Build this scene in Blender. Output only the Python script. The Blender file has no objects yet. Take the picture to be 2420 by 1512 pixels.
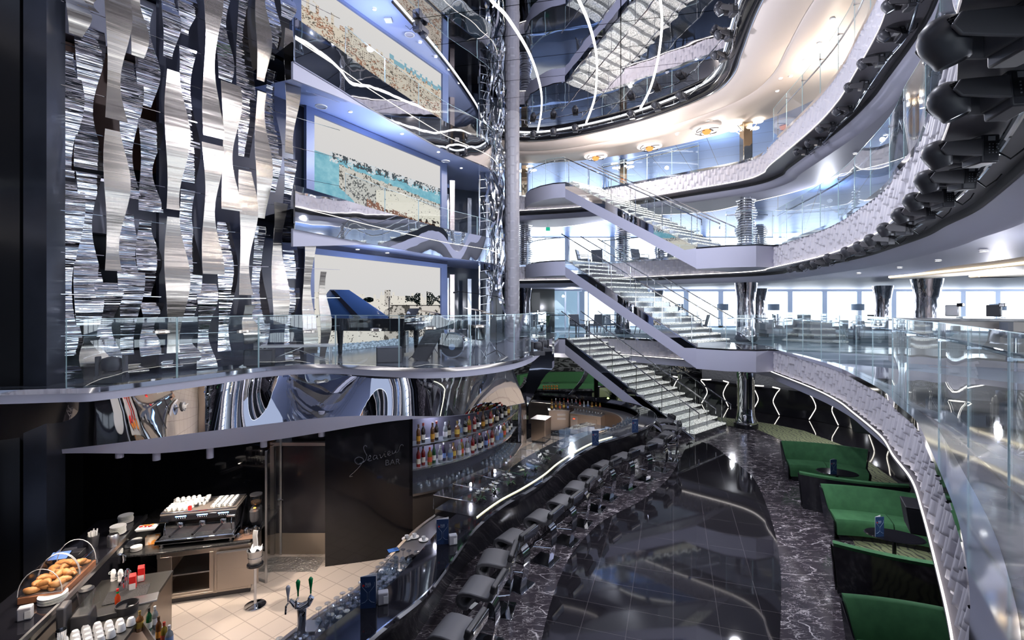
import bpy, math, random
import numpy as np
from mathutils import Vector, Matrix
random.seed(7)
PI = math.pi
SC = bpy.context.scene
COL = SC.collection

# ---------------------------------------------------------------- camera
# 17 mm lens, level camera standing 1.344 m above the promenade deck (z = 0)
F, CX, HY, ZC = 1150.0, 1210.0, 722.0, 1.344
DH = 3.2                                   # deck to deck height
cam_d = bpy.data.cameras.new('camera')
cam = bpy.data.objects.new('camera', cam_d)
COL.objects.link(cam)
cam.location = (0, 0, ZC)
cam.rotation_euler = (PI / 2, 0, 0)
cam_d.sensor_width = 36
cam_d.lens = 36 * F / 2420
cam_d.shift_y = -(756 - HY) / 2420
cam_d.clip_start = 0.05
cam_d.clip_end = 300
SC.camera = cam

# ---------------------------------------------------------------- world, exposure
w = bpy.data.worlds.new('daylight')
SC.world = w
w.use_nodes = True
w.node_tree.nodes['Background'].inputs[0].default_value = (0.62, 0.72, 1.0, 1)
w.node_tree.nodes['Background'].inputs[1].default_value = 0.55
vs = SC.view_settings
vs.view_transform = 'Standard'
vs.look = 'None'
vs.gamma = 1
vs.use_curve_mapping = False
vs.exposure = 0.5
SC.cycles.max_bounces = 9
SC.cycles.glossy_bounces = 5
SC.cycles.diffuse_bounces = 3
SC.cycles.transparent_max_bounces = 24
SC.cycles.transmission_bounces = 4
SC.cycles.sample_clamp_indirect = 6
SC.cycles.caustics_reflective = False
SC.cycles.caustics_refractive = False

def lamp(kind, loc, power, color=(1, 1, 1), size=0.3, rot=(0, 0, 0), spot=1.6, sy=None):
    d = bpy.data.lights.new('fill_and_downlight', kind)  # also used for the fill points added in mid-air
    d.energy = power
    d.color = color
    if kind == 'AREA':
        d.size = size
        if sy:
            d.shape = 'RECTANGLE'
            d.size_y = sy
    else:
        d.shadow_soft_size = size
    if kind == 'SPOT':
        d.spot_size = spot
        d.spot_blend = 0.6
    o = bpy.data.objects.new('fill_and_downlight', d)
    o.location = loc
    o.rotation_euler = rot
    COL.objects.link(o)
    return o

# fill points added in mid-air for the decks; spots over bar and lounge
for (x, y, z, p, c) in [
        (1.5, 13, 7.0, 560, (.86, .88, 1)), (1.5, 6, 7.0, 420, (.86, .88, 1)), (4.5, 18.5, 7.2, 240, (1, .9, .84)),
        (9, 13, 7.3, 200, (1, .86, .72)), (8.5, 20, 7.4, 180, (1, .88, .8)), (6.5, 6, 7.4, 90, (1, .86, .76)),
        (11, 8, 5.0, 130, (.86, .88, 1)), (11, 17, 5.0, 160, (.84, .88, 1)), (5, 24, 5.0, 160, (.84, .88, 1)),
        (7, 5, 1.7, 110, (.84, .88, 1)), (12, 12, 1.7, 180, (.9, .9, 1)), (3, 24.5, 1.9, 90, (.84, .88, 1)),
        (-3.1, 12.6, 5.2, 60, (.45, .58, 1)), (-3.4, 11.5, 5.0, 30, (.45, .58, 1)),
        (-3.1, 12.2, 2.2, 40, (.5, .62, 1)), (-1.2, 14.5, 2.2, 50, (.6, .7, 1)), (-3.2, 11.6, 7.5, 45, (.42, .55, 1)),
        ]:
    lamp('POINT', (x, y, z), p, c, 0.07)
for (x, y, p) in [(-4.8, 7.3, 130), (-5.5, 6.1, 75), (-3.4, 7.6, 70), (-1.9, 8.3, 30), (-4.9, 5.4, 40), (1.6, 14.4, 85), (.9, 13.2, 25), (2.9, 15.0, 60)]:
    lamp('SPOT', (x, y, -1.1), p, (1, .84, .68), 0.06, spot=2.2)
for (x, y, p) in [(4.6, 10, 130), (7.6, 11.5, 110), (6.6, 7.5, 90), (10.0, 15.5, 120), (2.4, 8.6, 90), (4, 21.5, 90), (-1, 18.5, 60), (1.0, 6.0, 60)]:
    lamp('SPOT', (x, y, -0.75), p, (.92, .92, 1), 0.12, spot=2.4)

# ---------------------------------------------------------------- pixel to place
def P(px, py, z):
    Y = (ZC - z) * F / (py - HY)
    return Vector(((px - CX) / F * Y, Y, z))

def Q(px, py, Y):
    return Vector(((px - CX) / F * Y, Y, ZC - (py - HY) / F * Y))

# ---------------------------------------------------------------- curves
def cr(pts, step=0.25, closed=False):
    """Catmull-Rom through 2-D or 3-D points, resampled evenly."""
    p = [np.array(q, float) for q in pts]
    n = len(p)
    out = []
    rng = n if closed else n - 1
    for i in range(rng):
        if closed:
            a, b, c, d = p[(i - 1) % n], p[i], p[(i + 1) % n], p[(i + 2) % n]
        else:
            a, b, c, d = p[max(i - 1, 0)], p[i], p[i + 1], p[min(i + 2, n - 1)]
        for k in range(24):
            t = k / 24
            out.append(.5 * (2 * b + (c - a) * t + (2 * a - 5 * b + 4 * c - d) * t * t + (3 * b - a - 3 * c + d) * t ** 3))
    out.append(p[0] if closed else p[-1])
    out = np.array(out)
    s = np.concatenate([[0], np.cumsum(np.linalg.norm(np.diff(out, axis=0), axis=1))])
    m = max(2, int(round(s[-1] / step)) + 1)
    u = np.linspace(0, s[-1], m)
    return np.stack([np.interp(u, s, out[:, j]) for j in range(out.shape[1])], 1)

def normals(c, center, inward=False):
    t = np.gradient(c[:, :2], axis=0)
    t /= np.linalg.norm(t, axis=1)[:, None] + 1e-9
    n = np.stack([t[:, 1], -t[:, 0]], 1)
    s = np.sum(n * (c[:, :2] - np.array(center)), axis=1)
    if np.sum(s > 0) < len(s) / 2:
        n = -n
    return -n if inward else n

def off(c, n, d):
    r = c.copy()
    r[:, :2] += n * (np.array(d)[:, None] if np.ndim(d) else d)
    return r

# ---------------------------------------------------------------- mesh builder
class MB:
    def __init__(s):
        s.v, s.f, s.M = [], [], Matrix()
        s.uv = None

    def at(s, loc=(0, 0, 0), rz=0, rx=0, ry=0, sc=1):
        s.M = Matrix.Translation(loc) @ Matrix.Rotation(rz, 4, 'Z') @ Matrix.Rotation(ry, 4, 'Y') @ Matrix.Rotation(rx, 4, 'X') @ Matrix.Scale(sc, 4)
        return s

    def add(s, vs_, fs):
        b = len(s.v)
        s.v += [tuple(s.M @ Vector(p)) for p in vs_]
        s.f += [tuple(b + i for i in q) for q in fs]
        return s

    def box(s, c, d, rz=0, taper=1):
        x, y, z = d[0] / 2, d[1] / 2, d[2] / 2
        ca, sa = math.cos(rz), math.sin(rz)
        vs_ = []
        for k in (-1, 1):
            t = taper if k > 0 else 1
            for (i, j) in ((-1, -1), (1, -1), (1, 1), (-1, 1)):
                a, b = i * x * t, j * y * t
                vs_.append((c[0] + a * ca - b * sa, c[1] + a * sa + b * ca, c[2] + k * z))
        return s.add(vs_, [(0, 3, 2, 1), (4, 5, 6, 7), (0, 1, 5, 4), (1, 2, 6, 5), (2, 3, 7, 6), (3, 0, 4, 7)])

    def lathe(s, prof, loc=(0, 0, 0), seg=20, cap=True, sx=1, sy=1):
        vs_, fs = [], []
        for (r, z) in prof:
            for k in range(seg):
                a = 2 * PI * k / seg
                vs_.append((loc[0] + r * sx * math.cos(a), loc[1] + r * sy * math.sin(a), loc[2] + z))
        n = len(prof)
        for i in range(n - 1):
            for k in range(seg):
                k2 = (k + 1) % seg
                fs.append((i * seg + k, i * seg + k2, (i + 1) * seg + k2, (i + 1) * seg + k))
        if cap:
            if prof[0][0] > 1e-4:
                fs.append(tuple(range(seg))[::-1])
            if prof[-1][0] > 1e-4:
                fs.append(tuple((n - 1) * seg + k for k in range(seg)))
        return s.add(vs_, fs)

    def tube(s, pts, r, seg=8, closed=False, flat=1.0):
        pts = [Vector(p) for p in pts]
        n = len(pts)
        vs_, fs = [], []
        up = Vector((0, 0, 1))
        for i, p in enumerate(pts):
            a = pts[(i - 1) % n] if (closed or i > 0) else p
            b = pts[(i + 1) % n] if (closed or i < n - 1) else p
            t = (b - a).normalized() if (b - a).length > 1e-7 else Vector((1, 0, 0))
            u = t.cross(up)
            if u.length < 1e-3:
                u = t.cross(Vector((1, 0, 0)))
            u.normalize()
            v = u.cross(t).normalized()
            rr = r[i] if isinstance(r, (list, tuple)) else r
            for k in range(seg):
                an = 2 * PI * k / seg + PI / seg
                vs_.append(p + u * rr * math.cos(an) + v * rr * flat * math.sin(an))
        for i in range(n if closed else n - 1):
            j = (i + 1) % n
            for k in range(seg):
                k2 = (k + 1) % seg
                fs.append((i * seg + k, i * seg + k2, j * seg + k2, j * seg + k))
        if not closed:
            fs.append(tuple(range(seg))[::-1])
            fs.append(tuple((n - 1) * seg + k for k in range(seg)))
        return s.add(vs_, fs)

    def prism(s, poly, z0, z1):
        n = len(poly)
        vs_ = [(p[0], p[1], z0) for p in poly] + [(p[0], p[1], z1) for p in poly]
        fs = [tuple(range(n))[::-1], tuple(range(n, 2 * n))]
        fs += [(i, (i + 1) % n, n + (i + 1) % n, n + i) for i in range(n)]
        return s.add(vs_, fs)

    def slab(s, poly3, d):
        """a 3-D polygon thickened by the vector d"""
        n = len(poly3)
        d = Vector(d)
        vs_ = [Vector(p) for p in poly3] + [Vector(p) + d for p in poly3]
        fs = [tuple(range(n))[::-1], tuple(range(n, 2 * n))]
        fs += [(i, (i + 1) % n, n + (i + 1) % n, n + i) for i in range(n)]
        return s.add(vs_, fs)

    def grid(s, rows, close=False):
        n, m = len(rows), len(rows[0])
        vs_ = [tuple(p) for r in rows for p in r]
        fs = []
        for i in range(n - 1 + (1 if close else 0)):
            j = (i + 1) % n
            for k in range(m - 1):
                fs.append((i * m + k, i * m + k + 1, j * m + k + 1, j * m + k))
        return s.add(vs_, fs)

    def strip(s, ca, za, cb, zb):
        """a band between two curves (2-D arrays) at heights za and zb (numbers or arrays)"""
        za = np.full(len(ca), za) if np.ndim(za) == 0 else za
        zb = np.full(len(cb), zb) if np.ndim(zb) == 0 else zb
        A = [(ca[i][0], ca[i][1], za[i]) for i in range(len(ca))]
        B = [(cb[i][0], cb[i][1], zb[i]) for i in range(len(cb))]
        return s.grid([A, B])

    def band(s, c, n, d0, d1, z0, z1):
        """closed rectangular section swept on a curve"""
        a, b = off(c, n, d0), off(c, n, d1)
        L = len(c)
        def row(q, z):
            return [(q[i][0], q[i][1], z if np.ndim(z) == 0 else z[i]) for i in range(L)]
        s.grid([row(a, z0), row(b, z0), row(b, z1), row(a, z1)], close=True)
        m = len(s.v) - 4 * L
        s.f.append((m, m + L, m + 2 * L, m + 3 * L))
        s.f.append((m + L - 1, m + 4 * L - 1, m + 3 * L - 1, m + 2 * L - 1))
        return s

    def path(s, prof, th, width, axis='y'):
        """sheet of thickness th along a profile in x,z; extruded along y"""
        p = [Vector((a, b)) for a, b in prof]
        n = len(p)
        up, dn = [], []
        for i in range(n):
            a, b = p[max(i - 1, 0)], p[min(i + 1, n - 1)]
            t = (b - a).normalized()
            nn = Vector((-t.y, t.x))
            up.append(p[i] + nn * th / 2)
            dn.append(p[i] - nn * th / 2)
        h = width / 2
        rows = [[(q.x, -h, q.y) for q in up], [(q.x, h, q.y) for q in up], [(q.x, h, q.y) for q in dn], [(q.x, -h, q.y) for q in dn]]
        s.grid(rows, close=True)
        m = len(s.v) - 4 * n
        s.f.append((m, m + n, m + 2 * n, m + 3 * n))
        s.f.append((m + n - 1, m + 4 * n - 1, m + 3 * n - 1, m + 2 * n - 1))
        return s

    def build(s, name, mat, parent=None, smooth=30, bevel=0, kind=None):
        me = bpy.data.meshes.new(name)
        me.from_pydata(s.v, [], s.f)
        me.materials.append(mat)
        if smooth:
            me.shade_smooth()
            me.set_sharp_from_angle(angle=math.radians(smooth))
        o = bpy.data.objects.new(name, me)
        COL.objects.link(o)
        if parent:
            o.parent = parent
        if bevel:
            b = o.modifiers.new('bevel', 'BEVEL')
            b.width = bevel
            b.segments = 2
            b.limit_method = 'ANGLE'
        if kind:
            o['kind'] = kind
        return o

def empty(name, loc=(0, 0, 0), rz=0):
    o = bpy.data.objects.new(name, None)
    o.location = loc
    o.rotation_euler = (0, 0, rz)
    COL.objects.link(o)
    return o

def tag(o, label, cat, group=None, kind=None):
    if len(label.replace('-', ' ').split()) > 16:
        print('LONG', label)
    o['label'] = label
    o['category'] = cat
    if group:
        o['group'] = group
    if kind:
        o['kind'] = kind
    return o

def dup(o, loc=None, rot=None, label=None, parent=None):
    c = o.copy()
    COL.objects.link(c)
    if parent:
        c.parent = parent
    if loc is not None:
        c.location = loc
    if rot is not None:
        c.rotation_euler = rot
    if label:
        c['label'] = label
    for ch in list(KIDS.get(o.name, [])) if False else [k for k in o.children]:
        dup(ch, parent=c)
    return c
KIDS = {}
OLD = ['first', 'second', 'third', 'fourth', 'fifth', 'sixth', 'seventh', 'eighth', 'ninth', 'tenth', 'eleventh', 'twelfth', 'thirteenth',
       'fourteenth', 'fifteenth', 'sixteenth', 'seventeenth', 'eighteenth', 'nineteenth', 'twentieth', 'twenty-first', 'twenty-second', 'twenty-third', 'twenty-fourth',
       'twenty-fifth', 'twenty-sixth', 'twenty-seventh', 'twenty-eighth', 'twenty-ninth', 'thirtieth', 'thirty-first', 'thirty-second', 'thirty-third', 'thirty-fourth']

# ---------------------------------------------------------------- materials
def ribbon_mat(name, col, rough, scale, strength, detail):
    m, n, l = newmat(name)
    b = n['Principled BSDF']
    b.inputs['Base Color'].default_value = (*col, 1)
    b.inputs['Roughness'].default_value = rough
    b.inputs['Metallic'].default_value = 1
    tc = n.new('ShaderNodeTexCoord')
    oi = n.new('ShaderNodeObjectInfo')
    mp = n.new('ShaderNodeMapping')
    mp.inputs['Scale'].default_value = (.35, .35, 5)
    ad = n.new('ShaderNodeVectorMath')
    ad.operation = 'MULTIPLY_ADD'
    ad.inputs[1].default_value = (40, 40, 40)
    l.new(oi.outputs['Random'], ad.inputs[0])
    l.new(tc.outputs['Object'], mp.inputs[0])
    l.new(mp.outputs[0], ad.inputs[2])
    t = n.new('ShaderNodeTexNoise')
    t.inputs['Scale'].default_value = scale
    t.inputs['Detail'].default_value = detail
    l.new(ad.outputs[0], t.inputs[0])
    bp = n.new('ShaderNodeBump')
    bp.inputs['Strength'].default_value = strength
    bp.inputs['Distance'].default_value = .05
    l.new(t.outputs[0], bp.inputs['Height'])
    l.new(bp.outputs[0], b.inputs['Normal'])
    return m

def newmat(name):
    m = bpy.data.materials.new(name)
    m.use_nodes = True
    return m, m.node_tree.nodes, m.node_tree.links

def mat(name, col, rough=.5, metal=0, emit=0, ecol=None, bump=None, spec=.5, coat=0, aniso=0, mott=None):
    """bump=(scale, strength[, stretch xyz]); mott=(scale, colour2, lo, hi)"""
    m, n, l = newmat(name)
    b = n['Principled BSDF']
    b.inputs['Base Color'].default_value = (*col, 1)
    b.inputs['Roughness'].default_value = rough
    b.inputs['Metallic'].default_value = metal
    b.inputs['Specular IOR Level'].default_value = spec
    b.inputs['Coat Weight'].default_value = coat
    b.inputs['Anisotropic'].default_value = aniso
    if emit:
        b.inputs['Emission Color'].default_value = (*(ecol or col), 1)
        b.inputs['Emission Strength'].default_value = emit
    if bump or mott:
        tc = n.new('ShaderNodeTexCoord')
        mp = n.new('ShaderNodeMapping')
        l.new(tc.outputs['Object'], mp.inputs[0])
        if bump and len(bump) > 2:
            mp.inputs['Scale'].default_value = bump[2]
    if bump:
        t = n.new('ShaderNodeTexNoise')
        t.inputs['Scale'].default_value = bump[0]
        t.inputs['Detail'].default_value = 2
        l.new(mp.outputs[0], t.inputs[0])
        bp = n.new('ShaderNodeBump')
        bp.inputs['Strength'].default_value = bump[1]
        bp.inputs['Distance'].default_value = .05
        l.new(t.outputs[0], bp.inputs['Height'])
        l.new(bp.outputs[0], b.inputs['Normal'])
    if mott:
        t = n.new('ShaderNodeTexNoise')
        t.inputs['Scale'].default_value = mott[0]
        t.inputs['Detail'].default_value = 4
        l.new(tc.outputs['Object'], t.inputs[0])
        r = n.new('ShaderNodeValToRGB')
        r.color_ramp.elements[0].position = mott[2]
        r.color_ramp.elements[1].position = mott[3]
        r.color_ramp.elements[0].color = (*col, 1)
        r.color_ramp.elements[1].color = (*mott[1], 1)
        l.new(t.outputs[0], r.inputs[0])
        l.new(r.outputs[0], b.inputs['Base Color'])
    return m

def glass_mat(name, tint=(.9, .96, 1), fr=1.45, rough=.0, base=.0, refl=(.95, .98, 1)):
    """thin clear pane: see-through with a fresnel reflection"""
    m, n, l = newmat(name)
    n.remove(n['Principled BSDF'])
    out = n['Material Output']
    tr = n.new('ShaderNodeBsdfTransparent')
    tr.inputs[0].default_value = (*tint, 1)
    gl = n.new('ShaderNodeBsdfGlossy')
    gl.inputs['Roughness'].default_value = rough
    gl.inputs['Color'].default_value = (*refl, 1)
    f = n.new('ShaderNodeFresnel')
    gm = n.new('ShaderNodeNewGeometry')
    mr = n.new('ShaderNodeMapRange')
    mr.inputs[3].default_value = fr
    mr.inputs[4].default_value = 1 / fr
    l.new(gm.outputs['Backfacing'], mr.inputs[0])
    l.new(mr.outputs[0], f.inputs[0])
    ad = n.new('ShaderNodeMath')
    ad.operation = 'ADD'
    ad.use_clamp = True
    ad.inputs[1].default_value = base
    l.new(f.outputs[0], ad.inputs[0])
    mx = n.new('ShaderNodeMixShader')
    l.new(ad.outputs[0], mx.inputs[0])
    l.new(tr.outputs[0], mx.inputs[1])
    l.new(gl.outputs[0], mx.inputs[2])
    l.new(mx.outputs[0], out.inputs[0])
    return m

def emis(name, col, st):
    m, n, l = newmat(name)
    n.remove(n['Principled BSDF'])
    e = n.new('ShaderNodeEmission')
    e.inputs[0].default_value = (*col, 1)
    e.inputs[1].default_value = st
    l.new(e.outputs[0], n['Material Output'].inputs[0])
    return m

def tiles_mat(name, col, joint, size, rough, ang=0, jw=.012, metal=0, mott=None, ratio=1.0, spec=.5, veins=None):
    """tiles with thin joints, in object space"""
    m, n, l = newmat(name)
    b = n['Principled BSDF']
    b.inputs['Roughness'].default_value = rough
    b.inputs['Metallic'].default_value = metal
    b.inputs['Specular IOR Level'].default_value = spec
    tc = n.new('ShaderNodeTexCoord')
    mp = n.new('ShaderNodeMapping')
    mp.inputs['Rotation'].default_value = (0, 0, ang)
    l.new(tc.outputs['Object'], mp.inputs[0])
    br = n.new('ShaderNodeTexBrick')
    br.offset = 0
    br.inputs['Scale'].default_value = 1
    br.inputs['Mortar Size'].default_value = jw
    br.inputs['Mortar Smooth'].default_value = .2
    br.inputs['Brick Width'].default_value = size
    br.inputs['Row Height'].default_value = size * ratio
    br.inputs['Color1'].default_value = (*col, 1)
    br.inputs['Color2'].default_value = (*(mott or col), 1)
    br.inputs['Mortar'].default_value = (*joint, 1)
    l.new(mp.outputs[0], br.inputs[0])
    src = br.outputs[0]
    if veins:
        src = add_veins(n, l, tc, src, *veins)
    l.new(src, b.inputs['Base Color'])
    return m

def add_veins(n, l, tc, src, vcol, scale, amount):
    """crackle of pale stone veins laid over a colour"""
    cur = src
    for k, (sc_, th, rot, st) in enumerate([(scale, .03, .7, (1, 2.6, 1)), (scale * 1.9, .035, -.5, (1, 3.2, 1)), (scale * .6, .022, 1.3, (1, 2.0, 1))]):
        mp = n.new('ShaderNodeMapping')
        mp.inputs['Rotation'].default_value = (0.3, 0.2, rot)
        mp.inputs['Scale'].default_value = st
        l.new(tc.outputs['Object'], mp.inputs[0])
        nz = n.new('ShaderNodeTexNoise')
        nz.inputs['Scale'].default_value = sc_ * 1.5
        nz.inputs['Detail'].default_value = 3
        l.new(mp.outputs[0], nz.inputs[0])
        ad = n.new('ShaderNodeVectorMath')
        ad.operation = 'MULTIPLY_ADD'
        ad.inputs[1].default_value = (.5, .5, .5)
        l.new(nz.outputs['Color'], ad.inputs[0])
        l.new(mp.outputs[0], ad.inputs[2])
        vo = n.new('ShaderNodeTexVoronoi')
        vo.feature = 'DISTANCE_TO_EDGE'
        vo.inputs['Scale'].default_value = sc_
        l.new(ad.outputs[0], vo.inputs[0])
        r = n.new('ShaderNodeMapRange')
        r.inputs[1].default_value = 0
        r.inputs[2].default_value = th
        r.inputs[3].default_value = 1
        r.inputs[4].default_value = 0
        l.new(vo.outputs[0], r.inputs[0])
        n2 = n.new('ShaderNodeTexNoise')
        n2.inputs['Scale'].default_value = sc_ * .9 + k
        n2.inputs['Detail'].default_value = 2
        l.new(tc.outputs['Object'], n2.inputs[0])
        r2 = n.new('ShaderNodeMapRange')
        r2.inputs[1].default_value = .45
        r2.inputs[2].default_value = .65
        r2.inputs[4].default_value = amount
        l.new(n2.outputs[0], r2.inputs[0])
        mu = n.new('ShaderNodeMath')
        mu.operation = 'MULTIPLY'
        l.new(r.outputs[0], mu.inputs[0])
        l.new(r2.outputs[0], mu.inputs[1])
        mx = n.new('ShaderNodeMixRGB')
        mx.inputs[2].default_value = (*vcol, 1)
        l.new(mu.outputs[0], mx.inputs[0])
        l.new(cur, mx.inputs[1])
        cur = mx.outputs[0]
    return cur

LIL = mat('lilac_white_paint', (.50, .50, .62), .5)
CREAM = mat('cream_plaster', (.82, .72, .66), .6)
SOFBLUE = mat('soffit_with_blue_light', (.42, .5, .78), .4)  # blue glow of screens and LEDs put into the soffit colour
CHROME = mat('polished_chrome', (.78, .8, .84), .06, 1)
CHROME_W = mat('rippled_chrome', (.8, .82, .87), .05, 1, bump=(3, .45))
STEEL = mat('brushed_steel', (.62, .62, .64), .28, 1)
WARMSTEEL = mat('bar_stainless_steel', (.55, .48, .42), .35, 1)
MIRROR = mat('wavy_mirror', (.74, .76, .80), .02, 1, bump=(1.1, .05))
BLACK = mat('black_lacquer', (.012, .012, .016), .12)
MATTE = mat('matt_black', (.02, .02, .024), .5)
DKGREY = mat('dark_grey', (.06, .06, .07), .4)
LED = emis('white_led', (1, .93, .88), 3.5)
LEDC = emis('cool_led', (.9, .94, 1), 2.2)
WINDOW = emis('daylight_pane', (.86, .93, 1), 3.6)
GLASS = glass_mat('balustrade_glass', (.96, .982, .99), 1.45, 0, .01)
GLASSC = glass_mat('clearest_glass', (.975, .99, .995), 1.3, 0, .006)
ACRYL = glass_mat('clear_acrylic', (.97, .98, .99), 1.3, 0, .02)
GLASS2 = glass_mat('clear_glass', (.97, .985, .99), 1.4, 0, .015)
GEDGE = mat('green_glass_edge', (.55, .74, .78), .15, 0, spec=.8)
WHITE = mat('white_china', (.85, .85, .85), .2)
NAVY = mat('navy_card', (.02, .05, .14), .5)
GREEN = mat('green_velvet', (.03, .12, .045), .85, mott=(6, (.045, .16, .06), .35, .7))
REDM = mat('red_print', (.6, .02, .02), .4)
GREYLEA = mat('charcoal_leather', (.12, .118, .125), .42)
for (x, y, z, p, c) in [(5.5, 23.5, -.9, 60, (.9, .92, 1)), (1.5, 22.0, -.9, 60, (1, .95, .85)), (9.5, 21, -.9, 60, (.9, .92, 1)), (10.5, 16, -.9, 60, (.9, .92, 1)),
                        (7.3, 3.2, 1.9, 40, (.84, .88, 1)), (5.2, 2.0, 1.9, 30, (.84, .88, 1))]:
    lamp('POINT', (x, y, z), p, c, .07)  # points added to brighten the back lounge and near promenade
for (x, y, z, p) in [(2.6, 7.0, 1.2, 60), (3.4, 12.5, 1.4, 70), (4.2, 8.5, 4.6, 70), (4.5, 13.5, 4.6, 70)]:
    lamp('POINT', (x, y, z), p, (.86, .88, 1), .08)  # bare points added in the void to brighten soffits and balcony fronts

# ================================================================ THE ATRIUM SHELL
CEN = (1.0, 9.0)
RING = cr([(-.2, 22.6), (2.2, 21.9), (3.5, 21.3), (4.8, 20.2), (6.7, 18.4), (8.1, 17.0), (8.35, 16), (8.1, 15.1), (7.5, 12), (7.05, 10.4), (6.6, 9.3),
           (5.85, 7.6), (5.25, 6.57), (4.75, 5.66), (4.15, 4.8), (3.38, 3.75), (2.76, 2.93), (2.21, 2.28), (1.88, 1.93), (1.45, 1.5), (.2, .95),
           (-1.2, .7), (-3.5, 1.0), (-6, 2.5), (-7.7, 4.4), (-8.2, 6.0)], .1)
RN = normals(RING, CEN)
WX0, WX1, WY0, WY1 = -12.0, 34.0, -9.0, 30.0

def far_edge(c):
    """the same points carried outward to the ship's sides"""
    out = []
    for x, y in c:
        d = np.array([x - CEN[0], y - CEN[1]])
        t = 1e9
        if abs(d[0]) > 1e-6:
            t = min(t, ((WX1 if d[0] > 0 else WX0) - CEN[0]) / d[0])
        if abs(d[1]) > 1e-6:
            t = min(t, ((WY1 if d[1] > 0 else WY0) - CEN[1]) / d[1])
        out.append((CEN[0] + d[0] * t, CEN[1] + d[1] * t))
    return np.array(out)

FARE = far_edge(RING)
CARPET, cn_, cl_ = newmat('blue_grey_carpet')
def build_carpet():
    n, l = cn_, cl_
    b = n['Principled BSDF']
    b.inputs['Roughness'].default_value = .75
    tc = n.new('ShaderNodeTexCoord')
    mp = n.new('ShaderNodeMapping')
    mp.inputs['Scale'].default_value = (.35, 1, 1)
    mp.inputs['Rotation'].default_value = (0, 0, .3)
    l.new(tc.outputs['Object'], mp.inputs[0])
    v = n.new('ShaderNodeTexVoronoi')
    v.inputs['Scale'].default_value = 1.5
    l.new(mp.outputs[0], v.inputs[0])
    r = n.new('ShaderNodeValToRGB')
    e = r.color_ramp.elements
    e[0].color = (.20, .30, .34, 1)
    e[1].color = (.50, .60, .64, 1)
    e[0].position = .45
    e[1].position = .5
    l.new(v.outputs['Color'], r.inputs[0])
    l.new(r.outputs[0], b.inputs['Base Color'])
build_carpet()
POLISHED = mat('polished_grey_stone', (.08, .085, .095), .04, 0, bump=(1.2, .04), coat=.6, spec=.8, mott=(1.2, (.34, .32, .31), .45, .6))
MARBLE = tiles_mat('dark_veined_marble', (.040, .034, .042), (.02, .018, .02), 1.2, .12, .75, .004, veins=((.62, .58, .6), 2.3, .9), spec=.6)
BTILE = tiles_mat('black_polished_tile', (.012, .011, .014), (.05, .045, .05), .62, .045, .32, .006, spec=.7)
BEIGE = tiles_mat('beige_galley_tile', (.52, .45, .40), (.33, .28, .25), .33, .5, .55, .008, mott=(.48, .42, .38))
BLUECEIL = tiles_mat('blue_metal_ceiling_panels', (.13, .25, .58), (.03, .05, .12), 1.3, .36, .5, .014, metal=.5)
WOOD5 = mat('glossy_dark_deck', (.06, .062, .07), .12)

def tag_s(o):
    o['kind'] = 'structure'
    return o

# padded fascia: staggered leaf-shaped scales on the balcony fronts
PADM = mat('padded_white_scales', (.56, .54, .59), .5)
def fascia(c, n, ztop, zbot, name):
    c = c.copy()
    s = np.concatenate([[0], np.cumsum(np.linalg.norm(np.diff(c, axis=0), axis=1))])
    L = s[-1]
    su = np.arange(0, L, .024)
    x = np.interp(su, s, c[:, 0]); y = np.interp(su, s, c[:, 1])
    nx = np.interp(su, s, n[:, 0]); ny = np.interp(su, s, n[:, 1])
    zs = np.linspace(ztop, zbot, 25)
    W = .112
    rows = []
    for z in zs:
        v = (ztop - z)
        col = np.floor(su / W)
        u = su / W - col
        ph = np.modf(np.abs(np.sin(col * 12.9898) * 43758.5))[0] * .5 + (col % 2) * .5
        t = np.modf(v / .42 + ph)[0]
        d = .004 + .07 * t ** 1.1 * np.sin(PI * np.clip(u * .94 + .03, 0, 1)) ** .8
        rows.append([(x[i] - nx[i] * d[i], y[i] - ny[i] * d[i], z) for i in range(len(su))])
    m = MB().grid(rows)
    return tag_s(m.build(name, PADM, smooth=75))

TN = [0]
LEDGE = mat('dark_grey_ledge', (.16, .15, .17), .35)
def trim(m, mt, smooth=40):
    TN[0] += 1
    return tag_s(m.build('trim_%d' % TN[0], mt, smooth=smooth))

def idx(y0=None, x=None):
    return None

# stretches of the ring
sL = np.concatenate([[0], np.cumsum(np.linalg.norm(np.diff(RING, axis=0), axis=1))])
i_land = int(np.argmin(np.hypot(RING[:, 0] - 3.2, RING[:, 1] - 21.5)))
i_a = int(np.argmin(np.hypot(RING[:, 0] - 8.1, RING[:, 1] - 15.2)))
for lev in (0, 1, 2):
    zd = lev * DH
    # walkway surface
    trim(MB().band(RING, RN, -.05, .10, zd - .07, zd + .015), CHROME)
    fascia(RING, RN, zd - .07, zd - .66, 'trim_%d' % (20 + lev))
    trim(MB().band(RING, RN, -.09, .45 if lev else .3, zd - .73, zd - .70), LEDGE)
    trim(MB().band(RING, RN, -.088, -.078, zd - .70, zd - .68), LED)
    trim(MB().band(RING, RN, *((.44, .47) if lev else (.16, .3)), zd - (.82 if lev else 1.0), zd - .72), MATTE if lev else LIL)
    # painted soffit edge
    A, B_, C_ = off(RING, RN, .46), off(RING, RN, .62), off(RING, RN, .8)
    if lev:
        trim(MB().grid([[(p[0], p[1], z) for p in q] for q, z in ((A, zd - .80), (B_, zd - .96), (C_, zd - 1.0))]), LIL, 60)
    else:
        trim(MB().band(RING, RN, .12, .2, zd - 1.0, zd - .73), LIL)
    fl = MB().strip(off(RING, RN, .1), zd, FARE, zd).build('floor', [CARPET, WOOD5, WOOD5][lev])
    tag_s(fl)
    tag_s(MB().strip(off(RING, RN, .15), zd - .25, FARE, zd - .25).build('floor', MATTE))

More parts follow.
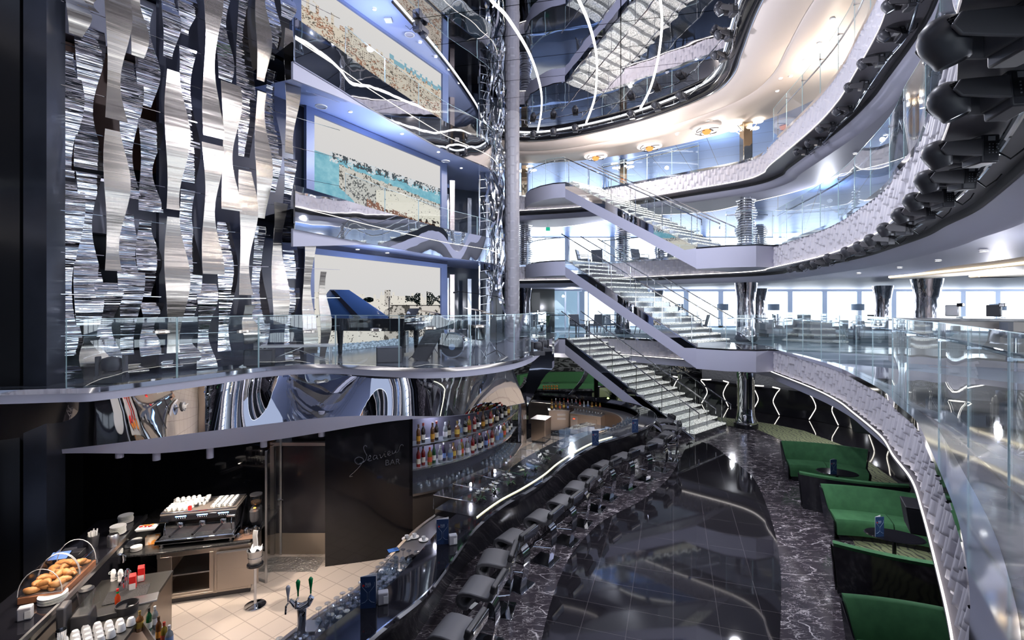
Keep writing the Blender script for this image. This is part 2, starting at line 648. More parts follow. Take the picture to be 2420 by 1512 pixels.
# polished stone border of the promenade deck, following the balustrade
k0 = int(np.argmin(np.hypot(RING[:, 0] - 7.3, RING[:, 1] - 11.2)))
k1 = int(np.argmin(np.hypot(RING[:, 0] - 1.1, RING[:, 1] - 1.35)))
rr, rn = RING[k0:k1], RN[k0:k1]
tt = np.linspace(0, 1, len(rr))
tag_s(MB().strip(off(rr, rn, .1), .006, off(rr, rn, .5 + 6.5 * np.clip(tt * 1.6, 0, 1)), .006).build('floor', POLISHED))

# soffits above the right-hand walkways
for lev, wd in ((1, 2.3), (2, 2.4)):
    zd = lev * DH
    s = np.linspace(0, 1, len(RING))
    wave = wd + .6 * np.sin(s * 40) * np.clip((.45 - s) * 8, 0, 1)
    tag_s(MB().strip(off(RING, RN, .8), zd - 1.0, off(RING, RN, wave), zd - 1.02).build('ceiling', LIL))
    trim(MB().band(RING, RN, wave, wave + .05, zd - 1.02, zd - .84), LED if lev == 2 else LIL)
    tag_s(MB().strip(off(RING, RN, wave + .02), zd - .86, FARE, zd - .86).build('ceiling', BLUECEIL if lev == 2 else LIL))

# coffers over the promenade, cream with cove light
COFF = mat('cream_coffer', (.62, .55, .46), .45)
for d0 in (3.2, 5.2):
    a = int(np.argmin(np.hypot(RING[:, 0] - 8.3, RING[:, 1] - 15.6)))
    b = int(np.argmin(np.hypot(RING[:, 0] - 3.38, RING[:, 1] - 3.75)))
    q, qn = RING[a:b], RN[a:b]
    trim(MB().band(q, qn, d0, d0 + 1.0, DH - 1.06, DH - .88), COFF)
    trim(MB().band(q, qn, d0 - .03, d0 + .0, DH - 1.03, DH - .98), emis('warm_cove', (1, .86, .62), 2.0))

# ---------------------------------------------------------------- mirror ceiling and its rim
ZM = 8.45
MC = cr([(-2.75, 11.3), (-1.9, 14.2), (-1.3, 17), (-1.0, 19), (-.17, 19.8), (1.2, 19.9), (2.9, 19.1), (4.7, 17.65), (6.04, 15.8), (6.2, 14.65), (5.84, 13.3),
         (5.3, 11.3), (4.7, 8), (3.9, 5), (2.5, 2.5), (0, 1), (-3, 1.5), (-4.4, 5), (-3.6, 9)], .2, closed=True)[:-1]
MCC = (1.2, 11.0)
def closed_normals(c, cen):
    t = np.roll(c, -1, 0) - np.roll(c, 1, 0)
    t /= np.linalg.norm(t, axis=1)[:, None]
    n = np.stack([t[:, 1], -t[:, 0]], 1)
    if np.mean(np.sum(n * (c - np.array(cen)), 1)) < 0:
        n = -n
    return n
MN = closed_normals(MC, MCC)
MCl = np.vstack([MC, MC[:1]]); MNl = np.vstack([MN, MN[:1]])
MIRC, mn_, ml_ = newmat('mirror_ceiling_panels')
def build_mirc():
    n, l = mn_, ml_
    b = n['Principled BSDF']
    b.inputs['Metallic'].default_value = 1
    tc = n.new('ShaderNodeTexCoord')
    mp = n.new('ShaderNodeMapping')
    mp.inputs['Rotation'].default_value = (0, 0, .22)
    l.new(tc.outputs['Object'], mp.inputs[0])
    br = n.new('ShaderNodeTexBrick')
    br.offset = 0
    for k, v in (('Scale', 1), ('Mortar Size', .014), ('Brick Width', 40), ('Row Height', 1.25)):
        br.inputs[k].default_value = v
    br.inputs['Color1'].default_value = (.62, .62, .66, 1)
    br.inputs['Color2'].default_value = (.62, .62, .66, 1)
    br.inputs['Mortar'].default_value = (.02, .02, .025, 1)
    l.new(mp.outputs[0], br.inputs[0])
    l.new(br.outputs[0], b.inputs['Base Color'])
    b.inputs['Roughness'].default_value = .015
    nz = n.new('ShaderNodeTexNoise')
    nz.inputs['Scale'].default_value = .9
    nz.inputs['Detail'].default_value = 1
    l.new(tc.outputs['Object'], nz.inputs[0])
    bp = n.new('ShaderNodeBump')
    bp.inputs['Strength'].default_value = .12
    bp.inputs['Distance'].default_value = .05
    l.new(nz.outputs[0], bp.inputs['Height'])
    l.new(bp.outputs[0], b.inputs['Normal'])
build_mirc()
m = MB()
m.add([(p[0], p[1], ZM) for p in MC], [tuple(range(len(MC)))])
tag_s(m.build('ceiling', MIRC, smooth=0))
trim(MB().band(MCl, MNl, -.018, -.008, ZM - .035, ZM - .01), LEDC)
ia = 0
# black rim, then the cream soffit ring sweeping out (not on the screen side, where the soffit is blue)
right = [i for i in range(len(MCl)) if not (MCl[i][0] < -1.2)]
# reorder so that the run starts on the far side
st = next(i for i in range(len(MCl)) if MCl[i][1] > 18.3)
en = next(i for i in range(st, len(MCl)) if MCl[i][1] < 1.6)
q, qn = MCl[st:en], MNl[st:en]
m = MB()
prof = [(.02, ZM), (.03, ZM - .12), (.1, ZM - .24), (.34, ZM - .28), (.42, ZM - .2)]
m.grid([[(p[0], p[1], z) for p in off(q, qn, d)] for d, z in prof])
trim(m, BLACK, 60)
m = MB()
sq = np.linspace(0, 1, len(q))
wav = 3.0 + .9 * np.sin(np.clip(sq, 0, 1) * PI)
prof = [(.42, ZM - .24), (.6, ZM - .34), (1.1, ZM - .36), (1.5, ZM - .30), (1.55, ZM - .34), (2.2, ZM - .34), (2.26, ZM - .30)]
rows = [[(p[0], p[1], z) for p in off(q, qn, d)] for d, z in prof]
rows.append([(p[0], p[1], ZM - .30) for p in off(q, qn, wav)])
rows.append([(p[0], p[1], ZM - .12) for p in off(q, qn, wav + .02)])
m.grid(rows)
tag_s(m.build('ceiling', CREAM, smooth=40))
FM = far_edge(off(q, qn, wav))
tag_s(MB().strip(off(q, qn, wav), ZM - .13, FM, ZM - .13).build('ceiling', BLUECEIL))
# glowing arcs let into the mirror ceiling
for pts in ([(1140, -60), (1160, 0), (1200, 44), (1253, 132), (1278, 212), (1279, 265), (1271, 309)],
            [(1335, -60), (1367, 0), (1393, 61), (1409, 127), (1410, 185), (1404, 238), (1385, 292)],
            [(1545, -60), (1560, 0), (1564, 66), (1554, 145), (1536, 212), (1513, 258)]):
    c3 = cr([tuple(P(a, b, ZM - .02)) for a, b in pts], .15)
    o = MB().tube([tuple(p) for p in c3], .032, 6, flat=.5).build('light_arc', emis('arc_led', (1, .95, .88), 3.5))
    tag(o, ['glowing white arc in the mirror ceiling, nearest the textured column', 'glowing white arc in the mirror ceiling, middle of the three',
            'glowing white arc in the mirror ceiling, rightmost of the three'][TN.append(0) or len(TN) - 2], 'light', 'glowing arcs of the mirror ceiling')

# ---------------------------------------------------------------- left side: screens, mirrored balconies, blue soffits
LC = cr([(-4.16, 9.3), (-3.95, 9.85), (-3.7, 10.5), (-3.35, 11.5), (-2.6, 13.3), (-2.0, 14.6), (-1.35, 15.6), (-.7, 16.8), (-.5, 18.5), (-.25, 22.6)], .12)
LN = normals(LC, (4, 13))
SCR0, SCR1 = np.array([-4.75, 11.6]), np.array([-2.35, 15.9])
zl = LC[:, 1]
for lev in (1, 2):
    zd = lev * DH
    trim(MB().band(LC, LN, -.02, .02, zd - .4, zd + .45), MIRROR, 60)
    trim(MB().band(LC, LN, -.028, -.02, zd + .03, zd + .042), emis('rail_glow', (1, .95, .85), 1.3))
    tp = zd - .4 - .34 * np.clip((11.6 - zl) / 2.4, 0, 1)
    trim(MB().band(LC, LN, .03, .08, tp, zd - .38), LIL, 60)
    # soffit behind, rising to the screen head, blue light put in its colour
    uu = np.linspace(0, 1, len(LC))
    back = np.stack([np.interp(uu, [0, .5, 1], [-5.7, -2.9, -2.0]), np.interp(uu, [0, .5, 1], [10.6, 15.9, 22.6])], 1)
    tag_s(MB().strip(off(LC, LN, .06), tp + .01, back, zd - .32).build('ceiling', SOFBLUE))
    tag_s(MB().strip(off(LC, LN, .06), zd, back, zd).build('floor', WOOD5))
zd = 3 * DH
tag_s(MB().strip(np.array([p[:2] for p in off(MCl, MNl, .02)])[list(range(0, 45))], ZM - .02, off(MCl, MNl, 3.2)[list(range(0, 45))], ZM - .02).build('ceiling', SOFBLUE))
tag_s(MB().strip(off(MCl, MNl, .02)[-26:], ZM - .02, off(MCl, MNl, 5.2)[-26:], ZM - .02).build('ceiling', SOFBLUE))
trim(MB().band(MCl[:45], MNl[:45], 0, .06, ZM - .06, ZM + .02), BLACK)

# pictures on the three screens: harbour city under a pale sky, drawn as a pattern of coloured cells
def vnoise(x, y, seed):
    xi, yi = np.floor(x).astype(int), np.floor(y).astype(int)
    xf, yf = x - xi, y - yi
    def h(a, b):
        return np.modf(np.abs(np.sin(a * 127.1 + b * 311.7 + seed * 74.7) * 43758.5453))[0]
    u, v = xf * xf * (3 - 2 * xf), yf * yf * (3 - 2 * yf)
    return (h(xi, yi) * (1 - u) + h(xi + 1, yi) * u) * (1 - v) + (h(xi, yi + 1) * (1 - u) + h(xi + 1, yi + 1) * u) * v
def fbm(x, y, s):
    return .5 * vnoise(x, y, s) + .27 * vnoise(x * 2.1, y * 2.1, s + 1) + .15 * vnoise(x * 4.3, y * 4.3, s + 2) + .08 * vnoise(x * 9, y * 9, s + 3)
def mixc(a, b, t):
    return a * (1 - t[..., None]) + np.array(b) * t[..., None]

def picture(kind, u, v):
    """u 0..1 left to right, v 0..1 bottom to top -> rgb"""
    sky = np.ones(u.shape + (3,)) * np.array([.84, .83, .82])
    sky = mixc(sky, (.74, .76, .80), np.clip(1 - v, 0, 1) * .4)
    c = sky
    n = fbm(u * 30, v * 22, 3)
    fine = vnoise(u * 150, v * 90, 9)
    blk = vnoise(np.floor(u * 60) * 1.7, np.floor(v * 4), 5)
    if kind == 5:
        top = .58 - .03 * u + .04 * (blk > .6) + .04 * (vnoise(np.floor(u * 24), u * 0, 8) > .72)
        land = (v < top)
        wall = np.ones_like(c) * np.array([.86, .84, .80])
        dots = (fine > .80) & (n > .5)
        wall = np.where(dots[..., None], np.array([.12, .12, .14]), wall)
        c = np.where(land[..., None], wall, c)
        tree = ((u > .66) & (u < .80) | (u > .86)) & (np.abs(v - .57) < .02 + .10 * vnoise(u * 22, u * 0, 6) * (.6 + .6 * n)) & (fine > .25)
        tr2 = (u > .3) & (u < .4) & (np.abs(v - .55) < .03 * np.abs(np.sin(u * 30)))
        c = np.where((tree | tr2)[..., None], np.array([.06, .08, .08]) + .2 * (fine > .7)[..., None], c)
        fort = (u > .48) & (v < .48 - .06 * np.clip((.55 - u) / .07, 0, 1))
        fx = (u > .70)
        tex = .35 + .5 * (n > .47) + .1 * fine
        texb = .80 - .55 * ((n > .56) & (fine > .35))
        g = np.where(fx, texb, tex * .8)
        c = np.where(fort[..., None], g[..., None] * np.array([1, .97, .93]), c)
        edge = (u > .48) & (np.abs(v - .485) < .006)
        c = np.where(edge[..., None], np.array([.15, .14, .15]), c)
        tower = (np.abs(u - .51) < .022) & (v < .67) & (v > .47)
        c = np.where(tower[..., None], np.array([.75, .73, .7]) - .6 * (fine > .75)[..., None], c)
        water = v < .06 + .03 * n
        c = np.where(water[..., None], np.array([.55, .62, .70]) * (.7 + .6 * fine[..., None]), c)
    elif kind == 6:
        hor = .70 - .0 * u
        sea = v < hor - .02
        c = np.where(sea[..., None], mixc(np.ones_like(c) * np.array([.38, .62, .70]), (.62, .80, .84), n), c)
        far = (v < hor + .02) & (v > hor - .09 * n - .02) & (u > .1 - 0 * u)
        c = np.where((far & (fine > .35))[..., None], np.array([.3, .33, .35]) + .5 * (n > .55)[..., None], c)
        d = v - (.58 - .12 * (u - .12))
        pen = (u > .16) & (d < .05 + .05 * (n - .5)) & (d > -.16 - .9 * (u - .16) - .04 * n)
        town = np.array([.74, .73, .70]) * np.where((fine > .58) & (n > .42), .5, 1.05)[..., None]
        c = np.where(pen[..., None], town, c)
        mass = (u > .42) & (v < .52 - .2 * np.abs(u - .62)) & (v > .2)
        c = np.where(mass[..., None], np.array([.88, .86, .80]) * np.where(fine > .88, .4, 1)[..., None], c)
        rock = (u > .35) & (v < .28 - .16 * (u - .4) + .1 * n) & (v > .02)
        c = np.where((rock & (fine > .3))[..., None], np.array([.45, .30, .22]) * (.5 + n[..., None]), c)
        tree = (u > .62) & (v < .3) & (n > .6)
        c = np.where(tree[..., None], np.array([.15, .11, .07]), c)
    else:
        top = .60 + .04 * u + .10 * (blk > .7) * (u < .3) + .05 * (blk > .5) + .03 * n
        land = v < top
        town = np.array([.78, .74, .68]) * np.where((fine > .66) & (n > .44), .5, 1.05)[..., None]
        warm = (n > .60)[..., None] & (fine > .45)[..., None]
        town = np.where(warm & (fine[..., None] > .4), np.array([.62, .46, .38]), town)
        rows_ = ((np.modf(u * 70)[0] < .4) & (np.modf(v * 34)[0] < .45))
        town = np.where(((rows_) & (vnoise(u * 18, v * 12, 2) > .5) & (v < top - .10) & (v > top - .35))[..., None], np.array([.45, .38, .34]), town)
        c = np.where(land[..., None], town, c)
        haze = (u > .55) & (v < top + .06) & (v > top - .01)
        c = np.where(haze[..., None], np.array([.5, .66, .72]), c)
    return c

def screen_mat(st):
    m, n, l = newmat('led_screen_picture')
    n.remove(n['Principled BSDF'])
    at = n.new('ShaderNodeAttribute')
    at.attribute_name = 'picture'
    e = n.new('ShaderNodeEmission')
    e.inputs[1].default_value = st
    l.new(at.outputs['Color'], e.inputs[0])
    l.new(e.outputs[0], n['Material Output'].inputs[0])
    return m
SM = screen_mat(.72)
FRAMEBLUE = mat('slate_blue_frame', (.13, .17, .30), .35)
def screen(kind, z0, z1, a, b, label, vlo=0):
    root = tag(empty('led_screen', ((a[0] + b[0]) / 2, (a[1] + b[1]) / 2, z0)), label, 'screen', 'led screens on the curved wall')
    nx_, nz_ = 300, 200
    c0 = Vector(root.location)
    U, V = np.meshgrid(np.linspace(0, 1, nx_ + 1), np.linspace(0, 1, nz_ + 1))
    d = np.array(b) - np.array(a)
    nr = np.array([-d[1], d[0]]) / np.linalg.norm(d)
    bow = -.25 * np.sin(U * PI) * 0
    X = a[0] + d[0] * U + nr[0] * bow - c0.x
    Y = a[1] + d[1] * U + nr[1] * bow - c0.y
    Z = z0 + (z1 - z0) * V - c0.z
    me = bpy.data.meshes.new('display')
    nv = X.size
    me.vertices.add(nv)
    me.vertices.foreach_set('co', np.stack([X, Y, Z], -1).ravel())
    I = np.arange(nv).reshape(nz_ + 1, nx_ + 1)
    fq = np.stack([I[:-1, :-1], I[:-1, 1:], I[1:, 1:], I[1:, :-1]], -1).reshape(-1, 4)
    me.loops.add(fq.size)
    me.loops.foreach_set('vertex_index', fq.ravel())
    me.polygons.add(len(fq))
    me.polygons.foreach_set('loop_start', np.arange(0, fq.size, 4))
    me.update()
    uc = ((U[:-1, :-1] + U[1:, 1:]) / 2)
    vc = ((V[:-1, :-1] + V[1:, 1:]) / 2)
    rgb = picture(kind, uc, vlo + (1 - vlo) * vc).reshape(-1, 3)
    at = me.color_attributes.new('picture', 'FLOAT_COLOR', 'CORNER')
    lin = np.clip(rgb, 0, 1) ** 2.2
    arr = np.ones((len(fq), 4, 4), np.float32)
    arr[:, :, :3] = lin[:, None, :]
    at.data.foreach_set('color', arr.ravel())
    me.materials.append(SM)
    o = bpy.data.objects.new('display', me)
    COL.objects.link(o)
    o.parent = root
    t = d / np.linalg.norm(d)
    def rel(u, ofs, z):
        p = np.array(a) + t * u + nr * ofs
        return (p[0] - c0.x, p[1] - c0.y, z - c0.z)
    L = np.linalg.norm(d)
    f = MB()
    for (u0, u1, za, zb) in ((-.22, 0, z0 - .1, z1 + .14), (L, L + .3, z0 - .1, z1 + .14), (0, L, z1, z1 + .14), (0, L, z0 - .1, z0)):
        s_ = 1 if True else 0
        pa, pb = rel(u0, .03, za), rel(u1, .03, za)
        pa2, pb2 = rel(u0, -.06, za), rel(u1, -.06, za)
        q4 = [pa, pb, pb2, pa2]
        f.slab(q4, (0, 0, zb - za))
    f.build('screen_frame', FRAMEBLUE, root)
    return root
screen(5, .2, 2.57, SCR0, SCR1, 'lit screen behind the piano showing pale fortress walls and trees')
screen(6, 3.3, 5.89, SCR0, SCR1, 'lit screen on the middle level showing a sea inlet with pale headland town')
screen(7, 6.75, 8.36, (-4.5, 10.3), (-2.15, 14.75), 'lit screen at the top showing a crowded old town on a slope')
# wall carrying the screens
d = (SCR1 - SCR0) / np.linalg.norm(SCR1 - SCR0)
nl = np.array([-d[1], d[0]])
a_, b_ = SCR0 - d * 3.2 + nl * .15, SCR1 + d * .6 + nl * .15
tag_s(MB().prism([a_, b_, b_ + nl * .1, a_ + nl * .1], 0, 8.4).build('wall_screen', mat('navy_wall_panel', (.045, .05, .08), .25)))
tag_s(MB().prism([(-4.9, 9.5), (-2.0, 15.2), (-2.1, 15.3), (-5.0, 9.6)], 6.4, 6.6).build('wall_parapet', DKGREY))
# recessed dark room right of the screens
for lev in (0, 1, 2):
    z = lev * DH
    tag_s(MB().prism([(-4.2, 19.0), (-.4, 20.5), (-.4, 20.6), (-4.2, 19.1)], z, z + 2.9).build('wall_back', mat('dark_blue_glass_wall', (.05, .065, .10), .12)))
STEELPIL = mat('steel_pilaster', (.5, .54, .62), .2, 1)
for k, (x, y) in enumerate([(-2.05, 16.6), (-2.5, 18.6), (-1.7, 19.3), (-1.0, 19.8)]):
    m = MB()
    for lev in (0, 1, 2):
        m.box((x, y, lev * DH + 1.2), (.16, .1, 2.4), .4)
    trim(m, STEELPIL if k else mat('bronze_panel', (.5, .42, .4), .25, 1))

# ---------------------------------------------------------------- outer walls of windows
WALLM = mat('pale_mullion', (.55, .62, .75), .4)
def window_row(x0, x1, y, z0, z1, n, k, face=1):
    m = MB()
    dx = (x1 - x0) / n
    m.box(((x0 + x1) / 2, y, (z1 + z0 + DH - .85) / 2 + 0), (x1 - x0, .1, max(.02, z0 + DH - .85 - z1)))
    f = MB()
    for i in range(n + 1):
        f.box((x0 + i * dx, y - .06 * face, (z0 + z1) / 2), (.30, .1, z1 - z0))
    f.box(((x0 + x1) / 2, y - .05 * face, z1 + .06), (x1 - x0, .12, .12))
    f.box(((x0 + x1) / 2, y - .05 * face, z0 + .05), (x1 - x0, .12, .10))
    root = empty('window_%d' % k, ((x0 + x1) / 2, y, z0))
    root['kind'] = 'structure'
    pn = MB().box(((x0 + x1) / 2, y, (z0 + z1) / 2), (x1 - x0, .02, z1 - z0))
    for mm, nm, mt in ((f, 'window_frame', WALLM), (pn, 'pane', WINDOW)):
        o = mm.build(nm, mt, root)
        o.location = (-(x0 + x1) / 2, -y, -z0)
    return root
window_row(4.3, 34, 29.9, 0, 2.2, 14, 1)
window_row(.6, 34, 29.9, DH, DH + 2.3, 12, 2)
window_row(0, 34, 29.9, 2 * DH, 2 * DH + 1.9, 12, 3)
window_row(-6, 30, -8.9, 0, 2.0, 14, 4, -1)
window_row(-6, 30, -8.9, DH, DH + 2.1, 14, 5, -1)
window_row(-6, 30, -8.9, 2 * DH, 2 * DH + 1.6, 14, 6, -1)
root = empty('window_7', (33.9, 10, 0)); root['kind'] = 'structure'
MB().box((0, 0, 1.1), (.02, 38, 2.2)).build('pane', WINDOW, root)
MB().box((0, 0, 1.1 + DH), (.02, 38, 2.2)).build('pane', WINDOW, root)
f = MB()
for i in range(15):
    f.box((-.1, -19 + i * 2.7, 1.1), (.1, .3, 2.2)); f.box((-.1, -19 + i * 2.7, 1.1 + DH), (.1, .3, 2.2))
f.build('window_frame', WALLM, root)
# sea and hull wall strips between window rows
for lev in (0, 1, 2):
    z = lev * DH
    tag_s(MB().box((11, 30.05, z - .55), (46, .1, 1.1)).build('wall_far', LIL))
    tag_s(MB().box((11, -9.05, z - .55), (46, .1, 1.1)).build('wall_near', LIL))
tag_s(MB().box((11, 30.05, 8.6), (46, .1, .6)).build('wall_far', LIL))
tag_s(MB().box((-12.05, 10, 3), (.1, 40, 13)).build('wall_left', MATTE))
tag_s(MB().box((11, 30.2, -1.7), (46, .1, 3.2)).build('wall_far', DKGREY))
tag_s(MB().box((11, -9.2, -1.7), (46, .1, 3.2)).build('wall_near', DKGREY))
# dark lobby block at the far left of the promenade, with the washroom door
tag_s(MB().box((.7, 24.6, 1.1), (2.9, .12, 2.3)).build('wall_lobby', mat('dark_green_glass_wall', (.018, .03, .03), .08)))
tag_s(MB().box((-3, 24.6, 1.1 + DH), (4.0, .1, 2.3)).build('wall_lobby', LIL))

# ---------------------------------------------------------------- stage
ZS = .2
SE = cr([(-9.2, 6.9), (-7.4, 6.5), (-6.1, 6.65), (-5.7, 6.8), (-5.0, 8.07), (-4.5, 9.0), (-3.68, 9.4), (-2.43, 9.05), (-1.6, 8.8), (-.86, 9.05), (-.09, 9.9),
         (.39, 11.15), (.75, 13.0), (1.3, 15.5), (1.7, 18.0), (1.9, 20.2)], .12)
SN = normals(SE, (-4.0, 14))      # points to the void
T_ = SE[:, 0]
STG = mat('grey_stage_floor', (.10, .11, .13), .18)
back = np.stack([np.interp(np.linspace(0, 1, len(SE)), [0, .35, .6, 1], [-9.2, -6.5, -4.6, -.3]), np.interp(np.linspace(0, 1, len(SE)), [0, .35, .6, 1], [9.5, 12.5, 17.5, 22.6])], 1)
tag_s(MB().strip(SE, ZS, back, ZS).build('floor', STG))
trim(MB().band(SE, SN, -.06, .05, ZS - .05, ZS + .02), CHROME)
trim(MB().band(SE, SN, -.02, .03, ZS - .17, ZS - .05), LIL)
LOW = [(-40, 1080, 1090, 6.9), (205, 1056, 1062, 7.3), (250, 1050, 1075, 7.45), (330, 1040, 1078, 7.7), (400, 1030, 1070, 7.9), (500, 1018, 1060, 8.2), (620, 1003, 1045, 8.38), (700, 993, 1032, 8.38),
       (780, 984, 1020, 8.33), (830, 979, 1010, 8.4), (900, 980, 997, 8.62), (960, 983, 987, 8.8), (1040, 985, 986, 9.2), (1100, 985, 986, 9.7), (1170, 975, 976, 10.6), (1215, 958, 959, 11.8), (1240, 935, 936, 13)]
lw = np.array(LOW, float)
pxs = np.linspace(-40, 1240, 130)
yt, yb, yy_ = (np.interp(pxs, lw[:, 0], lw[:, k]) for k in (1, 2, 3))
pse = CX + F * SE[:, 0] / SE[:, 1]
o_ = np.argsort(pse)
topx = np.interp(pxs, pse[o_], SE[o_, 0]); topy = np.interp(pxs, pse[o_], SE[o_, 1])
k_ = np.ones(25) / 25
def smo(v):
    return np.convolve(np.pad(v, 12, 'edge'), k_, 'valid')
topx, topy, yt, yb, yy_ = map(smo, (topx, topy, yt, yb, yy_))
lx = (pxs - CX) / F * yy_
zt_ = ZC - (yt - HY) / F * yy_
zb_2 = ZC - (yb - HY) / F * yy_
A_ = [(topx[i], topy[i] + .03, ZS - .16) for i in range(len(pxs))]
M1 = [(topx[i] * .65 + lx[i] * .35, topy[i] * .6 + yy_[i] * .4 + .05, (ZS - .16) * .66 + zt_[i] * .34) for i in range(len(pxs))]
B2 = [(lx[i], yy_[i], zt_[i]) for i in range(len(pxs))]
C2 = [(lx[i] * 1.002, yy_[i] + .01, zb_2[i]) for i in range(len(pxs))]
trim(MB().grid([A_, M1, B2]), MIRROR, 60)
trim(MB().grid([B2, C2, [(x, y + .3, z + .01) for x, y, z in C2]]), LIL, 60)
LOWC = np.array([(lx[i], yy_[i]) for i in range(len(pxs))])
tag_s(MB().grid([[(x, y + .02, z + .02) for x, y, z in C2], [(x * 1.05 - .1, max(y + 1.0, 9.3), -.9) for x, y, z in C2]]).build('ceiling', DKGREY))
# swept mirror hood where the stage meets the stairs
hood = [Q(x, y, 13.4) for x, y in ((1241, 905), (1252, 870), (1266, 838), (1280, 815), (1292, 803), (1305, 799), (1305, 872), (1290, 885), (1276, 905), (1262, 930), (1246, 960))]
trim(MB().slab(hood, (.1, .5, 0)), MIRROR)

# ---------------------------------------------------------------- lower lounge floor
ZF = -3.2
tag_s(MB().prism([(-10, -8), (32, -8), (32, 30), (-10, 30)], ZF - .1, ZF - .012).build('floor', BTILE))
mar = [(-1.4, 4.0), (-1.2, 6.0), (.0, 8.5), (1.6, 11.2), (2.9, 13.2), (4.0, 15.6), (5.0, 18.0), (8.6, 19.0), (9.6, 17.4), (9.6, 15.0), (9.3, 12.6), (8.8, 10.5), (8.2, 8), (7.6, 6), (6.6, 3.5), (3, 1.5), (-1, 1.5)]
tag_s(MB().add([(x, y, ZF) for x, y in mar], [tuple(range(len(mar)))]).build('floor', MARBLE))
leaf = [P(x, y, ZF) for x, y in ((1258, 1640), (1280, 1512), (1310, 1400), (1350, 1312), (1400, 1252), (1440, 1222), (1520, 1180), (1580, 1130), (1610, 1080), (1632, 1042), (1680, 1052), (1720, 1080), (1780, 1130), (1820, 1220), (1843, 1330), (1842, 1512), (1815, 1640))]
leafc = cr([(p.x, p.y) for p in leaf], .15, closed=True)[:-1]
tag_s(MB().add([(x, y, ZF + .008) for x, y in leafc], [tuple(range(len(leafc)))]).build('floor', BTILE))
CARPG, n_, l_ = newmat('olive_patterned_carpet')
def build_cg():
    n, l = n_, l_
    b = n['Principled BSDF']
    b.inputs['Roughness'].default_value = .9
    tc = n.new('ShaderNodeTexCoord')
    wv = n.new('ShaderNodeTexWave')
    wv.inputs['Scale'].default_value = 2.6
    wv.inputs['Distortion'].default_value = 7
    wv.inputs['Detail'].default_value = 1
    wv.inputs['Detail Scale'].default_value = 1.5
    l.new(tc.outputs['Object'], wv.inputs[0])
    r = n.new('ShaderNodeValToRGB')
    e = r.color_ramp.elements
    e[0].position, e[1].position = .12, .2
    e[0].color = (.045, .05, .035, 1)
    e[1].color = (.20, .22, .115, 1)
    l.new(wv.outputs[0], r.inputs[0])
    l.new(r.outputs[0], b.inputs['Base Color'])
build_cg()
cg = [P(x, y, ZF) for x, y in ((1690, 985), (1740, 990), (1830, 1003), (1900, 1018), (1990, 1052), (2050, 1088), (2120, 1140), (2180, 1210), (2260, 1360), (2320, 1520))] + \
     [P(x, y, ZF) for x, y in ((2080, 1512), (2040, 1330), (1980, 1200), (1930, 1110), (1870, 1050), (1790, 1015), (1740, 1008), (1700, 1005))]
tag_s(MB().add([(p.x, p.y, ZF + .008) for p in cg], [tuple(range(len(cg)))]).build('floor', CARPG))
far_c = [(-1.5, 19.2), (4.5, 19.8), (7.5, 21.5), (7.5, 26.3), (-1.5, 26.3)]
tag_s(MB().prism(far_c, ZF, ZF + .01).build('floor', CARPG))
# patterned feature wall at the back of the lounge
ZEB, n2_, l2_ = newmat('grey_feather_wall')
def build_zeb():
    n, l = n2_, l2_
    b = n['Principled BSDF']
    b.inputs['Roughness'].default_value = .4
    tc = n.new('ShaderNodeTexCoord')
    mp = n.new('ShaderNodeMapping')
    mp.inputs['Rotation'].default_value = (0, .6, 0)
    mp.inputs['Scale'].default_value = (1, 1, 3)
    l.new(tc.outputs['Object'], mp.inputs[0])
    nz = n.new('ShaderNodeTexNoise')
    nz.inputs['Scale'].default_value = 2.2
    nz.inputs['Detail'].default_value = 2.5
    nz.inputs['Distortion'].default_value = 1.6
    l.new(mp.outputs[0], nz.inputs[0])
    r = n.new('ShaderNodeValToRGB')
    e = r.color_ramp.elements
    e[0].position, e[1].position = .47, .56
    e[0].color = (.02, .02, .022, 1)
    e[1].color = (.36, .36, .37, 1)
    l.new(nz.outputs[0], r.inputs[0])
    l.new(r.outputs[0], b.inputs['Base Color'])
build_zeb()
tag_s(MB().prism([(-1.5, 26.4), (12.4, 26.4), (12.4, 26.6), (-1.5, 26.6)], ZF, -.6).build('wall_back', ZEB))
tag_s(MB().box((9.2, 25.4, ZF + .5), (5.5, .2, 1.0)).build('wall_back', BLACK))

# ---------------------------------------------------------------- walls at the left edge
DK = mat('dark_slate_panel', (.022, .026, .036), .22, mott=(1.2, (.045, .052, .07), .35, .75))
DK2 = mat('black_panel', (.008, .008, .01), .3)
SLATE = mat('slate_steel_column', (.03, .034, .046), .3, .5, mott=(.9, (.07, .078, .105), .3, .7))
tag_s(MB().prism([(-9.6, 6.5), (-7.0, 6.92), (-7.0, 7.25), (-9.6, 7.0)], ZF, 9).build('wall_left', DK2))
trim(MB().prism([(-6.93, 6.9), (-6.60, 6.9), (-6.7, 7.3), (-7.05, 7.3)], ZF, 9), SLATE)
wl = cr([(-9.0, 7.4), (-8.0, 7.9), (-6.9, 9.2), (-6.1, 10.4), (-5.3, 11.4)], .2)
wn = normals(wl, (-1, 8))
tag_s(MB().band(wl, wn, .25, .35, -.8, 9).build('wall_left', DK))
for (za, zbb) in ((2.62, 3.55), (5.95, 7.05)):
    trim(MB().band(wl, wn, -.1, .2, za, zbb), LIL)
    trim(MB().band(wl, wn, -.14, -.08, zbb - .02, zbb + .03), CHROME)
RUST = mat('rust_leather_panel', (.10, .04, .025), .45)
r0 = wl[8:20]
tag_s(MB().band(r0, wn[8:20], .12, .2, 3.9, 5.9).build('wall_panel', RUST))

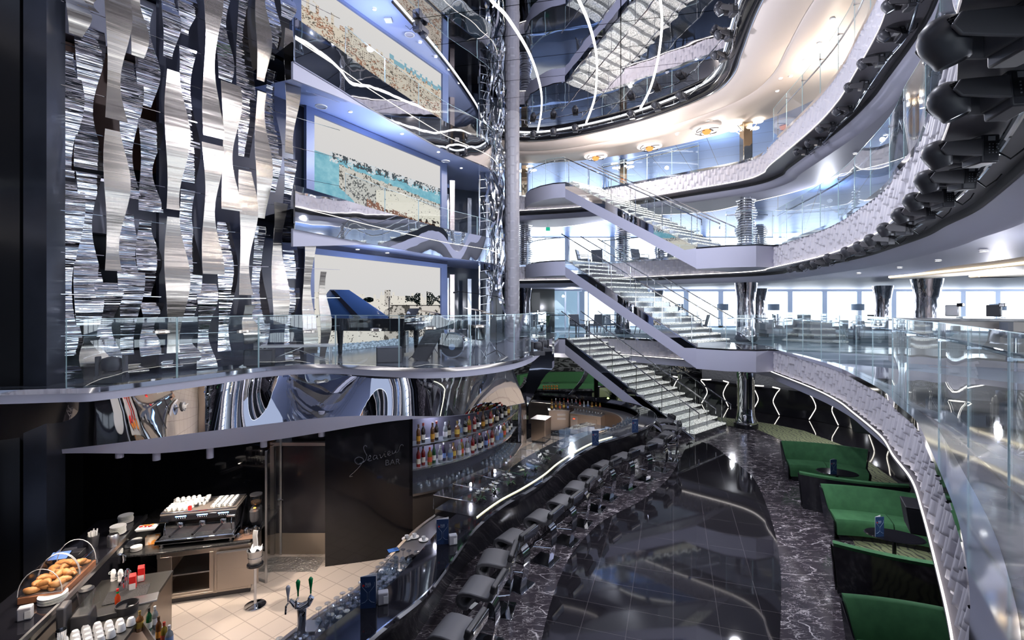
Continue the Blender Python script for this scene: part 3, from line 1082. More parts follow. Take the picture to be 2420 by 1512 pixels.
# ================================================================ BALUSTRADES
def seg_of(c, n, o, step):
    """cut a curve into panel runs of about step metres, with a small gap between"""
    q = off(c, n, o)
    s = np.concatenate([[0], np.cumsum(np.linalg.norm(np.diff(q, axis=0), axis=1))])
    k = max(1, int(round(s[-1] / step)))
    out = []
    for i in range(k):
        u = np.linspace(s[-1] * i / k + .008, s[-1] * (i + 1) / k - .008, 7)
        out.append((np.stack([np.interp(u, s, q[:, 0]), np.interp(u, s, q[:, 1])], 1),
                    np.stack([np.interp(u, s, n[:, 0]), np.interp(u, s, n[:, 1])], 1)))
    return out, q

def balustrade(c, n, o, z0, z1, label, rail=None, clamp=True, step=1.15, railr=.022, group='glass balustrades', railside=.08, gm=None):
    root = tag(empty('glass_balustrade', (c[0][0], c[0][1], z0)), label, 'balustrade')
    L0 = Vector(root.location)
    segs, q = seg_of(c, n, o, step)
    sh = Matrix.Translation(-L0)
    for sc_, sn in segs:
        m = MB(); m.M = sh
        m.band(sc_, sn, -.008, .008, z0, z1)
        g = m.build('pane', gm or GLASS, root)
        e = MB(); e.M = sh
        for k in (0, -1):
            p, nn_ = sc_[k], sn[k]
            e.tube([(p[0], p[1], z0), (p[0], p[1], z1)], .006, 4)
        e.tube([(p[0], p[1], z1) for p in sc_], .006, 4)
        e.build('pane_edge', GEDGE, g)
    if rail:
        rr_ = off(q, n, railside)
        m = MB(); m.M = sh
        m.tube([(p[0], p[1], rail) for p in rr_[::2]], railr, 8)
        m.build('handrail', CHROME, root)
    if clamp:
        for sc_, sn in segs:
            p = sc_[0]; nn_ = sn[0]
            m = MB(); m.M = sh @ Matrix.Translation((p[0], p[1], rail or z1 - .15)) @ Matrix.Rotation(math.atan2(nn_[1], nn_[0]), 4, 'Z')
            m.lathe([(.0, -.018), (.02, -.018), (.02, .018), (0, .018)], seg=10)
            m.box((.04, 0, 0), (.10, .018, .018))
            m.box((0, 0, 0), (.03, .05, .03))
            m.build('glass_clamp', CHROME, root)
    return root

def near_y(y):
    """index on the right-hand ring nearest to depth y"""
    cand = [i for i in range(len(RING)) if RING[i][0] > 1.0 and i > i_a - 5]
    return min(cand, key=lambda i: abs(RING[i][1] - y))

ie = near_y(1.97)
rA, nA = RING[i_a:ie], RN[i_a:ie]
offn = np.interp(rA[:, 1], [1.9, 3.2, 6.5, 16], [.42, .38, .08, .05])
balustrade(rA, nA, offn, .015, 1.15, 'long curved glass balustrade of the promenade sweeping to the right foreground', rail=.95, railside=.12)
balustrade(rA, nA, .05, DH + .015, DH + 1.1, 'curved glass balustrade on the middle balcony right of the stairs', rail=DH + .95, railside=.12)
balustrade(rA, nA, .05, 2 * DH + .015, 2 * DH + 1.1, 'curved glass balustrade on the top balcony right of the stairs', rail=2 * DH + .95, railside=.12)
i_b = int(np.argmin(np.hypot(RING[:, 0] - 7.0, RING[:, 1] - 18.1)))
rB, nB = RING[i_land + 8:i_b], RN[i_land + 8:i_b]
for lev, nm in ((0, 'promenade'), (1, 'middle balcony'), (2, 'top balcony')):
    balustrade(rB, nB, .05, lev * DH + .015, lev * DH + 1.05, 'glass balustrade of the ' + nm + ' behind the staircases', rail=lev * DH + .95)
gi = (SE[:, 0] > -6.2) & (SE[:, 1] < 14.5)
balustrade(SE[gi], SN[gi], -.06, ZS + .01, 1.16, 'clear glass screen along the front edge of the stage', rail=None, clamp=False, step=1.45)
for lev in (1, 2):
    sel = slice(12, len(LC) - 20)
    balustrade(LC[sel], LN[sel], 0, lev * DH + .46, lev * DH + 1.05, 'glass panels above the mirrored balcony on the %s screen level' % ('middle', 'top')[lev - 1], rail=None, clamp=False, step=1.4, gm=GLASSC)
# oval clamps on the stage glass
for k, (x, y) in enumerate([(385, 784), (570, 783), (735, 783), (885, 779), (1009, 775), (1125, 771)]):
    j = int(np.argmin(np.abs(CX + F * SE[:, 0] / SE[:, 1] - x) + 1000 * (SE[:, 1] > 13)))
    p, nn_ = SE[j], SN[j]
    m = MB().at((0, 0, 0), rz=math.atan2(nn_[1], nn_[0]))
    m.tube([(.03, -.07, 0), (.03, .07, 0)], .034, 10)
    m.lathe([(.045, -.02), (.045, .02)], (.03, -.07, 0), 12)
    m.lathe([(.045, -.02), (.045, .02)], (.03, .07, 0), 12)
    o = m.build('oval_glass_clamp', mat('warm_clamp', (.75, .68, .6), .25, .8) if k == 0 else bpy.data.materials['warm_clamp'])
    o.location = (p[0], p[1], Q(x, y, p[1]).z)
    tag(o, 'oval metal clamp on the stage glass, ' + OLD[k] + ' from the left', 'clamp', 'oval clamps of the stage glass')

# ================================================================ STAIR PLATFORMS AND STAIRCASES
T = np.array([2.18, 19.95]); Bf = np.array([5.9, 15.6]); B4 = np.array([6.2, 16.6])
dirn = (Bf - T) / np.linalg.norm(Bf - T)
wv = np.array([-dirn[1], dirn[0]])
if wv[1] < 0:
    wv = -wv
WST = 2.35
DARKTOP = mat('black_landing_edge', (.02, .02, .025), .1)
def platform(poly, zt, h, name):
    m = MB().prism(poly, zt - h, zt - .04)
    trim(m, LIL, 30)
    m = MB().prism([(x, y) for x, y in poly], zt - .04, zt + .01)
    trim(m, DARKTOP)
foot = [tuple(Bf), (6.6, 15.0), (7.4, 14.75), (8.05, 14.95), (8.5, 16), (8.5, 17.2), tuple(Bf + wv * (WST + .2))]
top = [tuple(T), tuple(T + wv * WST), (3.4, 22.6), (.9, 22.8), (.62, 22.0), (.8, 21.2), (1.2, 20.55), (1.7, 20.1)]
for lev in (0, 1):
    platform(foot, lev * DH, .68, 'foot')
    for (a, b) in ((foot[1], foot[3]),):
        c = cr([foot[1], foot[2], foot[3]], .1); nn_ = normals(c, (7, 18))
        balustrade(c, nn_, -.05, lev * DH + .02, lev * DH + 1.05, 'short glass balustrade around the %s foot landing of the stairs' % ('promenade', 'middle-level')[lev], rail=lev * DH + .95, step=.9, railside=-.1)
for lev in (0, 1, 2):
    platform(top, lev * DH, .62, 'top')
    c = cr([top[4], top[5], top[6], top[7], top[0]], .1); nn_ = normals(c, (3, 23))
    balustrade(c, nn_, -.06, lev * DH + .02, lev * DH + 1.05, 'curved glass balustrade around the %s head landing of the stairs' % ('lowest', 'middle', 'highest')[lev], rail=lev * DH + .95, step=.9, railside=-.1)

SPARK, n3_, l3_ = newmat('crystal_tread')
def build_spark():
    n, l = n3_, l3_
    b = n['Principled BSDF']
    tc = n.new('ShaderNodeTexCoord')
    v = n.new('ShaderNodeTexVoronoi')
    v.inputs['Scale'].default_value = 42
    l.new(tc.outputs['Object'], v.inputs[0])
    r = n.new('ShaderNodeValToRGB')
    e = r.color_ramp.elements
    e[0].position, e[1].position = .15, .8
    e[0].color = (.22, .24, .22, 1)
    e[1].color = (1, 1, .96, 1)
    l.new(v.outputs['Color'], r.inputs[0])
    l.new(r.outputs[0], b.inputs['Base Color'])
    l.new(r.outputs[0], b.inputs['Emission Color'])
    b.inputs['Emission Strength'].default_value = .45  # glow given to the treads so they look bright and sparkling
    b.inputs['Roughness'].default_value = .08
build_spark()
RISER = mat('grey_mirror_riser', (.34, .35, .37), .15, .9)
def staircase(zt, zb_, A, B_, label):
    A = np.array(A); B_ = np.array(B_)
    root = tag(empty('staircase', (B_[0], B_[1], zb_)), label, 'staircase', 'glass and mirror staircases of the atrium')
    sh = Matrix.Translation((-B_[0], -B_[1], -zb_))
    w3 = Vector((wv[0], wv[1], 0))
    def pt(t, o=0, dz=0):
        p = A + (B_ - A) * t + wv * o
        return Vector((p[0], p[1], zt + (zb_ - zt) * t + dz))
    for side, o0 in (('near', 0), ('far', WST)):
        m = MB(); m.M = sh
        m.slab([pt(0, o0, 0), pt(1, o0, 0), pt(1, o0, -.02), pt(.93, o0, -.26), pt(0, o0, -.26)], w3 * .07)
        m.build('mirror_stringer', MIRROR, root)
        m = MB(); m.M = sh
        m.slab([pt(0, o0, -.26), pt(.93, o0, -.26), pt(1, o0, -.02), pt(.985, o0, -.08), pt(.88, o0, -.66), pt(0, o0, -.66)] if zb_ < -1 else [pt(0, o0, -.26), pt(.93, o0, -.26), pt(1, o0, -.02), pt(1, o0, -.66), pt(0, o0, -.66)], w3 * .075)
        m.build('white_stringer', LIL, root)
        m = MB(); m.M = sh
        m.tube([pt(0, o0 + .03, .01), pt(1, o0 + .03, .01)], .02, 6)
        m.build('stringer_cap', CHROME, root)
        for k in range(5):
            m = MB(); m.M = sh
            a, b = k / 5 + .004, (k + 1) / 5 - .004
            m.slab([pt(a, o0 + .03, .02), pt(b, o0 + .03, .02), pt(b, o0 + .03, .9), pt(a, o0 + .03, .9)], w3 * .014)
            g = m.build('pane', GLASSC, root)
    for o0 in (.03, WST * .52, WST):
        m = MB(); m.M = sh
        m.tube([pt(-.04, o0, .98)] + [pt(t, o0, .98) for t in np.linspace(0, 1, 9)] + [pt(1.03, o0, .98), pt(1.03, o0, .8)], .022, 8)
        m.build('handrail', CHROME, root)
        for k in range(6):
            m = MB(); m.M = sh
            p = pt(.03 + k * .188, o0, 0)
            m.tube([p, p + Vector((0, 0, .98))], .012, 6)
            m.build('post', CHROME, root)
    N = 17
    rise = (zt - zb_) / N
    run = np.linalg.norm(B_ - A) / N
    for k in range(N - 0):
        t1 = 1 - k / N
        t0 = 1 - (k + 1) / N
        z = zb_ + (k + 1) * rise
        for (oa, ob) in ((.1, WST * .5), (WST * .53, WST - .02)):
            q = [A + (B_ - A) * t + wv * o for t, o in ((t0 - .012, oa), (t1, oa), (t1, ob), (t0 - .012, ob))]
            m = MB(); m.M = sh
            m.slab([(p[0], p[1], z - .05) for p in q], (0, 0, .05))
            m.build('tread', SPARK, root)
        q = A + (B_ - A) * t1
        m = MB(); m.M = sh
        qa, qb = q + wv * .1, q + wv * (WST - .02)
        m.slab([(qa[0], qa[1], z - rise), (qb[0], qb[1], z - rise), (qb[0], qb[1], z - .05), (qa[0], qa[1], z - .05)], (dirn[0] * -.01, dirn[1] * -.01, 0))
        m.build('riser', RISER, root)
    # soffit plate
    m = MB(); m.M = sh
    m.slab([pt(0, .07, -.6), pt(.86, .07, -.6), pt(.86, WST, -.6), pt(0, WST, -.6)], (0, 0, .03))
    m.build('underside', LIL, root)
    return root
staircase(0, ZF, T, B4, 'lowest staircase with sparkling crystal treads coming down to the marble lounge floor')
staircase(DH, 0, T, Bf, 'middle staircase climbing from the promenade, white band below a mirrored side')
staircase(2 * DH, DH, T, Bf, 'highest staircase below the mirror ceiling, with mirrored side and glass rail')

# ================================================================ COLUMNS
def flared(r, h, f0=1.5, f1=1.6):
    return [(r * f0, 0), (r * f0, .03), (r * 1.25, .1), (r * 1.05, .3), (r, .6), (r, h - .6), (r * 1.12, h - .3), (r * f1, h)]
DCHROME = mat('dark_chrome', (.32, .31, .34), .06, 1, bump=(2.5, .3, (3, 3, .6)))
def column(x, y, z, h, r, mt, label, f0=1.1, f1=1.1):
    o = MB().lathe(flared(r, h, f0, f1), seg=28).build('column', mt, smooth=60)
    o.location = (x, y, z)
    return tag(o, label, 'column', kind='structure') and tag_s(o)
cols = [(8.75, 18.2), (5.3, 23.3), (.62, 23.9)]
column(8.75, 18.2, ZF + .16, 2.2, .30, CHROME, 'tall chrome column standing on the lounge floor right of the stairs', 1.25, 1.0)
MB().lathe([(.42, 0), (.42, .14), (.36, .16)], (8.75, 18.2, ZF), 28).build('column', BLACK)['kind'] = 'structure'
for (x, y) in cols:
    column(x, y, 0, 2.2, .32, DCHROME, 'dark chrome column', 1.05, 1.25)
for (x, y, r) in ((16.0, 21.0, .3), (13.3, 15.6, .33), (8.3, 27.8, .3), (12.4, 24.4, .3)):
    column(x, y, 0, 2.2, r, DCHROME, 'dark chrome column', 1.0, 1.3)
# ringed columns on the middle level
RINGM = mat('pearl_ring', (.75, .75, .8), .15, .6)
for k, (x, y) in enumerate(cols + [(8.4, 27.5), (12.4, 24.4)]):
    root = tag(empty('ringed_column', (x, y, DH)), ['ringed column on the middle level beside the foot of the highest staircase', 'ringed column on the middle level seen under the highest staircase',
                'ringed column on the middle level beside the textured column', 'ringed column in front of the middle level windows, small', 'ringed column on the middle level, rear right'][k], 'column', 'columns wrapped in rings')
    MB().lathe([(.2, 0), (.2, 2.2)], seg=20).build('shaft', CHROME, root)
    for j in range(22):
        rr_ = .33 + .05 * math.sin(j * .9 + k)
        MB().lathe([(.19, .06), (rr_, .03), (rr_ + .015, .05), (rr_, .07), (.19, .08)], (0, 0, .03 + j * .095), 20, cap=False).build('ring', RINGM, root)
GOLDC = mat('bronze_mirror', (.62, .5, .36), .06, 1, bump=(2, .2))
BULB = emis('warm_bulb', (1, .9, .78), 5)
for k, (x, y) in enumerate(cols):
    root = tag(empty('lamp_column', (x, y, 2 * DH)), ['bronze mirrored column with disc lamps, on the top level above the right staircase foot', 'bronze mirrored column with disc lamps, on the top level left of centre',
                'bronze mirrored column with disc lamps, half hidden by the textured column'][k], 'column', 'bronze columns with disc lamps')
    MB().box((0, 0, .95), (.34, .34, 1.9)).build('shaft', GOLDC, root, bevel=.02)
    for j in range(4):
        a = j * PI / 2 + .5
        m = MB().tube([(0, 0, 1.35), (.25 * math.cos(a), .25 * math.sin(a), 1.45), (.5 * math.cos(a), .5 * math.sin(a), 1.62)], .014, 6)
        arm = m.build('lamp_arm', CHROME, root)
        MB().lathe([(0, 0), (.16, .02), (.17, .05), (0, .07)], (.5 * math.cos(a), .5 * math.sin(a), 1.62), 16).build('disc_lamp', BULB, arm)

# textured column beside the sculpture
rows = []
TXC = mat('grey_scaled_column', (.30, .29, .32), .42)
for iz in range(0, 330):
    z = ZS + (ZM - ZS) * iz / 329
    row = []
    for ia_ in range(49):
        a = 2 * PI * ia_ / 48
        col = ia_ // 3
        ph = .5 * (col % 2) + .25 * ((col * 7) % 3)
        t = (z / .34 + ph) % 1
        d = .265 + .022 * t * (1 if ia_ % 3 else .3)
        row.append((d * math.cos(a), d * math.sin(a), z))
    rows.append(row)
o = MB().grid(rows).build('textured_column', TXC, smooth=35)
o.location = (-.0, 18.0, 0)
tag(o, 'tall round grey column covered in scale-shaped relief, beside the silver ribbon sculpture', 'column')

# ================================================================ SILVER RIBBON SCULPTURE
root = tag(empty('ribbon_sculpture', (-.62, 17.2, ZS)), 'towering tangle of silver ribbons running from the stage to the mirror ceiling', 'sculpture')
rnd = random.Random(4)
RIBS = mat('silver_ribbon', (.78, .8, .85), .1, 1)
def rib_strip(pts, wid, th=.006, facing=None):
    """flat strip following 3-D pts; wid per point; facing = list of in-plane width directions"""
    F_, B_ = [], []
    n = len(pts)
    m = MB()
    for i in range(n):
        p = Vector(pts[i]); wdir = Vector(facing[i]).normalized()
        t = (Vector(pts[min(i + 1, n - 1)]) - Vector(pts[max(i - 1, 0)])).normalized()
        nn_ = t.cross(wdir).normalized()
        h = wdir * wid[i] / 2
        F_.append((p - h + nn_ * th / 2, p + h + nn_ * th / 2, p + h - nn_ * th / 2, p - h - nn_ * th / 2))
    rows = [[f[k] for f in F_] for k in range(4)]
    m.grid(rows, close=True)
    b = len(m.v) - 4 * n
    m.f.append((b, b + n, b + 2 * n, b + 3 * n))
    m.f.append((b + n - 1, b + 4 * n - 1, b + 3 * n - 1, b + 2 * n - 1))
    return m
for k in range(62):
    z0 = rnd.uniform(0, 7.2)
    L = rnd.uniform(1.0, 2.4)
    z1 = min(z0 + L, 8.2)
    x0 = rnd.uniform(-.34, .30)
    y0 = rnd.uniform(-.3, .3)
    ph, am, fr_ = rnd.uniform(0, 6), rnd.uniform(.05, .14), rnd.uniform(2.0, 4.5)
    pts, wd, fc = [], [], []
    for i in range(22):
        t = i / 21
        z = z0 + (z1 - z0) * t
        pts.append((x0 + am * math.sin(z * fr_ + ph), y0 + am * math.cos(z * fr_ * .8 + ph), z))
        wd.append(.05 + .03 * math.sin(t * PI))
        a = ph + z * .9
        fc.append((math.cos(a), math.sin(a), 0))
    rib_strip(pts, wd, facing=fc).build('ribbon', RIBS, root)
m = MB().tube([(-.52, -.25, 0), (-.52, -.25, 8.2)], .045, 10)
m.build('mast', CHROME, root)
for k in range(28):
    MB().tube([(-.52, -.25, .3 + k * .29), (-.15, -.15, .36 + k * .29)], .01, 5).build('rung', STEEL, root)

# ================================================================ HANGING RIBBON CURTAIN
A0, B0 = np.array([-6.75, 6.95]), np.array([-3.75, 10.75])
BRUSH = ribbon_mat('brushed_ribbon', (.58, .53, .47), .22, 1.2, .22, 3)
RIPPLE = ribbon_mat('rippled_ribbon', (.76, .76, .79), .05, 1.9, .6, 2)
def on_plane(px, d=0.0):
    """where the sight line of column px meets the hanging plane"""
    u = (px - CX) / F
    e = B0 - A0
    t = (u * A0[1] - A0[0]) / (e[0] - u * e[1])
    p = A0 + e * t
    nrm = np.array([e[1], -e[0]]) / np.linalg.norm(e)
    return p + nrm * d
PD = (B0 - A0) / np.linalg.norm(B0 - A0)
NRM = np.array([PD[1], -PD[0]])
def ribbon(px, y0, y1, wpx, brushed, label, ph=0, d=0.0):
    p = on_plane(px, d)
    z1, z0 = ZC - (y0 - HY) / F * p[1], ZC - (y1 - HY) / F * p[1]
    z0 = max(z0, ZS + .02)
    w0 = wpx / F * p[1] * 1.12
    n = max(14, int((z1 - z0) / .07))
    pts, wd, fc = [], [], []
    for i in range(n + 1):
        t = i / n
        z = z1 + (z0 - z1) * t
        s = 2 * PI * (t * 1.05 + ph)
        x = .022 * math.sin(s + 1.2)
        y = .045 * math.sin(s * 1.15)
        wd.append(w0 * (1 + .36 * math.cos(s)))
        pts.append((PD[0] * x + NRM[0] * y, PD[1] * x + NRM[1] * y, z - z0))
        fc.append((PD[0], PD[1], 0))
    o = rib_strip(pts, wd, .008, fc).build('steel_ribbon', BRUSH if brushed else RIPPLE, smooth=60)
    o.location = (p[0], p[1], z0)
    return tag(o, label, 'ribbon', ('brushed' if brushed else 'rippled') + ' ribbons hanging at the stage side')
front = [(275, -60, 284, 34), (325, -60, 134, 24), (272, 307, 640, 33), (415, 167, 495, 34), (415, 513, 834, 34), (500, -40, 325, 30), (500, 340, 648, 31), (543, 197, 497, 30),
         (620, -60, 190, 24), (620, 218, 515, 26), (583, 403, 697, 28), (688, 69, 362, 25), (660, 480, 766, 27), (730, 546, 835, 24), (766, 642, 852, 19), (220, 796, 905, 38),
         (590, 721, 812, 26), (182, -60, 82, 30), (210, -60, 22, 36), (320, 860, 905, 30)]
back_ = [(172, 120, 420, 30), (170, 430, 840, 34), (172, 865, 905, 32), (216, 66, 400, 38), (214, 410, 770, 36), (313, 145, 470, 34), (315, 505, 838, 35), (262, 668, 860, 36), (355, 18, 250, 32),
         (362, 285, 500, 32), (358, 520, 700, 33), (365, 715, 840, 32), (452, 115, 430, 32), (455, 450, 760, 34), (455, 790, 870, 32), (412, -60, 135, 25), (450, -60, 80, 28), (541, -30, 190, 24), (497, 670, 900, 30),
         (412, 850, 905, 30), (590, -60, 370, 28), (545, 525, 830, 30), (655, -60, 140, 24), (655, 168, 455, 26), (625, 535, 835, 27), (695, 375, 660, 24), (700, 680, 870, 24), (690, -60, 44, 26), (583, 390, 402, 24)]
WHERE = [(0, 200, 'at the far left of the curtain'), (200, 300, 'in the left third of the curtain'), (300, 430, 'left of the middle of the curtain'), (430, 560, 'in the middle of the curtain'), (560, 670, 'right of the middle of the curtain'), (670, 900, 'at the right edge of the curtain')]
cnt = {}
for lst, br in ((front, 1), (back_, 0)):
    rows_ = sorted([r for r in lst if r[2] - r[1] > 30], key=lambda r: r[0])
    for px, y0, y1, wpx in rows_:
        reg = next(wn_[2] for wn_ in WHERE if wn_[0] <= px < wn_[1])
        key = (reg, br)
        same = sorted([r for r in rows_ if next(q_[2] for q_ in WHERE if q_[0] <= r[0] < q_[1]) == reg], key=lambda r: r[1])
        rank = OLD[same.index((px, y0, y1, wpx))]
        ribbon(px, y0, y1, wpx, br, ('brushed' if br else 'mirror-rippled') + ' steel ribbon ' + reg + ', ' + rank + ' from the top', ph=(px * .37) % 1, d=(.0 if br else -.22))
# suspension cables and glass sheet
m = MB()
for z in [ .9 + .62 * k for k in range(12)]:
    pts = [(A0 + (B0 - A0) * t) for t in (0, .5, 1)]
    m.tube([(p[0] - NRM[0] * .1, p[1] - NRM[1] * .1, z - .05 * (i == 1)) for i, p in enumerate(pts)], .006, 4)
o = m.build('ribbon_cables', CHROME)
tag(o, 'thin horizontal steel cables holding the hanging ribbons', 'cable')

# ================================================================ MOVING HEAD LIGHTS
HEADM = mat('matt_black_lamp_shell', (.045, .045, .055), .4)
HEADG = mat('grey_lamp_arm', (.12, .115, .125), .45)
PANELM = mat('lamp_control_print', (.32, .33, .36), .4)
LENSM = mat('lamp_lens', (.35, .38, .45), .05, .7)
def make_head():
    root = empty('moving_head_light')
    # local frame: x points from the pipe into the void
    MB().box((.12, 0, 0), (.13, .20, .22)).build('base', HEADM, root, bevel=.012)
    pn = MB().box((.12, .102, .02), (.10, .004, .15))
    pb = pn.build('control_panel', MATTE, root)
    m = MB()
    for a in range(4):
        for b in range(3):
            m.box((.085 + .025 * b, .105, -.035 + .022 * a), (.008, .004, .008))
    m.box((.12, .105, .075), (.05, .004, .035))
    m.build('buttons', PANELM, pb)
    for s in (-1, 1):
        m = MB().slab([(.18, s * .095 - .01, -.06), (.45, s * .115 - .01, -.045), (.49, s * .115 - .01, 0), (.45, s * .115 - .01, .06), (.18, s * .095 - .01, .08)], (0, .02, 0))
        m.build('yoke_arm', HEADG, root, bevel=.008)
    MB().box((.19, 0, .01), (.03, .20, .13)).build('yoke_bridge', HEADG, root)
    hd = MB()
    hd.M = Matrix.Translation((.44, 0, 0)) @ Matrix.Rotation(.35, 4, 'Y')
    hd.lathe([(0, .098), (.04, .093), (.075, .07), (.097, .03), (.1, -.01), (.093, -.045), (.078, -.085), (.068, -.12), (.06, -.125), (.055, -.115)], seg=26)
    h = hd.build('lamp_head', HEADM, root, smooth=50)
    ls = MB(); ls.M = Matrix.Translation((.44, 0, 0)) @ Matrix.Rotation(.35, 4, 'Y')
    ls.lathe([(0, -.108), (.03, -.112), (.055, -.117)], seg=20)
    ls.build('lens', LENSM, h)
    v = MB(); v.M = Matrix.Translation((.44, 0, 0)) @ Matrix.Rotation(.35, 4, 'Y')
    for i in range(5):
        for j in range(6):
            a = 1.3 + j * .14; e = .15 + i * .14
            v.box((.0985 * math.cos(a) * math.cos(e - .3), .0985 * math.sin(a) * math.cos(e - .3), .095 * math.sin(e - .1)), (.007, .007, .007))
    v.build('vent_grille', BLACK, h)
    m = MB().lathe([(.028, -.03), (.028, .03)], (0, 0, 0), 12)
    m.box((.03, 0, 0), (.07, .035, .05))
    m.build('pipe_clamp', STEEL, root)
    m = MB().tube([(.05, .08, -.03), (.02, .15, -.1), (-.03, .2, -.04), (-.02, .26, .0)], .007, 6)
    m.build('power_cable', BLACK, root)
    return root
head0 = make_head()
used = [False]
def put_head(x, y, z, rz, label, group, tilt=0, sc_=1):
    o = head0 if not used[0] else dup(head0)
    used[0] = True
    o.location = (x, y, z)
    o.rotation_euler = (tilt, 0, rz)
    o.scale = (sc_,) * 3
    return tag(o, label, 'stage light', group)
def ring_frame(y, o):
    i = near_y(y)
    p = RING[i] + RN[i] * o
    return p, math.atan2(-RN[i][1], -RN[i][0])
balls1 = [(2230, 92), (2240, 235), (2214, 362), (2190, 425), (2157, 474), (2126, 507), (2089, 540), (2056, 565), (2028, 581), (1998, 593), (1956, 608), (1923, 621), (1897, 629), (1867, 635)]
balls2 = [(2098, 13), (2081, 89), (2041, 145), (2005, 205), (1972, 265), (1939, 301), (1909, 337), (1879, 360)]
for lev, balls, zb_, nm in ((1, balls1, 2.36, 'middle'), (2, balls2, 5.56, 'top')):
    pipe = []
    for k, (px, py) in enumerate(balls):
        p = P(px, py, zb_)
        i = near_y(p.y)
        n_ = -RN[i]
        d_ = np.array([-1.0, -.05]) * (.75 if lev == 1 else .55) + n_ * (.25 if lev == 1 else .45)
        d_ /= np.linalg.norm(d_)
        q_ = np.array([p.x, p.y]) - d_ * .44 * .82
        pipe.append((q_[0], q_[1], zb_))
        put_head(q_[0], q_[1], zb_, math.atan2(d_[1], d_[0]) + (.2 * math.sin(k * 2.1) if lev == 2 else 0),
                 'black moving head light under the %s balcony, ' % nm + OLD[k] + ' from the camera', 'moving heads under the %s balcony' % nm, tilt=(.12 if lev == 1 else .4) * math.sin(k * 1.7), sc_=.82)
    pipe = [(pipe[0][0] - .35, pipe[0][1] - .5, zb_)] + pipe
    c = cr(pipe, .12)
    root = tag(empty('lighting_pipe', tuple(c[0])), 'curved chrome lighting pipe under the %s balcony carrying the stage lights' % nm, 'pipe')
    T0 = Matrix.Translation((-c[0][0], -c[0][1], -zb_))
    m = MB(); m.M = T0
    m.tube([tuple(p) for p in c], .024, 10)
    m.build('pipe', CHROME, root)
    for j in range(3, len(c), 9):
        m = MB(); m.M = T0
        m.tube([tuple(c[j]), (c[j][0], c[j][1], lev * DH - .72)], .014, 6)
        m.build('hanger', STEEL, root)
# on the rim of the mirror ceiling
rim = [(1258, 331), (1307, 325), (1360, 317), (1496, 286), (1557, 267), (1618, 243), (1716, 150), (1732, 100), (1745, 40)]
for k, (x, y) in enumerate(rim):
    p = P(x, y, 7.98)
    dd = np.array([p.x, p.y]) - np.array(MCC)
    put_head(p.x, p.y, 8.12, math.atan2(dd[1], dd[0]) + PI, 'black moving head light on the ceiling rim, ' + OLD[k] + ' from the textured column', 'moving heads on the ceiling rim')
    bpy.context.view_layer.objects
rp = [(P(x, y, 7.98).x, P(x, y, 7.98).y, 8.12) for x, y in rim]
c = cr([(rp[0][0] - .6, rp[0][1] - .05, 8.12)] + rp, .15)
T0 = Matrix.Translation((-c[0][0], -c[0][1], -8.12))
root = tag(empty('lighting_pipe', tuple(c[0])), 'thin chrome lighting pipe following the black rim of the mirror ceiling', 'pipe')
m = MB(); m.M = T0; m.tube([tuple(p) for p in c], .02, 8); m.build('pipe', CHROME, root)
for j in range(2, len(c), 8):
    m = MB(); m.M = T0; m.tube([tuple(c[j]), (c[j][0], c[j][1], ZM - .2)], .012, 6); m.build('hanger', STEEL, root)
# ================================================================ CEILING FITTINGS
def disc(name, loc, r, label, cat, group, mt, rim_mt=None, flat=True):
    root = tag(empty(name, loc), label, cat, group)
    MB().lathe([(0, -.004), (r * .8, -.004), (r * .8, .004), (0, .004)], seg=20).build('diffuser', mt, root)
    MB().lathe([(r * .8, -.012), (r, -.01), (r, .01), (r * .8, .01)], seg=20, cap=False).build('bezel', rim_mt or WHITE, root)
    return root
DLAMP = emis('downlight', (1, .95, .9), 6)
def place_downs(lev, offs, ys_, z, label, grp, sq=False):
    for k, y in enumerate(ys_):
        i = near_y(y)
        p = RING[i] + RN[i] * offs
        disc('downlight', (p[0], p[1], z), .055, label % OLD[k], 'downlight', grp, DLAMP)
place_downs(1, 1.3, [3.0, 4.2, 5.4, 6.6, 8, 9.5, 11, 12.8], DH - 1.02, 'small downlight in the soffit under the middle balcony, %s from the camera', 'downlights under the middle balcony')
place_downs(2, 1.4, [5.4, 6.6, 7.8, 9, 10.4, 11.8, 13.2], 2 * DH - 1.02, 'small downlight in the soffit under the top balcony, %s from the camera', 'downlights under the top balcony')
for k, (x, y) in enumerate([(1988, 150), (1937, 102), (1901, 142), (1869, 180), (1837, 215), (1968, 45), (1600, 318), (1845, 185)]):
    p = P(x, y, ZM - .35)
    disc('downlight', tuple(p), .06, 'small downlight in the cream ceiling band, ' + OLD[k] + ' in the row', 'downlight', 'downlights of the cream ceiling', DLAMP)
MEDB = emis('medallion_glow', (1, .90, .88), .8)
for k, (x, y) in enumerate([(1408, 371), (1535, 348), (1670, 308)]):
    p = P(x, y, ZM - .42)
    root = tag(empty('ceiling_medallion', tuple(p)), 'round glowing ceiling medallion with iron scrollwork, ' + ['nearest the textured column', 'middle of the three', 'rightmost and largest'][k], 'ceiling lamp', 'glowing ceiling medallions')
    MB().lathe([(0, .02), (.52, .02), (.52, .05), (0, .05)], seg=36).build('glow_disc', MEDB, root)
    MB().lathe([(0, -.16), (.1, -.14), (.16, -.05), (.16, .0), (0, .02)], seg=18).build('amber_bowl', emis('amber', (1, .35, .1), 1.2) if k == 0 else bpy.data.materials['amber'], root)
    for j in range(4):
        a = j * PI / 2 + .4
        pts = [(.1 * math.cos(a), .1 * math.sin(a), -.03)]
        for i in range(16):
            s = i / 15
            rr_ = .16 + .3 * s
            aa = a + .5 * math.sin(s * 7)
            pts.append((rr_ * math.cos(aa), rr_ * math.sin(aa), -.02 - .06 * math.sin(s * PI)))
        MB().tube(pts, .011, 5).build('iron_scroll', BLACK, root)
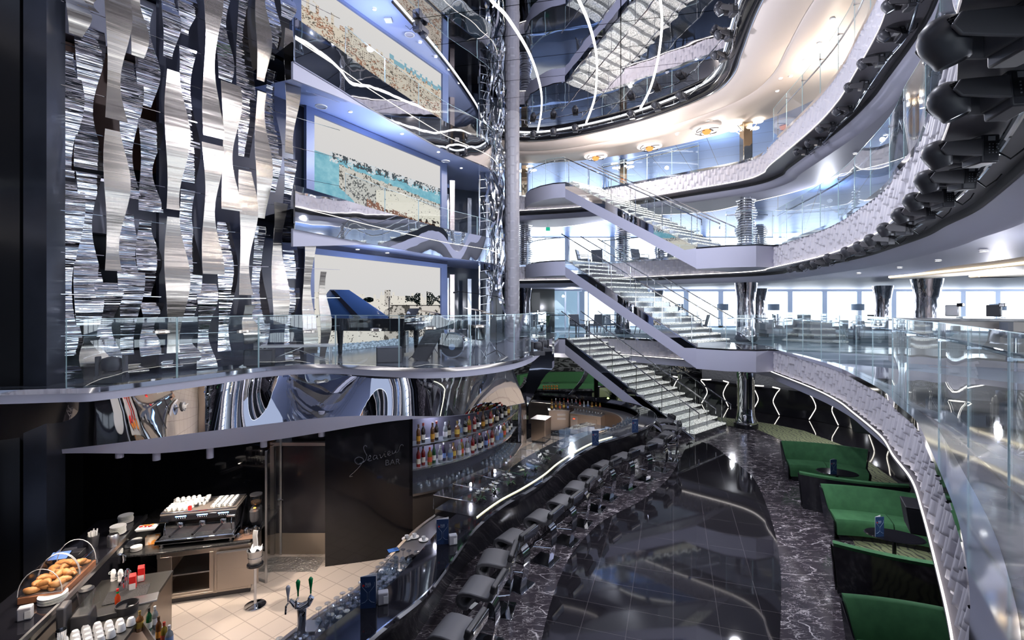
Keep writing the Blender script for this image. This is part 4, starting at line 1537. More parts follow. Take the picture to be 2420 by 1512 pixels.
# fittings in the blue soffits of the screen side
for k, (x, y, z) in enumerate([(885, 22, 0), (993, 100, 0), (1030, 134, 0), (1061, 164, 0), (1085, 196, 0), (828, 264, 1), (950, 316, 1), (1036, 359, 1), (1090, 397, 1), (760, 578, 2), (845, 589, 2), (915, 597, 2)]):
    zz = (ZM - .04, 5.72, 2.62)[z]
    p = P(x, y, zz)
    disc('downlight', tuple(p), .05, 'small square-edged downlight in the blue soffit of the %s screen, %s from the left' % (('top', 'middle', 'lower')[z], OLD[k - (0, 5, 9)[z]]), 'downlight', 'downlights above the screens', DLAMP)
for k, (x, y, z, nm) in enumerate([(968, 82, ZM - .04, 'top'), (759, 252, 5.70, 'middle, near its left end'), (1053, 381, 5.74, 'middle, near its right end')]):
    p = P(x, y, z)
    disc('ceiling_speaker', tuple(p), .13, 'round white ceiling speaker in the blue soffit, ' + nm, 'speaker', 'round ceiling speakers', LIL)
p = P(918, 48, ZM - .05)
o = MB().box((0, 0, 0), (.18, .18, .05)).build('access_point', WHITE, bevel=.01); o.location = p
tag(o, 'white square box on the top blue soffit', 'box')
p = P(980, 50, ZM - .08)
put_head(p.x, p.y, ZM - .15, 1.2, 'black moving head light on the top blue soffit beside the square box', 'moving heads on the blue soffit')

# ================================================================ THE BAR
BO = cr([(-1.75, 4.2), (-1.5, 5.0), (-1.06, 5.79), (-.9, 6.3), (-.78, 6.79), (-.56, 7.62), (-.15, 8.46), (.3, 9.1), (.75, 9.83), (1.2, 10.73), (2.05, 12.04), (3.0, 12.95),
         (4.0, 14.1), (4.5, 15.2), (4.5, 16.4), (4.0, 17.4), (2.6, 18.6), (1.0, 19.3)], .1)
BN = normals(BO, (-2.5, 12))       # towards the guests
# make sure the normals point away from the galley
if np.dot(BN[10], (1, 0)) < 0:
    BN = -BN
def bidx(y, last=False):
    c = [i for i in range(len(BO)) if (i > len(BO) * .75) == last or not last]
    return min(range(int(len(BO) * .75)), key=lambda i: abs(BO[i][1] - y))
ZT = -2.1
CSTONE = mat('black_counter_stone', (.010, .010, .014), .05, spec=.6)
bar = tag(empty('bar_counter', (BO[0][0], BO[0][1], ZF)), 'long black S-curved bar counter with chrome edge running past the stools', 'bar counter')
BS = Matrix.Translation((-BO[0][0], -BO[0][1], -ZF))
def bpart(name, mt, *bands, sl=slice(None), smooth=50):
    m = MB(); m.M = BS
    for (d0, d1, z0, z1) in bands:
        m.band(BO[sl], BN[sl], d0, d1, z0, z1)
    return m.build(name, mt, bar, smooth=smooth)
bpart('counter_top', CSTONE, (-.5, 0, ZT - .04, ZT))
m = MB(); m.M = BS
m.grid([[(p[0], p[1], z) for p in off(BO, BN, d)] for d, z in ((.0, ZT - .03), (-.02, ZT - .1), (-.14, ZT - .3), (-.26, ZT - .6), (-.3, ZF + .3), (-.3, ZF))])
m.build('front_panel', BLACK, bar, smooth=60)
bpart('plinth', MARBLE, (-.3, -.04, ZF, ZF + .30))
bpart('chrome_edge', CHROME, (-.0, .02, ZT - .045, ZT + .008))
bpart('worktop', mat('dark_steel_worktop', (.14, .14, .16), .3, .7), (-1.0, -.5, ZT - .24, ZT - .2))
bpart('cabinet_front', WARMSTEEL, (-1.0, -.97, ZF + .1, ZT - .24), (-1.05, -1.0, ZT - .27, ZT - .18))
k0, k1 = bidx(7.9), bidx(12.7)
bpart('led_line', emis('warm_white_line', (1, .95, .62), 3.5), (-.125, -.11, ZT + .005, ZT + .016), sl=slice(k0, k1))
bpart('display_floor', BLACK, (-.92, -.14, ZT - .1, ZT + .004), sl=slice(k0, k1))
# glass display case with orchids
for j, i in enumerate(range(k0, k1, 5)):
    sl = slice(i, min(i + 6, k1))
    m = MB(); m.M = BS
    if len(BO[sl]) < 2:
        continue
    m.band(BO[sl], BN[sl], -.96, -.945, ZT - .1, ZT + .24)
    m.band(BO[sl], BN[sl], -.96, -.14, ZT + .235, ZT + .245)
    g = m.build('display_glass', GLASSC, bar)
    a = off(BO[i:i + 1], BN[i:i + 1], -.95)[0]; b = off(BO[i:i + 1], BN[i:i + 1], -.14)[0]
    m = MB(); m.M = BS
    m.tube([(a[0], a[1], ZT), (a[0], a[1], ZT + .24), (b[0], b[1], ZT + .24)], .007, 5)
    m.build('divider', CHROME, g)
# sloped glass beyond the display case
k2 = bidx(15.6)
m = MB(); m.M = BS
m.band(BO[k1:], BN[k1:], -.51, -.5, ZT, ZT + .14)
m.build('rear_screen', GLASS2, bar)

PETAL = mat('white_petal', (.9, .88, .84), .5)
LEAFM = mat('dark_leaf', (.03, .12, .03), .4)
def orchid(x, y, z, s, label):
    root = tag(empty('orchid', (x, y, z), rnd.uniform(0, 6)), label, 'orchid', 'orchids in the glass display')
    MB().tube([(0, 0, 0), (.02, 0, .09), (.05, .02, .15), (.12, .03, .18)], .005, 5).build('stem', LEAFM, root)
    MB().lathe([(.025, 0), (.03, .04), (0, .04)], seg=10).build('pot', DKGREY, root)
    for k in range(7):
        c = (-.06 + .032 * k, .03 * math.sin(k * 2), .13 + .02 * (k % 4))
        m = MB()
        for j in range(5):
            a = j * 2 * PI / 5 + k
            u, v = Vector((math.cos(a) * .8, math.sin(a), .35)), Vector((-math.sin(a) * .8, math.cos(a), 0))
            p = Vector(c)
            m.add([p, p + u * .026 + v * .02, p + u * .055, p + u * .026 - v * .02], [(0, 1, 2, 3)])
        m.build('bloom', PETAL, root)
    m = MB()
    for j in range(5):
        a = j * 1.3
        m.add([(0, 0, .03), (.07 * math.cos(a) - .02 * math.sin(a), .07 * math.sin(a) + .02 * math.cos(a), .06), (.14 * math.cos(a), .14 * math.sin(a), .03), (.07 * math.cos(a) + .02 * math.sin(a), .07 * math.sin(a) - .02 * math.cos(a), .06)], [(0, 1, 2, 3)])
    m.build('leaves', LEAFM, root)
for k, yy in enumerate([8.35, 8.75, 9.15, 9.6, 10.05, 10.6, 11.2]):
    i = bidx(yy)
    p = BO[i] + BN[i] * -.42
    orchid(p[0], p[1], ZT + .005, 1, 'white orchid in the glass bar display, ' + OLD[k] + ' from the near end')

# ---------------------------------------------------------------- bar stools
def make_stool():
    root = empty('bar_stool')
    seat = MB(); seat.at((0, 0, .76))
    seat.path([(-.10, -.15), (-.17, -.165), (-.225, -.13), (-.245, -.075), (-.225, -.02), (-.17, .012), (-.08, .02), (.03, .01), (.13, -.005), (.19, .0), (.225, .035), (.24, .10)], .062, .46)
    s_ = seat.build('seat', GREYLEA, root, smooth=60, bevel=.018)
    b = MB(); b.at((0, 0, .76))
    b.path([(.235, .09), (.255, .155), (.262, .2)], .075, .48)
    b.build('backrest', mat('black_leather', (.03, .03, .033), .45) if 'black_leather' not in bpy.data.materials else bpy.data.materials['black_leather'], root, smooth=60, bevel=.02)
    m = MB(); m.at((0, 0, .76))
    m.path([(.302, .06), (.318, .15), (.32, .2)], .012, .42)
    m.build('back_plate', CHROME, root)
    m = MB()
    m.path([(-.12, .70), (.02, .715), (.14, .70), (.21, .62), (.235, .5), (.23, .36), (.2, .2), (.17, .06), (.16, .012)], .014, .20)
    m.build('leg', CHROME, root, smooth=60)
    MB().box((.06, 0, .008), (.42, .42, .016)).build('base_plate', CHROME, root, bevel=.004)
    m = MB()
    m.tube([(.22, -.1, .3), (-.1, -.16, .27), (-.14, 0, .27), (-.1, .16, .27), (.22, .1, .3)], .011, 8)
    m.build('footrest', CHROME, root)
    return root
stool0 = make_stool()
sp = [(-.78, 5.0), (-.66, 5.74), (-.45, 6.5), (-.25, 7.26), (-.05, 8.02), (.36, 8.82), (.82, 9.55), (1.2, 10.3), (1.62, 10.98), (2.15, 11.6), (2.8, 12.25), (3.42, 12.8), (4.1, 13.5), (4.6, 14.3), (4.85, 15.1), (4.95, 15.9)]
for k, (x, y) in enumerate(sp):
    i = int(np.argmin(np.hypot(BO[:, 0] - x, BO[:, 1] - y)))
    a = math.atan2(BN[i][1], BN[i][0])
    p = BO[i] + BN[i] * .42
    o = stool0 if k == 0 else dup(stool0)
    o.location = (p[0], p[1], ZF)
    o.rotation_euler = (0, 0, a + .1 * math.sin(k * 2.7))
    tag(o, 'charcoal bar stool with curled seat, ' + OLD[k] + ' from the near end of the bar', 'bar stool', 'bar stools along the counter')

# ---------------------------------------------------------------- things on the counter
def menu_card(x, y, z, rz, h, label):
    root = tag(empty('menu_card', (x, y, z), rz), label, 'menu card', 'navy bar menu cards')
    w_ = h * .48
    MB().slab([(-w_ / 2, 0, 0), (w_ / 2, 0, 0), (w_ / 2, .0, h), (-w_ / 2, .0, h)], (0, .004, 0)).build('front_cover', NAVY, root)
    MB().slab([(-w_ / 2, .004, 0), (w_ / 2, .07, 0), (w_ / 2, .07, h), (-w_ / 2, .004, h)], (0, .004, 0)).build('back_cover', WHITE, root)
    line = mat('silver_line', (.4, .5, .65), .4) if 'silver_line' not in bpy.data.materials else bpy.data.materials['silver_line']
    g = MB()
    for s in (-1, 1):
        g.tube([(s * w_ * .42, -.003, h * .82), (s * w_ * .40, -.003, h * .70), (s * w_ * .2, -.003, h * .58), (s * w_ * .06, -.003, h * .5), (s * w_ * .05, -.003, h * .28), (s * w_ * .2, -.003, h * .2), (s * w_ * .42, -.003, h * .17)], h * .005, 4)
    g.build('glass_drawing', line, root)
    MB().lathe([(h * .035, 0), (h * .035, .002), (0, .002)], seg=12).build('red_dot', REDM, root).matrix_local = Matrix.Translation((-w_ * .3, -.001, h * .72)) @ Matrix.Rotation(PI / 2, 4, 'X')
    for t, zz, sz in (('BAR', .74, .075), ('LIST', .67, .075), ('MENU', .08, .05)):
        if t == 'MENU':
            continue
        o = text(t, sz * h * 1.3, line, root)
        o.location = (0, -.003, h * zz)
    return root
def text(s, size, mt, parent=None, ext=.0006, rot=(PI / 2, 0, 0), align='CENTER', name='lettering', shear=0):
    c = bpy.data.curves.new(name, 'FONT')
    c.body = s
    c.size = size
    c.extrude = ext
    c.align_x = align
    c.shear = shear
    t = bpy.data.objects.new(name, c)
    COL.objects.link(t)
    bpy.context.view_layer.update()
    me = bpy.data.meshes.new_from_object(t.evaluated_get(bpy.context.evaluated_depsgraph_get()))
    bpy.data.objects.remove(t)
    me.materials.clear()
    me.materials.append(mt)
    o = bpy.data.objects.new(name, me)
    COL.objects.link(o)
    o.rotation_euler = rot
    if parent:
        o.parent = parent
    return o
cards = [((1046, 1286), .36, ZT, 'on the black bar beside the glass display'), ((870, 1437), .36, ZT, 'on the near black bar beside the hanging glasses'),
         ((1407, 1052), .36, ZT, 'on the far curve of the bar, left one'), ((1501, 1022), .36, ZT, 'on the far curve of the bar, right one'),
         ((1970, 1120), .34, -2.62, 'on the small table of the far sofas'), ((2079, 1268), .34, -2.62, 'on the black table of the near sofas')]
for (x, y), h, z, nm in cards:
    p = P(x, y, z)
    menu_card(p.x, p.y, z, .12, h, 'navy folded menu card ' + nm)
GREYP = mat('grey_plastic', (.42, .42, .46), .35)
def napkin_box(p, rz, label):
    root = tag(empty('napkin_dispenser', tuple(p), rz), label, 'dispenser', 'napkin dispensers')
    MB().box((0, 0, .07), (.12, .09, .14)).build('casing', GREYP, root, bevel=.012)
    MB().box((.03, -.046, .06), (.05, .004, .08)).build('front_slot', WHITE, root)
napkin_box(P(1070, 1285, ZT), .3, 'small white napkin dispenser behind the menu card on the bar')
napkin_box(P(905, 1425, ZT), .3, 'small white napkin dispenser beside the nearest menu card')
napkin_box(P(60, 1462, ZT), .5, 'grey napkin dispenser at the lower left end of the bar')

# cups, saucers, glasses
def make_cup(r=.032, h=.055, handle=True):
    root = empty('coffee_cup')
    MB().lathe([(r * .6, 0), (r * .85, h * .3), (r, h), (r * .92, h), (r * .75, h * .35), (0, h * .12)], seg=14).build('bowl', WHITE, root, smooth=60)
    if handle:
        MB().tube([(r * .9, 0, h * .8), (r * 1.5, 0, h * .75), (r * 1.55, 0, h * .4), (r * .8, 0, h * .25)], r * .13, 5).build('handle', WHITE, root)
    return root
cup0 = make_cup()
cup_used = [False]
def cup(p, rz, label, group, sc_=1, flip=False):
    o = cup0 if not cup_used[0] else dup(cup0)
    cup_used[0] = True
    o.location = p
    if flip:
        o.location = (p[0], p[1], p[2] + .055 * sc_)
    o.rotation_euler = (PI if flip else 0, 0, rz)
    o.scale = (sc_,) * 3
    return tag(o, label, 'cup', group)
def plate_stack(p, r, n, label, cat='plates', group='stacks of white plates'):
    root = tag(empty('plate_stack', tuple(p)), label, cat, group)
    for k in range(n):
        m = MB().lathe([(r * .55, 0), (r, .010), (r, .014), (r * .6, .006), (0, .005)], (rnd.uniform(-.004, .004), rnd.uniform(-.004, .004), k * .011), 24)
        m.build('plate', WHITE, root, smooth=50)
    return root
def plates(p, r, n, where):
    for k in range(n):
        m = MB().lathe([(0, 0), (r * .55, 0), (r, .011), (r, .015), (r * .6, .006), (0, .006)], seg=26)
        o = m.build('plate', WHITE, smooth=50)
        o.location = (p[0] + rnd.uniform(-.005, .005), p[1] + rnd.uniform(-.005, .005), p[2] + k * .012)
        tag(o, 'white plate ' + where + ', ' + ('lowest' if k == 0 else 'topmost' if k == n - 1 else OLD[k] + ' from the bottom'), 'plate', 'white plates ' + where)
def make_glass(r, h, stem):
    m = MB()
    if stem:
        m.lathe([(r * .85, 0), (r * .85, .004), (.004, .01), (.004, h * .5), (r * .6, h * .58), (r, h * .78), (r * .82, h), (r * .80, h), (r * .96, h * .78), (r * .5, h * .6), (0, h * .56)], seg=14)
    else:
        m.lathe([(0, 0), (r * .8, 0), (r, h), (r * .95, h), (r * .75, .01), (0, .01)], seg=14)
    return m.build('wine_glass', GLASS2B, smooth=60)
GLASS2B = glass_mat('stemware_glass', (.86, .90, .94), 1.6, 0, .16)
wg0 = make_glass(.042, .19, True)
wg_used = [False]
def wglass(p, label, group, flip=False, sc_=1):
    o = wg0 if not wg_used[0] else dup(wg0)
    wg_used[0] = True
    o.location = (p[0], p[1], p[2] + (.19 * sc_ if flip else 0))
    o.rotation_euler = (PI if flip else 0, 0, 0)
    o.scale = (sc_,) * 3
    return tag(o, label, 'glass', group)
i0, i1 = bidx(4.6), bidx(6.75)
rr_, cc = 0, 0
for j, i in enumerate(np.linspace(i0, i1, 20).astype(int)):
    for r_ in range(4):
        p = BO[i] + BN[i] * (-.56 - .105 * r_)
        pxx = CX + F * p[0] / p[1]
        if abs(p[1] - 5.3) < .13 and r_ > 0:
            continue
        wglass((p[0] + rnd.uniform(-.01, .01), p[1] + rnd.uniform(-.01, .01), ZT - .2), 'upturned glass behind the near bar, ' + OLD[j] + ' rank from the front, ' + OLD[r_] + ' column', 'upturned glasses behind the near bar', True)

o = MB().box((0, 0, .002), (.16, .06, .004)).build('paper_card', WHITE); o.location = (P(1118, 1432, ZF + .3).x, P(1118, 1432, ZF + .3).y, ZF + .305); o.rotation_euler = (0, 0, 1.0)
tag(o, 'small white paper card lying on the marble plinth by the stools', 'card')
# beer tap with three handles
p = P(713, 1503, ZT - .2)
tap = tag(empty('beer_tap', tuple(p)), 'chrome Y-shaped beer tap tower with two green handles and one white', 'beer tap')
MB().lathe([(.075, 0), (.075, .012), (.048, .02), (.045, .22), (.05, .30), (.03, .34)], seg=20).build('tower', CHROME, tap, smooth=60)
MB().tube([(-.13, 0, .40), (-.07, 0, .34), (0, 0, .32), (.07, 0, .36), (.12, 0, .43)], [.02, .035, .045, .035, .02], 12).build('cross_arm', CHROME, tap, smooth=60)
GRH = mat('green_tap_handle', (.0, .22, .06), .25)
for k, (x, z, mt) in enumerate([(-.15, .38, mat('white_tap_handle', (.6, .6, .66), .3)), (-.04, .44, GRH), (.10, .47, GRH)]):
    f_ = MB().tube([(x, 0, z - .02), (x, -.05, z - .02), (x, -.06, z - .1)], .012, 8).build('faucet', CHROME, tap)
    hh = MB().lathe([(.008, 0), (.010, .05), (.02, .12), (.024, .16), (.012, .18), (0, .18)], (x, 0, z), 14).build('tap_handle', mt, tap, smooth=60)
    hh['label'] = ['white handle', 'green handle', 'green handle'][k]
m = MB().box((.02, .14, .012), (.22, .2, .025)); m.build('drip_tray', STEEL, tap)
# service tray items on the worktop by the display
for k, (x, y) in enumerate([(961, 1274), (979, 1270), (1001, 1277), (908, 1350), (922, 1352), (915, 1368)]):
    p = P(x, y, ZT - .2)
    o = MB().lathe([(0, 0), (.04, .002), (.075, .012), (.075, .016), (.04, .006), (0, .006)], seg=22).build('saucer', WHITE, smooth=50)
    o.location = tuple(p)
    tag(o, 'white saucer on the inner worktop, ' + (OLD[k] + ' of the far three' if k < 3 else OLD[k - 3] + ' of the near three'), 'saucer', 'saucers on the worktop')
    if k < 3:
        cup((p.x, p.y, p.z + .008), k, 'white espresso cup on a saucer on the inner worktop, ' + OLD[k] + ' from the left', 'espresso cups on saucers')
p = P(929, 1303, ZT - .2)
root = tag(empty('payment_tablet', tuple(p), .5), 'black tablet with a lit blue screen on the inner worktop', 'tablet')
MB().box((0, 0, .012), (.17, .12, .02)).build('case', BLACK, root, bevel=.006)
MB().box((0, 0, .024), (.15, .10, .003)).build('display', emis('blue_display', (.05, .12, .35), 1.0), root)
p = P(975, 1320, ZT - .2)
root = tag(empty('card_terminal', tuple(p), .9), 'black card payment terminal on the inner worktop', 'terminal')
MB().box((0, 0, .03), (.22, .08, .05)).build('body', BLACK, root, bevel=.01)
MB().box((.05, 0, .058), (.08, .06, .006)).build('keypad', DKGREY, root)

# ---------------------------------------------------------------- the bar's back wall
WC = cr([(-3.25, 8.46), (-2.4, 8.7), (-1.8, 8.95), (-1.2, 9.35), (-.68, 9.9), (-.1, 10.9), (.2, 12.1), (.38, 13.3), (.42, 14.2)], .06)
WN = normals(WC, (-4, 13))
if np.dot(WN[0], (0, -1)) < 0:
    WN = -WN
BRONZE = mat('smoked_bronze_panel', (.007, .007, .009), .08, mott=(2.0, (.014, .013, .016), .4, .7))
kn = min(range(len(WC)), key=lambda i: abs(CX + F * WC[i][0] / WC[i][1] - 975))
kf = min(range(len(WC)), key=lambda i: abs(CX + F * WC[i][0] / WC[i][1] - 1232))
tag_s(MB().band(WC[:kn + 1], WN[:kn + 1], -.08, 0, ZF, -.74).build('wall_bar', BRONZE))
tag_s(MB().band(WC[kn:], WN[kn:], -.08, 0, ZF, -2.14).build('wall_bar', mat('warm_bronze_panel', (.05, .042, .038), .2)))
tag_s(MB().band(WC[kn:], WN[kn:], -.55, -.5, -2.14, -.74).build('wall_niche', mat('niche_lilac_back', (.13, .13, .18), .3)))
tag_s(MB().band(WC[kf:], WN[kf:], -.08, 0, -2.14, -.74).build('wall_bar', DCHROME))
tag_s(MB().band(WC[kn - 1:kn + 1], WN[kn - 1:kn + 1], -.5, 0, -2.14, -.74).build('wall_bar', BRONZE))
sh_ = tag(empty('back_bar_ledge', (WC[kn][0], WC[kn][1], -2.14)), 'curved steel ledge of the bottle niche holding rows of glasses', 'ledge')
m = MB(); m.M = Matrix.Translation((-WC[kn][0], -WC[kn][1], 2.14)); m.band(WC[kn:kf], WN[kn:kf], -.5, .03, -2.15, -2.11); m.build('ledge', STEEL, sh_)
for z, nm in ((-1.70, 'lower'), (-1.27, 'upper')):
    o_ = tag(empty('bottle_shelf', (WC[kn][0], WC[kn][1], z)), nm + ' curved glass shelf full of bottles in the bar niche', 'shelf')
    m = MB(); m.M = Matrix.Translation((-WC[kn][0], -WC[kn][1], -z)); m.band(WC[kn:kf], WN[kn:kf], -.45, -.1, z - .012, z)
    m.build('shelf', mat('shelf_glass_lit', (.5, .55, .6), .1, .5) if nm == 'lower' else bpy.data.materials['shelf_glass_lit'], o_)
    m = MB(); m.M = Matrix.Translation((-WC[kn][0], -WC[kn][1], -z)); m.band(WC[kn:kf], WN[kn:kf], -.1, -.08, z - .02, z + .006); m.build('front_edge', CHROME, o_)
for z in (-1.3, -.78):
    pass
for t in (.15, .4, .65, .9):
    i = int(kn + (kf - kn) * t); p_ = WC[i] + WN[i] * -.3
    lamp('POINT', (p_[0], p_[1], -.85), 5, (.8, .82, 1), .04)
    lamp('POINT', (p_[0], p_[1] , -1.33), 2.5, (.9, .86, 1), .03)

def bottle_mesh(style):
    if style == 0:
        prof = [(.034, 0), (.037, .01), (.037, .17), (.03, .2), (.014, .225), (.013, .27), (.015, .272)]
    elif style == 1:
        prof = [(.042, 0), (.045, .01), (.045, .13), (.036, .17), (.014, .2), (.013, .25), (.015, .252)]
    else:
        prof = [(.03, 0), (.032, .01), (.033, .2), (.02, .235), (.013, .25), (.013, .3), (.014, .302)]
    return prof
def make_bottle(style, col, lab, cap):
    root = empty('bottle')
    pr = bottle_mesh(style)
    cm = mat('bottle_liquid', tuple(v * .5 for v in col), .08, coat=.6)
    MB().lathe(pr, seg=14).build('glass_body', cm, root, smooth=50)
    r = pr[2][0]
    MB().lathe([(r + .0008, .05), (r + .001, .13)], seg=14, cap=False).build('label_band', mat('bottle_label', lab, .5), root)
    MB().lathe([(.016, pr[-1][1] - .035), (.016, pr[-1][1] + .008), (0, pr[-1][1] + .008)], seg=10).build('cap', mat('bottle_cap', cap, .4), root)
    return root
protos = []
bdefs = [(2, (.25, .09, .02), (.7, .35, .05), (.1, .05, .02), 'amber bottle with orange label'), (0, (.02, .015, .012), (.7, .65, .5), (.02, .02, .02), 'dark bottle with cream label'),
         (1, (.35, .12, .02), (.75, .5, .1), (.3, .2, .05), 'squat amber bottle with gold label'), (2, (.03, .02, .015), (.8, .8, .75), (.4, .05, .03), 'tall dark bottle with white label'),
         (1, (.45, .5, .55), (.15, .25, .5), (.6, .6, .65), 'clear squat bottle with blue label'), (2, (.45, .02, .02), (.75, .7, .6), (.03, .02, .02), 'red bottle with pale label'),
         (2, (.01, .16, .05), (.75, .78, .7), (.02, .02, .02), 'green bottle with white label'), (0, (.5, .55, .58), (.85, .85, .88), (.6, .62, .66), 'clear bottle with silver cap'),
         (0, (.5, .34, .03), (.65, .1, .05), (.5, .05, .03), 'golden bottle with red label'), (2, (.05, .03, .1), (.2, .3, .6), (.7, .7, .7), 'dark bottle with blue label')]
for d_ in bdefs:
    protos.append([make_bottle(*d_[:4]), False, d_[4]])
def bottle(k, p, where, group, sc_=1):
    pr = protos[k % 10]
    o = pr[0] if not pr[1] else dup(pr[0])
    pr[1] = True
    o.location = p
    o.rotation_euler = (0, 0, k * 1.3)
    o.scale = (sc_,) * 3
    return tag(o, pr[2] + ' ' + where, 'bottle', group)
seqs = [[0, 3, 0, 3, 7, 1, 2, 4, 1, 8, 5, 3, 0, 1, 5, 2, 1, 8, 3, 9, 1, 0, 2, 3, 7, 1], [5, 5, 8, 6, 7, 9, 4, 2, 7, 8, 7, 0, 5, 1, 3, 1, 9, 8, 5, 0, 4, 7, 4, 9, 8, 0, 7, 3, 1, 9, 3, 8]]
for s_i, (z, seq) in enumerate(((-1.27, seqs[0]), (-1.70, seqs[1]))):
    for k, st_ in enumerate(seq):
        t = (k + .6) / (len(seq) + .3)
        i = int(kn + 2 + (kf - kn - 4) * t)
        p = WC[i] + WN[i] * (-.2 - .05 * (k % 2))
        bottle(st_, (p[0], p[1], z), 'on the %s niche shelf, %s from left' % (('upper', 'lower')[s_i], OLD[k]), 'bottles on the %s niche shelf' % ('upper', 'lower')[s_i], 1.2)
cnt_ = 0
for j in range(22):
    for r_ in range(3):
        t = (j + .5) / 22
        if .42 < t < .50 or (t < .4 and r_ == 0):
            continue
        i = int(kn + 3 + (kf - kn - 6) * t)
        p = WC[i] + WN[i] * (-.10 - .12 * r_)
        wglass((p[0], p[1], -2.11), 'upturned glass on the niche ledge, ' + OLD[j] + ' from the left, ' + ('front', 'middle', 'back')[r_] + ' row', 'glasses on the niche ledge', True, .8)

# lettering on the dark panel: script word above BAR
SIGNM = mat('silver_lettering', (.75, .75, .78), .15, 1)
sg = tag(empty('bar_sign', (0, 0, 0)), 'silver lettering on the dark curved panel beside the bottle niche', 'sign')
a0 = WC[min(range(len(WC)), key=lambda i: abs(CX + F * WC[i][0] / WC[i][1] - 835))]
a1 = WC[min(range(len(WC)), key=lambda i: abs(CX + F * WC[i][0] / WC[i][1] - 955))]
sg.location = (a0[0] + .01, a0[1] - .02, -1.62)
ang = math.atan2(a1[1] - a0[1], a1[0] - a0[0])
sg.rotation_euler = (0, 0, ang)
U = 1.0 / 120 * np.linalg.norm(a1 - a0)
# pen strokes in photo-like units: u to the right, v up (script word reads Seaview)
strokes = {
    'letter_s': [(30, 66), (26, 70), (22, 64), (26, 52), (30, 42), (24, 30), (10, 24), (2, 30), (2, 38), (12, 42), (22, 34), (14, 20), (0, 6), (-12, -4), (-4, -4)],
    'letter_e': [(30, 32), (38, 36), (40, 41), (36, 42), (33, 36), (35, 30), (42, 31)],
    'letter_a': [(54, 42), (48, 42), (45, 36), (48, 32), (53, 37), (55, 42), (54, 34), (58, 33)],
    'letter_v': [(60, 42), (63, 42), (64, 34), (70, 40), (72, 46)],
    'letter_i': [(74, 44), (74, 37), (78, 37)],
    'letter_e_again': [(80, 40), (86, 44), (87, 49), (83, 49), (81, 43), (84, 38), (90, 41)],
    'letter_w': [(92, 50), (93, 42), (99, 45), (101, 51), (102, 44), (108, 48), (112, 60), (118, 64), (120, 60)]}
for nm, pts in strokes.items():
    c = cr([(a * U, b * U) for a, b in pts], U * 2)
    MB().tube([(a, -.01 - .02 * 0, b) for a, b in c], U * 1.0, 6).build(nm, SIGNM, sg)
MB().lathe([(U, -.003), (U, .003)], (75 * U, -.01, 50 * U), 8).build('letter_i_dot', SIGNM, sg)
o = text('BAR', U * 21, SIGNM, sg, .004, align='LEFT', name='word_bar'); o.location = (74 * U, -.012, 14 * U)
for o in sg.children:
    if abs(o.location[1]) > 0 or True:
        pass

# door, side panels, glass partition
dr = empty('door_1', (-3.83, 8.92, ZF)); dr['kind'] = 'structure'
MB().box((0, 0, .99), (.98, .05, 1.96)).build('leaf', mat('smoked_door', (.028, .027, .034), .16), dr, bevel=.005)
MB().box((0, -.03, .2), (.98, .01, .38)).build('kick_plate', mat('brushed_bronze', (.42, .36, .30), .35, .8), dr)
m = MB()
for x in (-.54, .54):
    m.box((x, 0, 1.0), (.07, .12, 2.02))
m.box((0, 0, 2.02), (1.15, .12, .06))
m.build('frame', mat('brushed_frame', (.40, .36, .34), .3, .8), dr)
MB().box((-.42, -.04, 1.0), (.05, .01, .2)).build('handle_plate', STEEL, dr)
MB().tube([(-.42, -.04, 1.02), (-.42, -.09, 1.02), (-.32, -.09, 1.02)], .01, 8).build('handle', CHROME, dr)
tag_s(MB().box((-3.85, 8.55, ZF + .004), (1.0, .5, .008)).build('floor_grate', mat('perforated_steel', (.45, .42, .40), .3, .7, bump=(26, 1.0))))
tag_s(MB().box((-6.6, 9.05, -2.0), (4.4, .08, 2.5)).build('wall_coffee', mat('black_glass_wall', (.012, .012, .016), .04)))
tag_s(MB().box((-3.0, 9.1, -.98), (2.2, .08, .45)).build('wall_coffee', mat('black_glass_wall_b', (.015, .015, .02), .1)))
tag_s(MB().box((-7.3, 8.6, -2.0), (1.0, .06, 2.5), .3).build('wall_coffee', BRONZE))
tag_s(MB().prism([(-9.5, 5.2), (-7.5, 6.4), (-7.5, 9.2), (-9.5, 9.2)], ZF, -.7).build('wall_left', DK2))
gp = tag(empty('glass_partition', (-4.12, 8.42, ZF), .2), 'clear glass partition with steel posts between coffee counter and door', 'partition')
MB().box((0, 0, 1.1), (.012, .9, 2.1)).build('pane', GLASSC, gp)
for y in (-.45, .45):
    MB().box((0, y, 1.08), (.03, .03, 2.16)).build('post', STEEL, gp)

# galley floor and its corner grate
gf = [(-7.3, 4.6), (-2.55, 4.4), (-2.4, 5.1), (-1.9, 6.2), (-1.55, 7.4), (-1.0, 8.6), (-.2, 10.0), (.5, 11.2), (1.6, 12.8), (2.9, 14.3), (3.4, 15.3), (2.6, 16.4), (.9, 17.2), (.2, 16), (.4, 13.3), (.1, 12), (-.3, 10.9), (-1.2, 9.5), (-1.9, 9.1), (-3.2, 8.5), (-3.3, 9.0), (-7.3, 9.0)]
tag_s(MB().add([(x, y, ZF + .004) for x, y in gf], [tuple(range(len(gf)))]).build('floor', BEIGE))
for (x, y) in ((-1.9, 6.2), ):
    pass
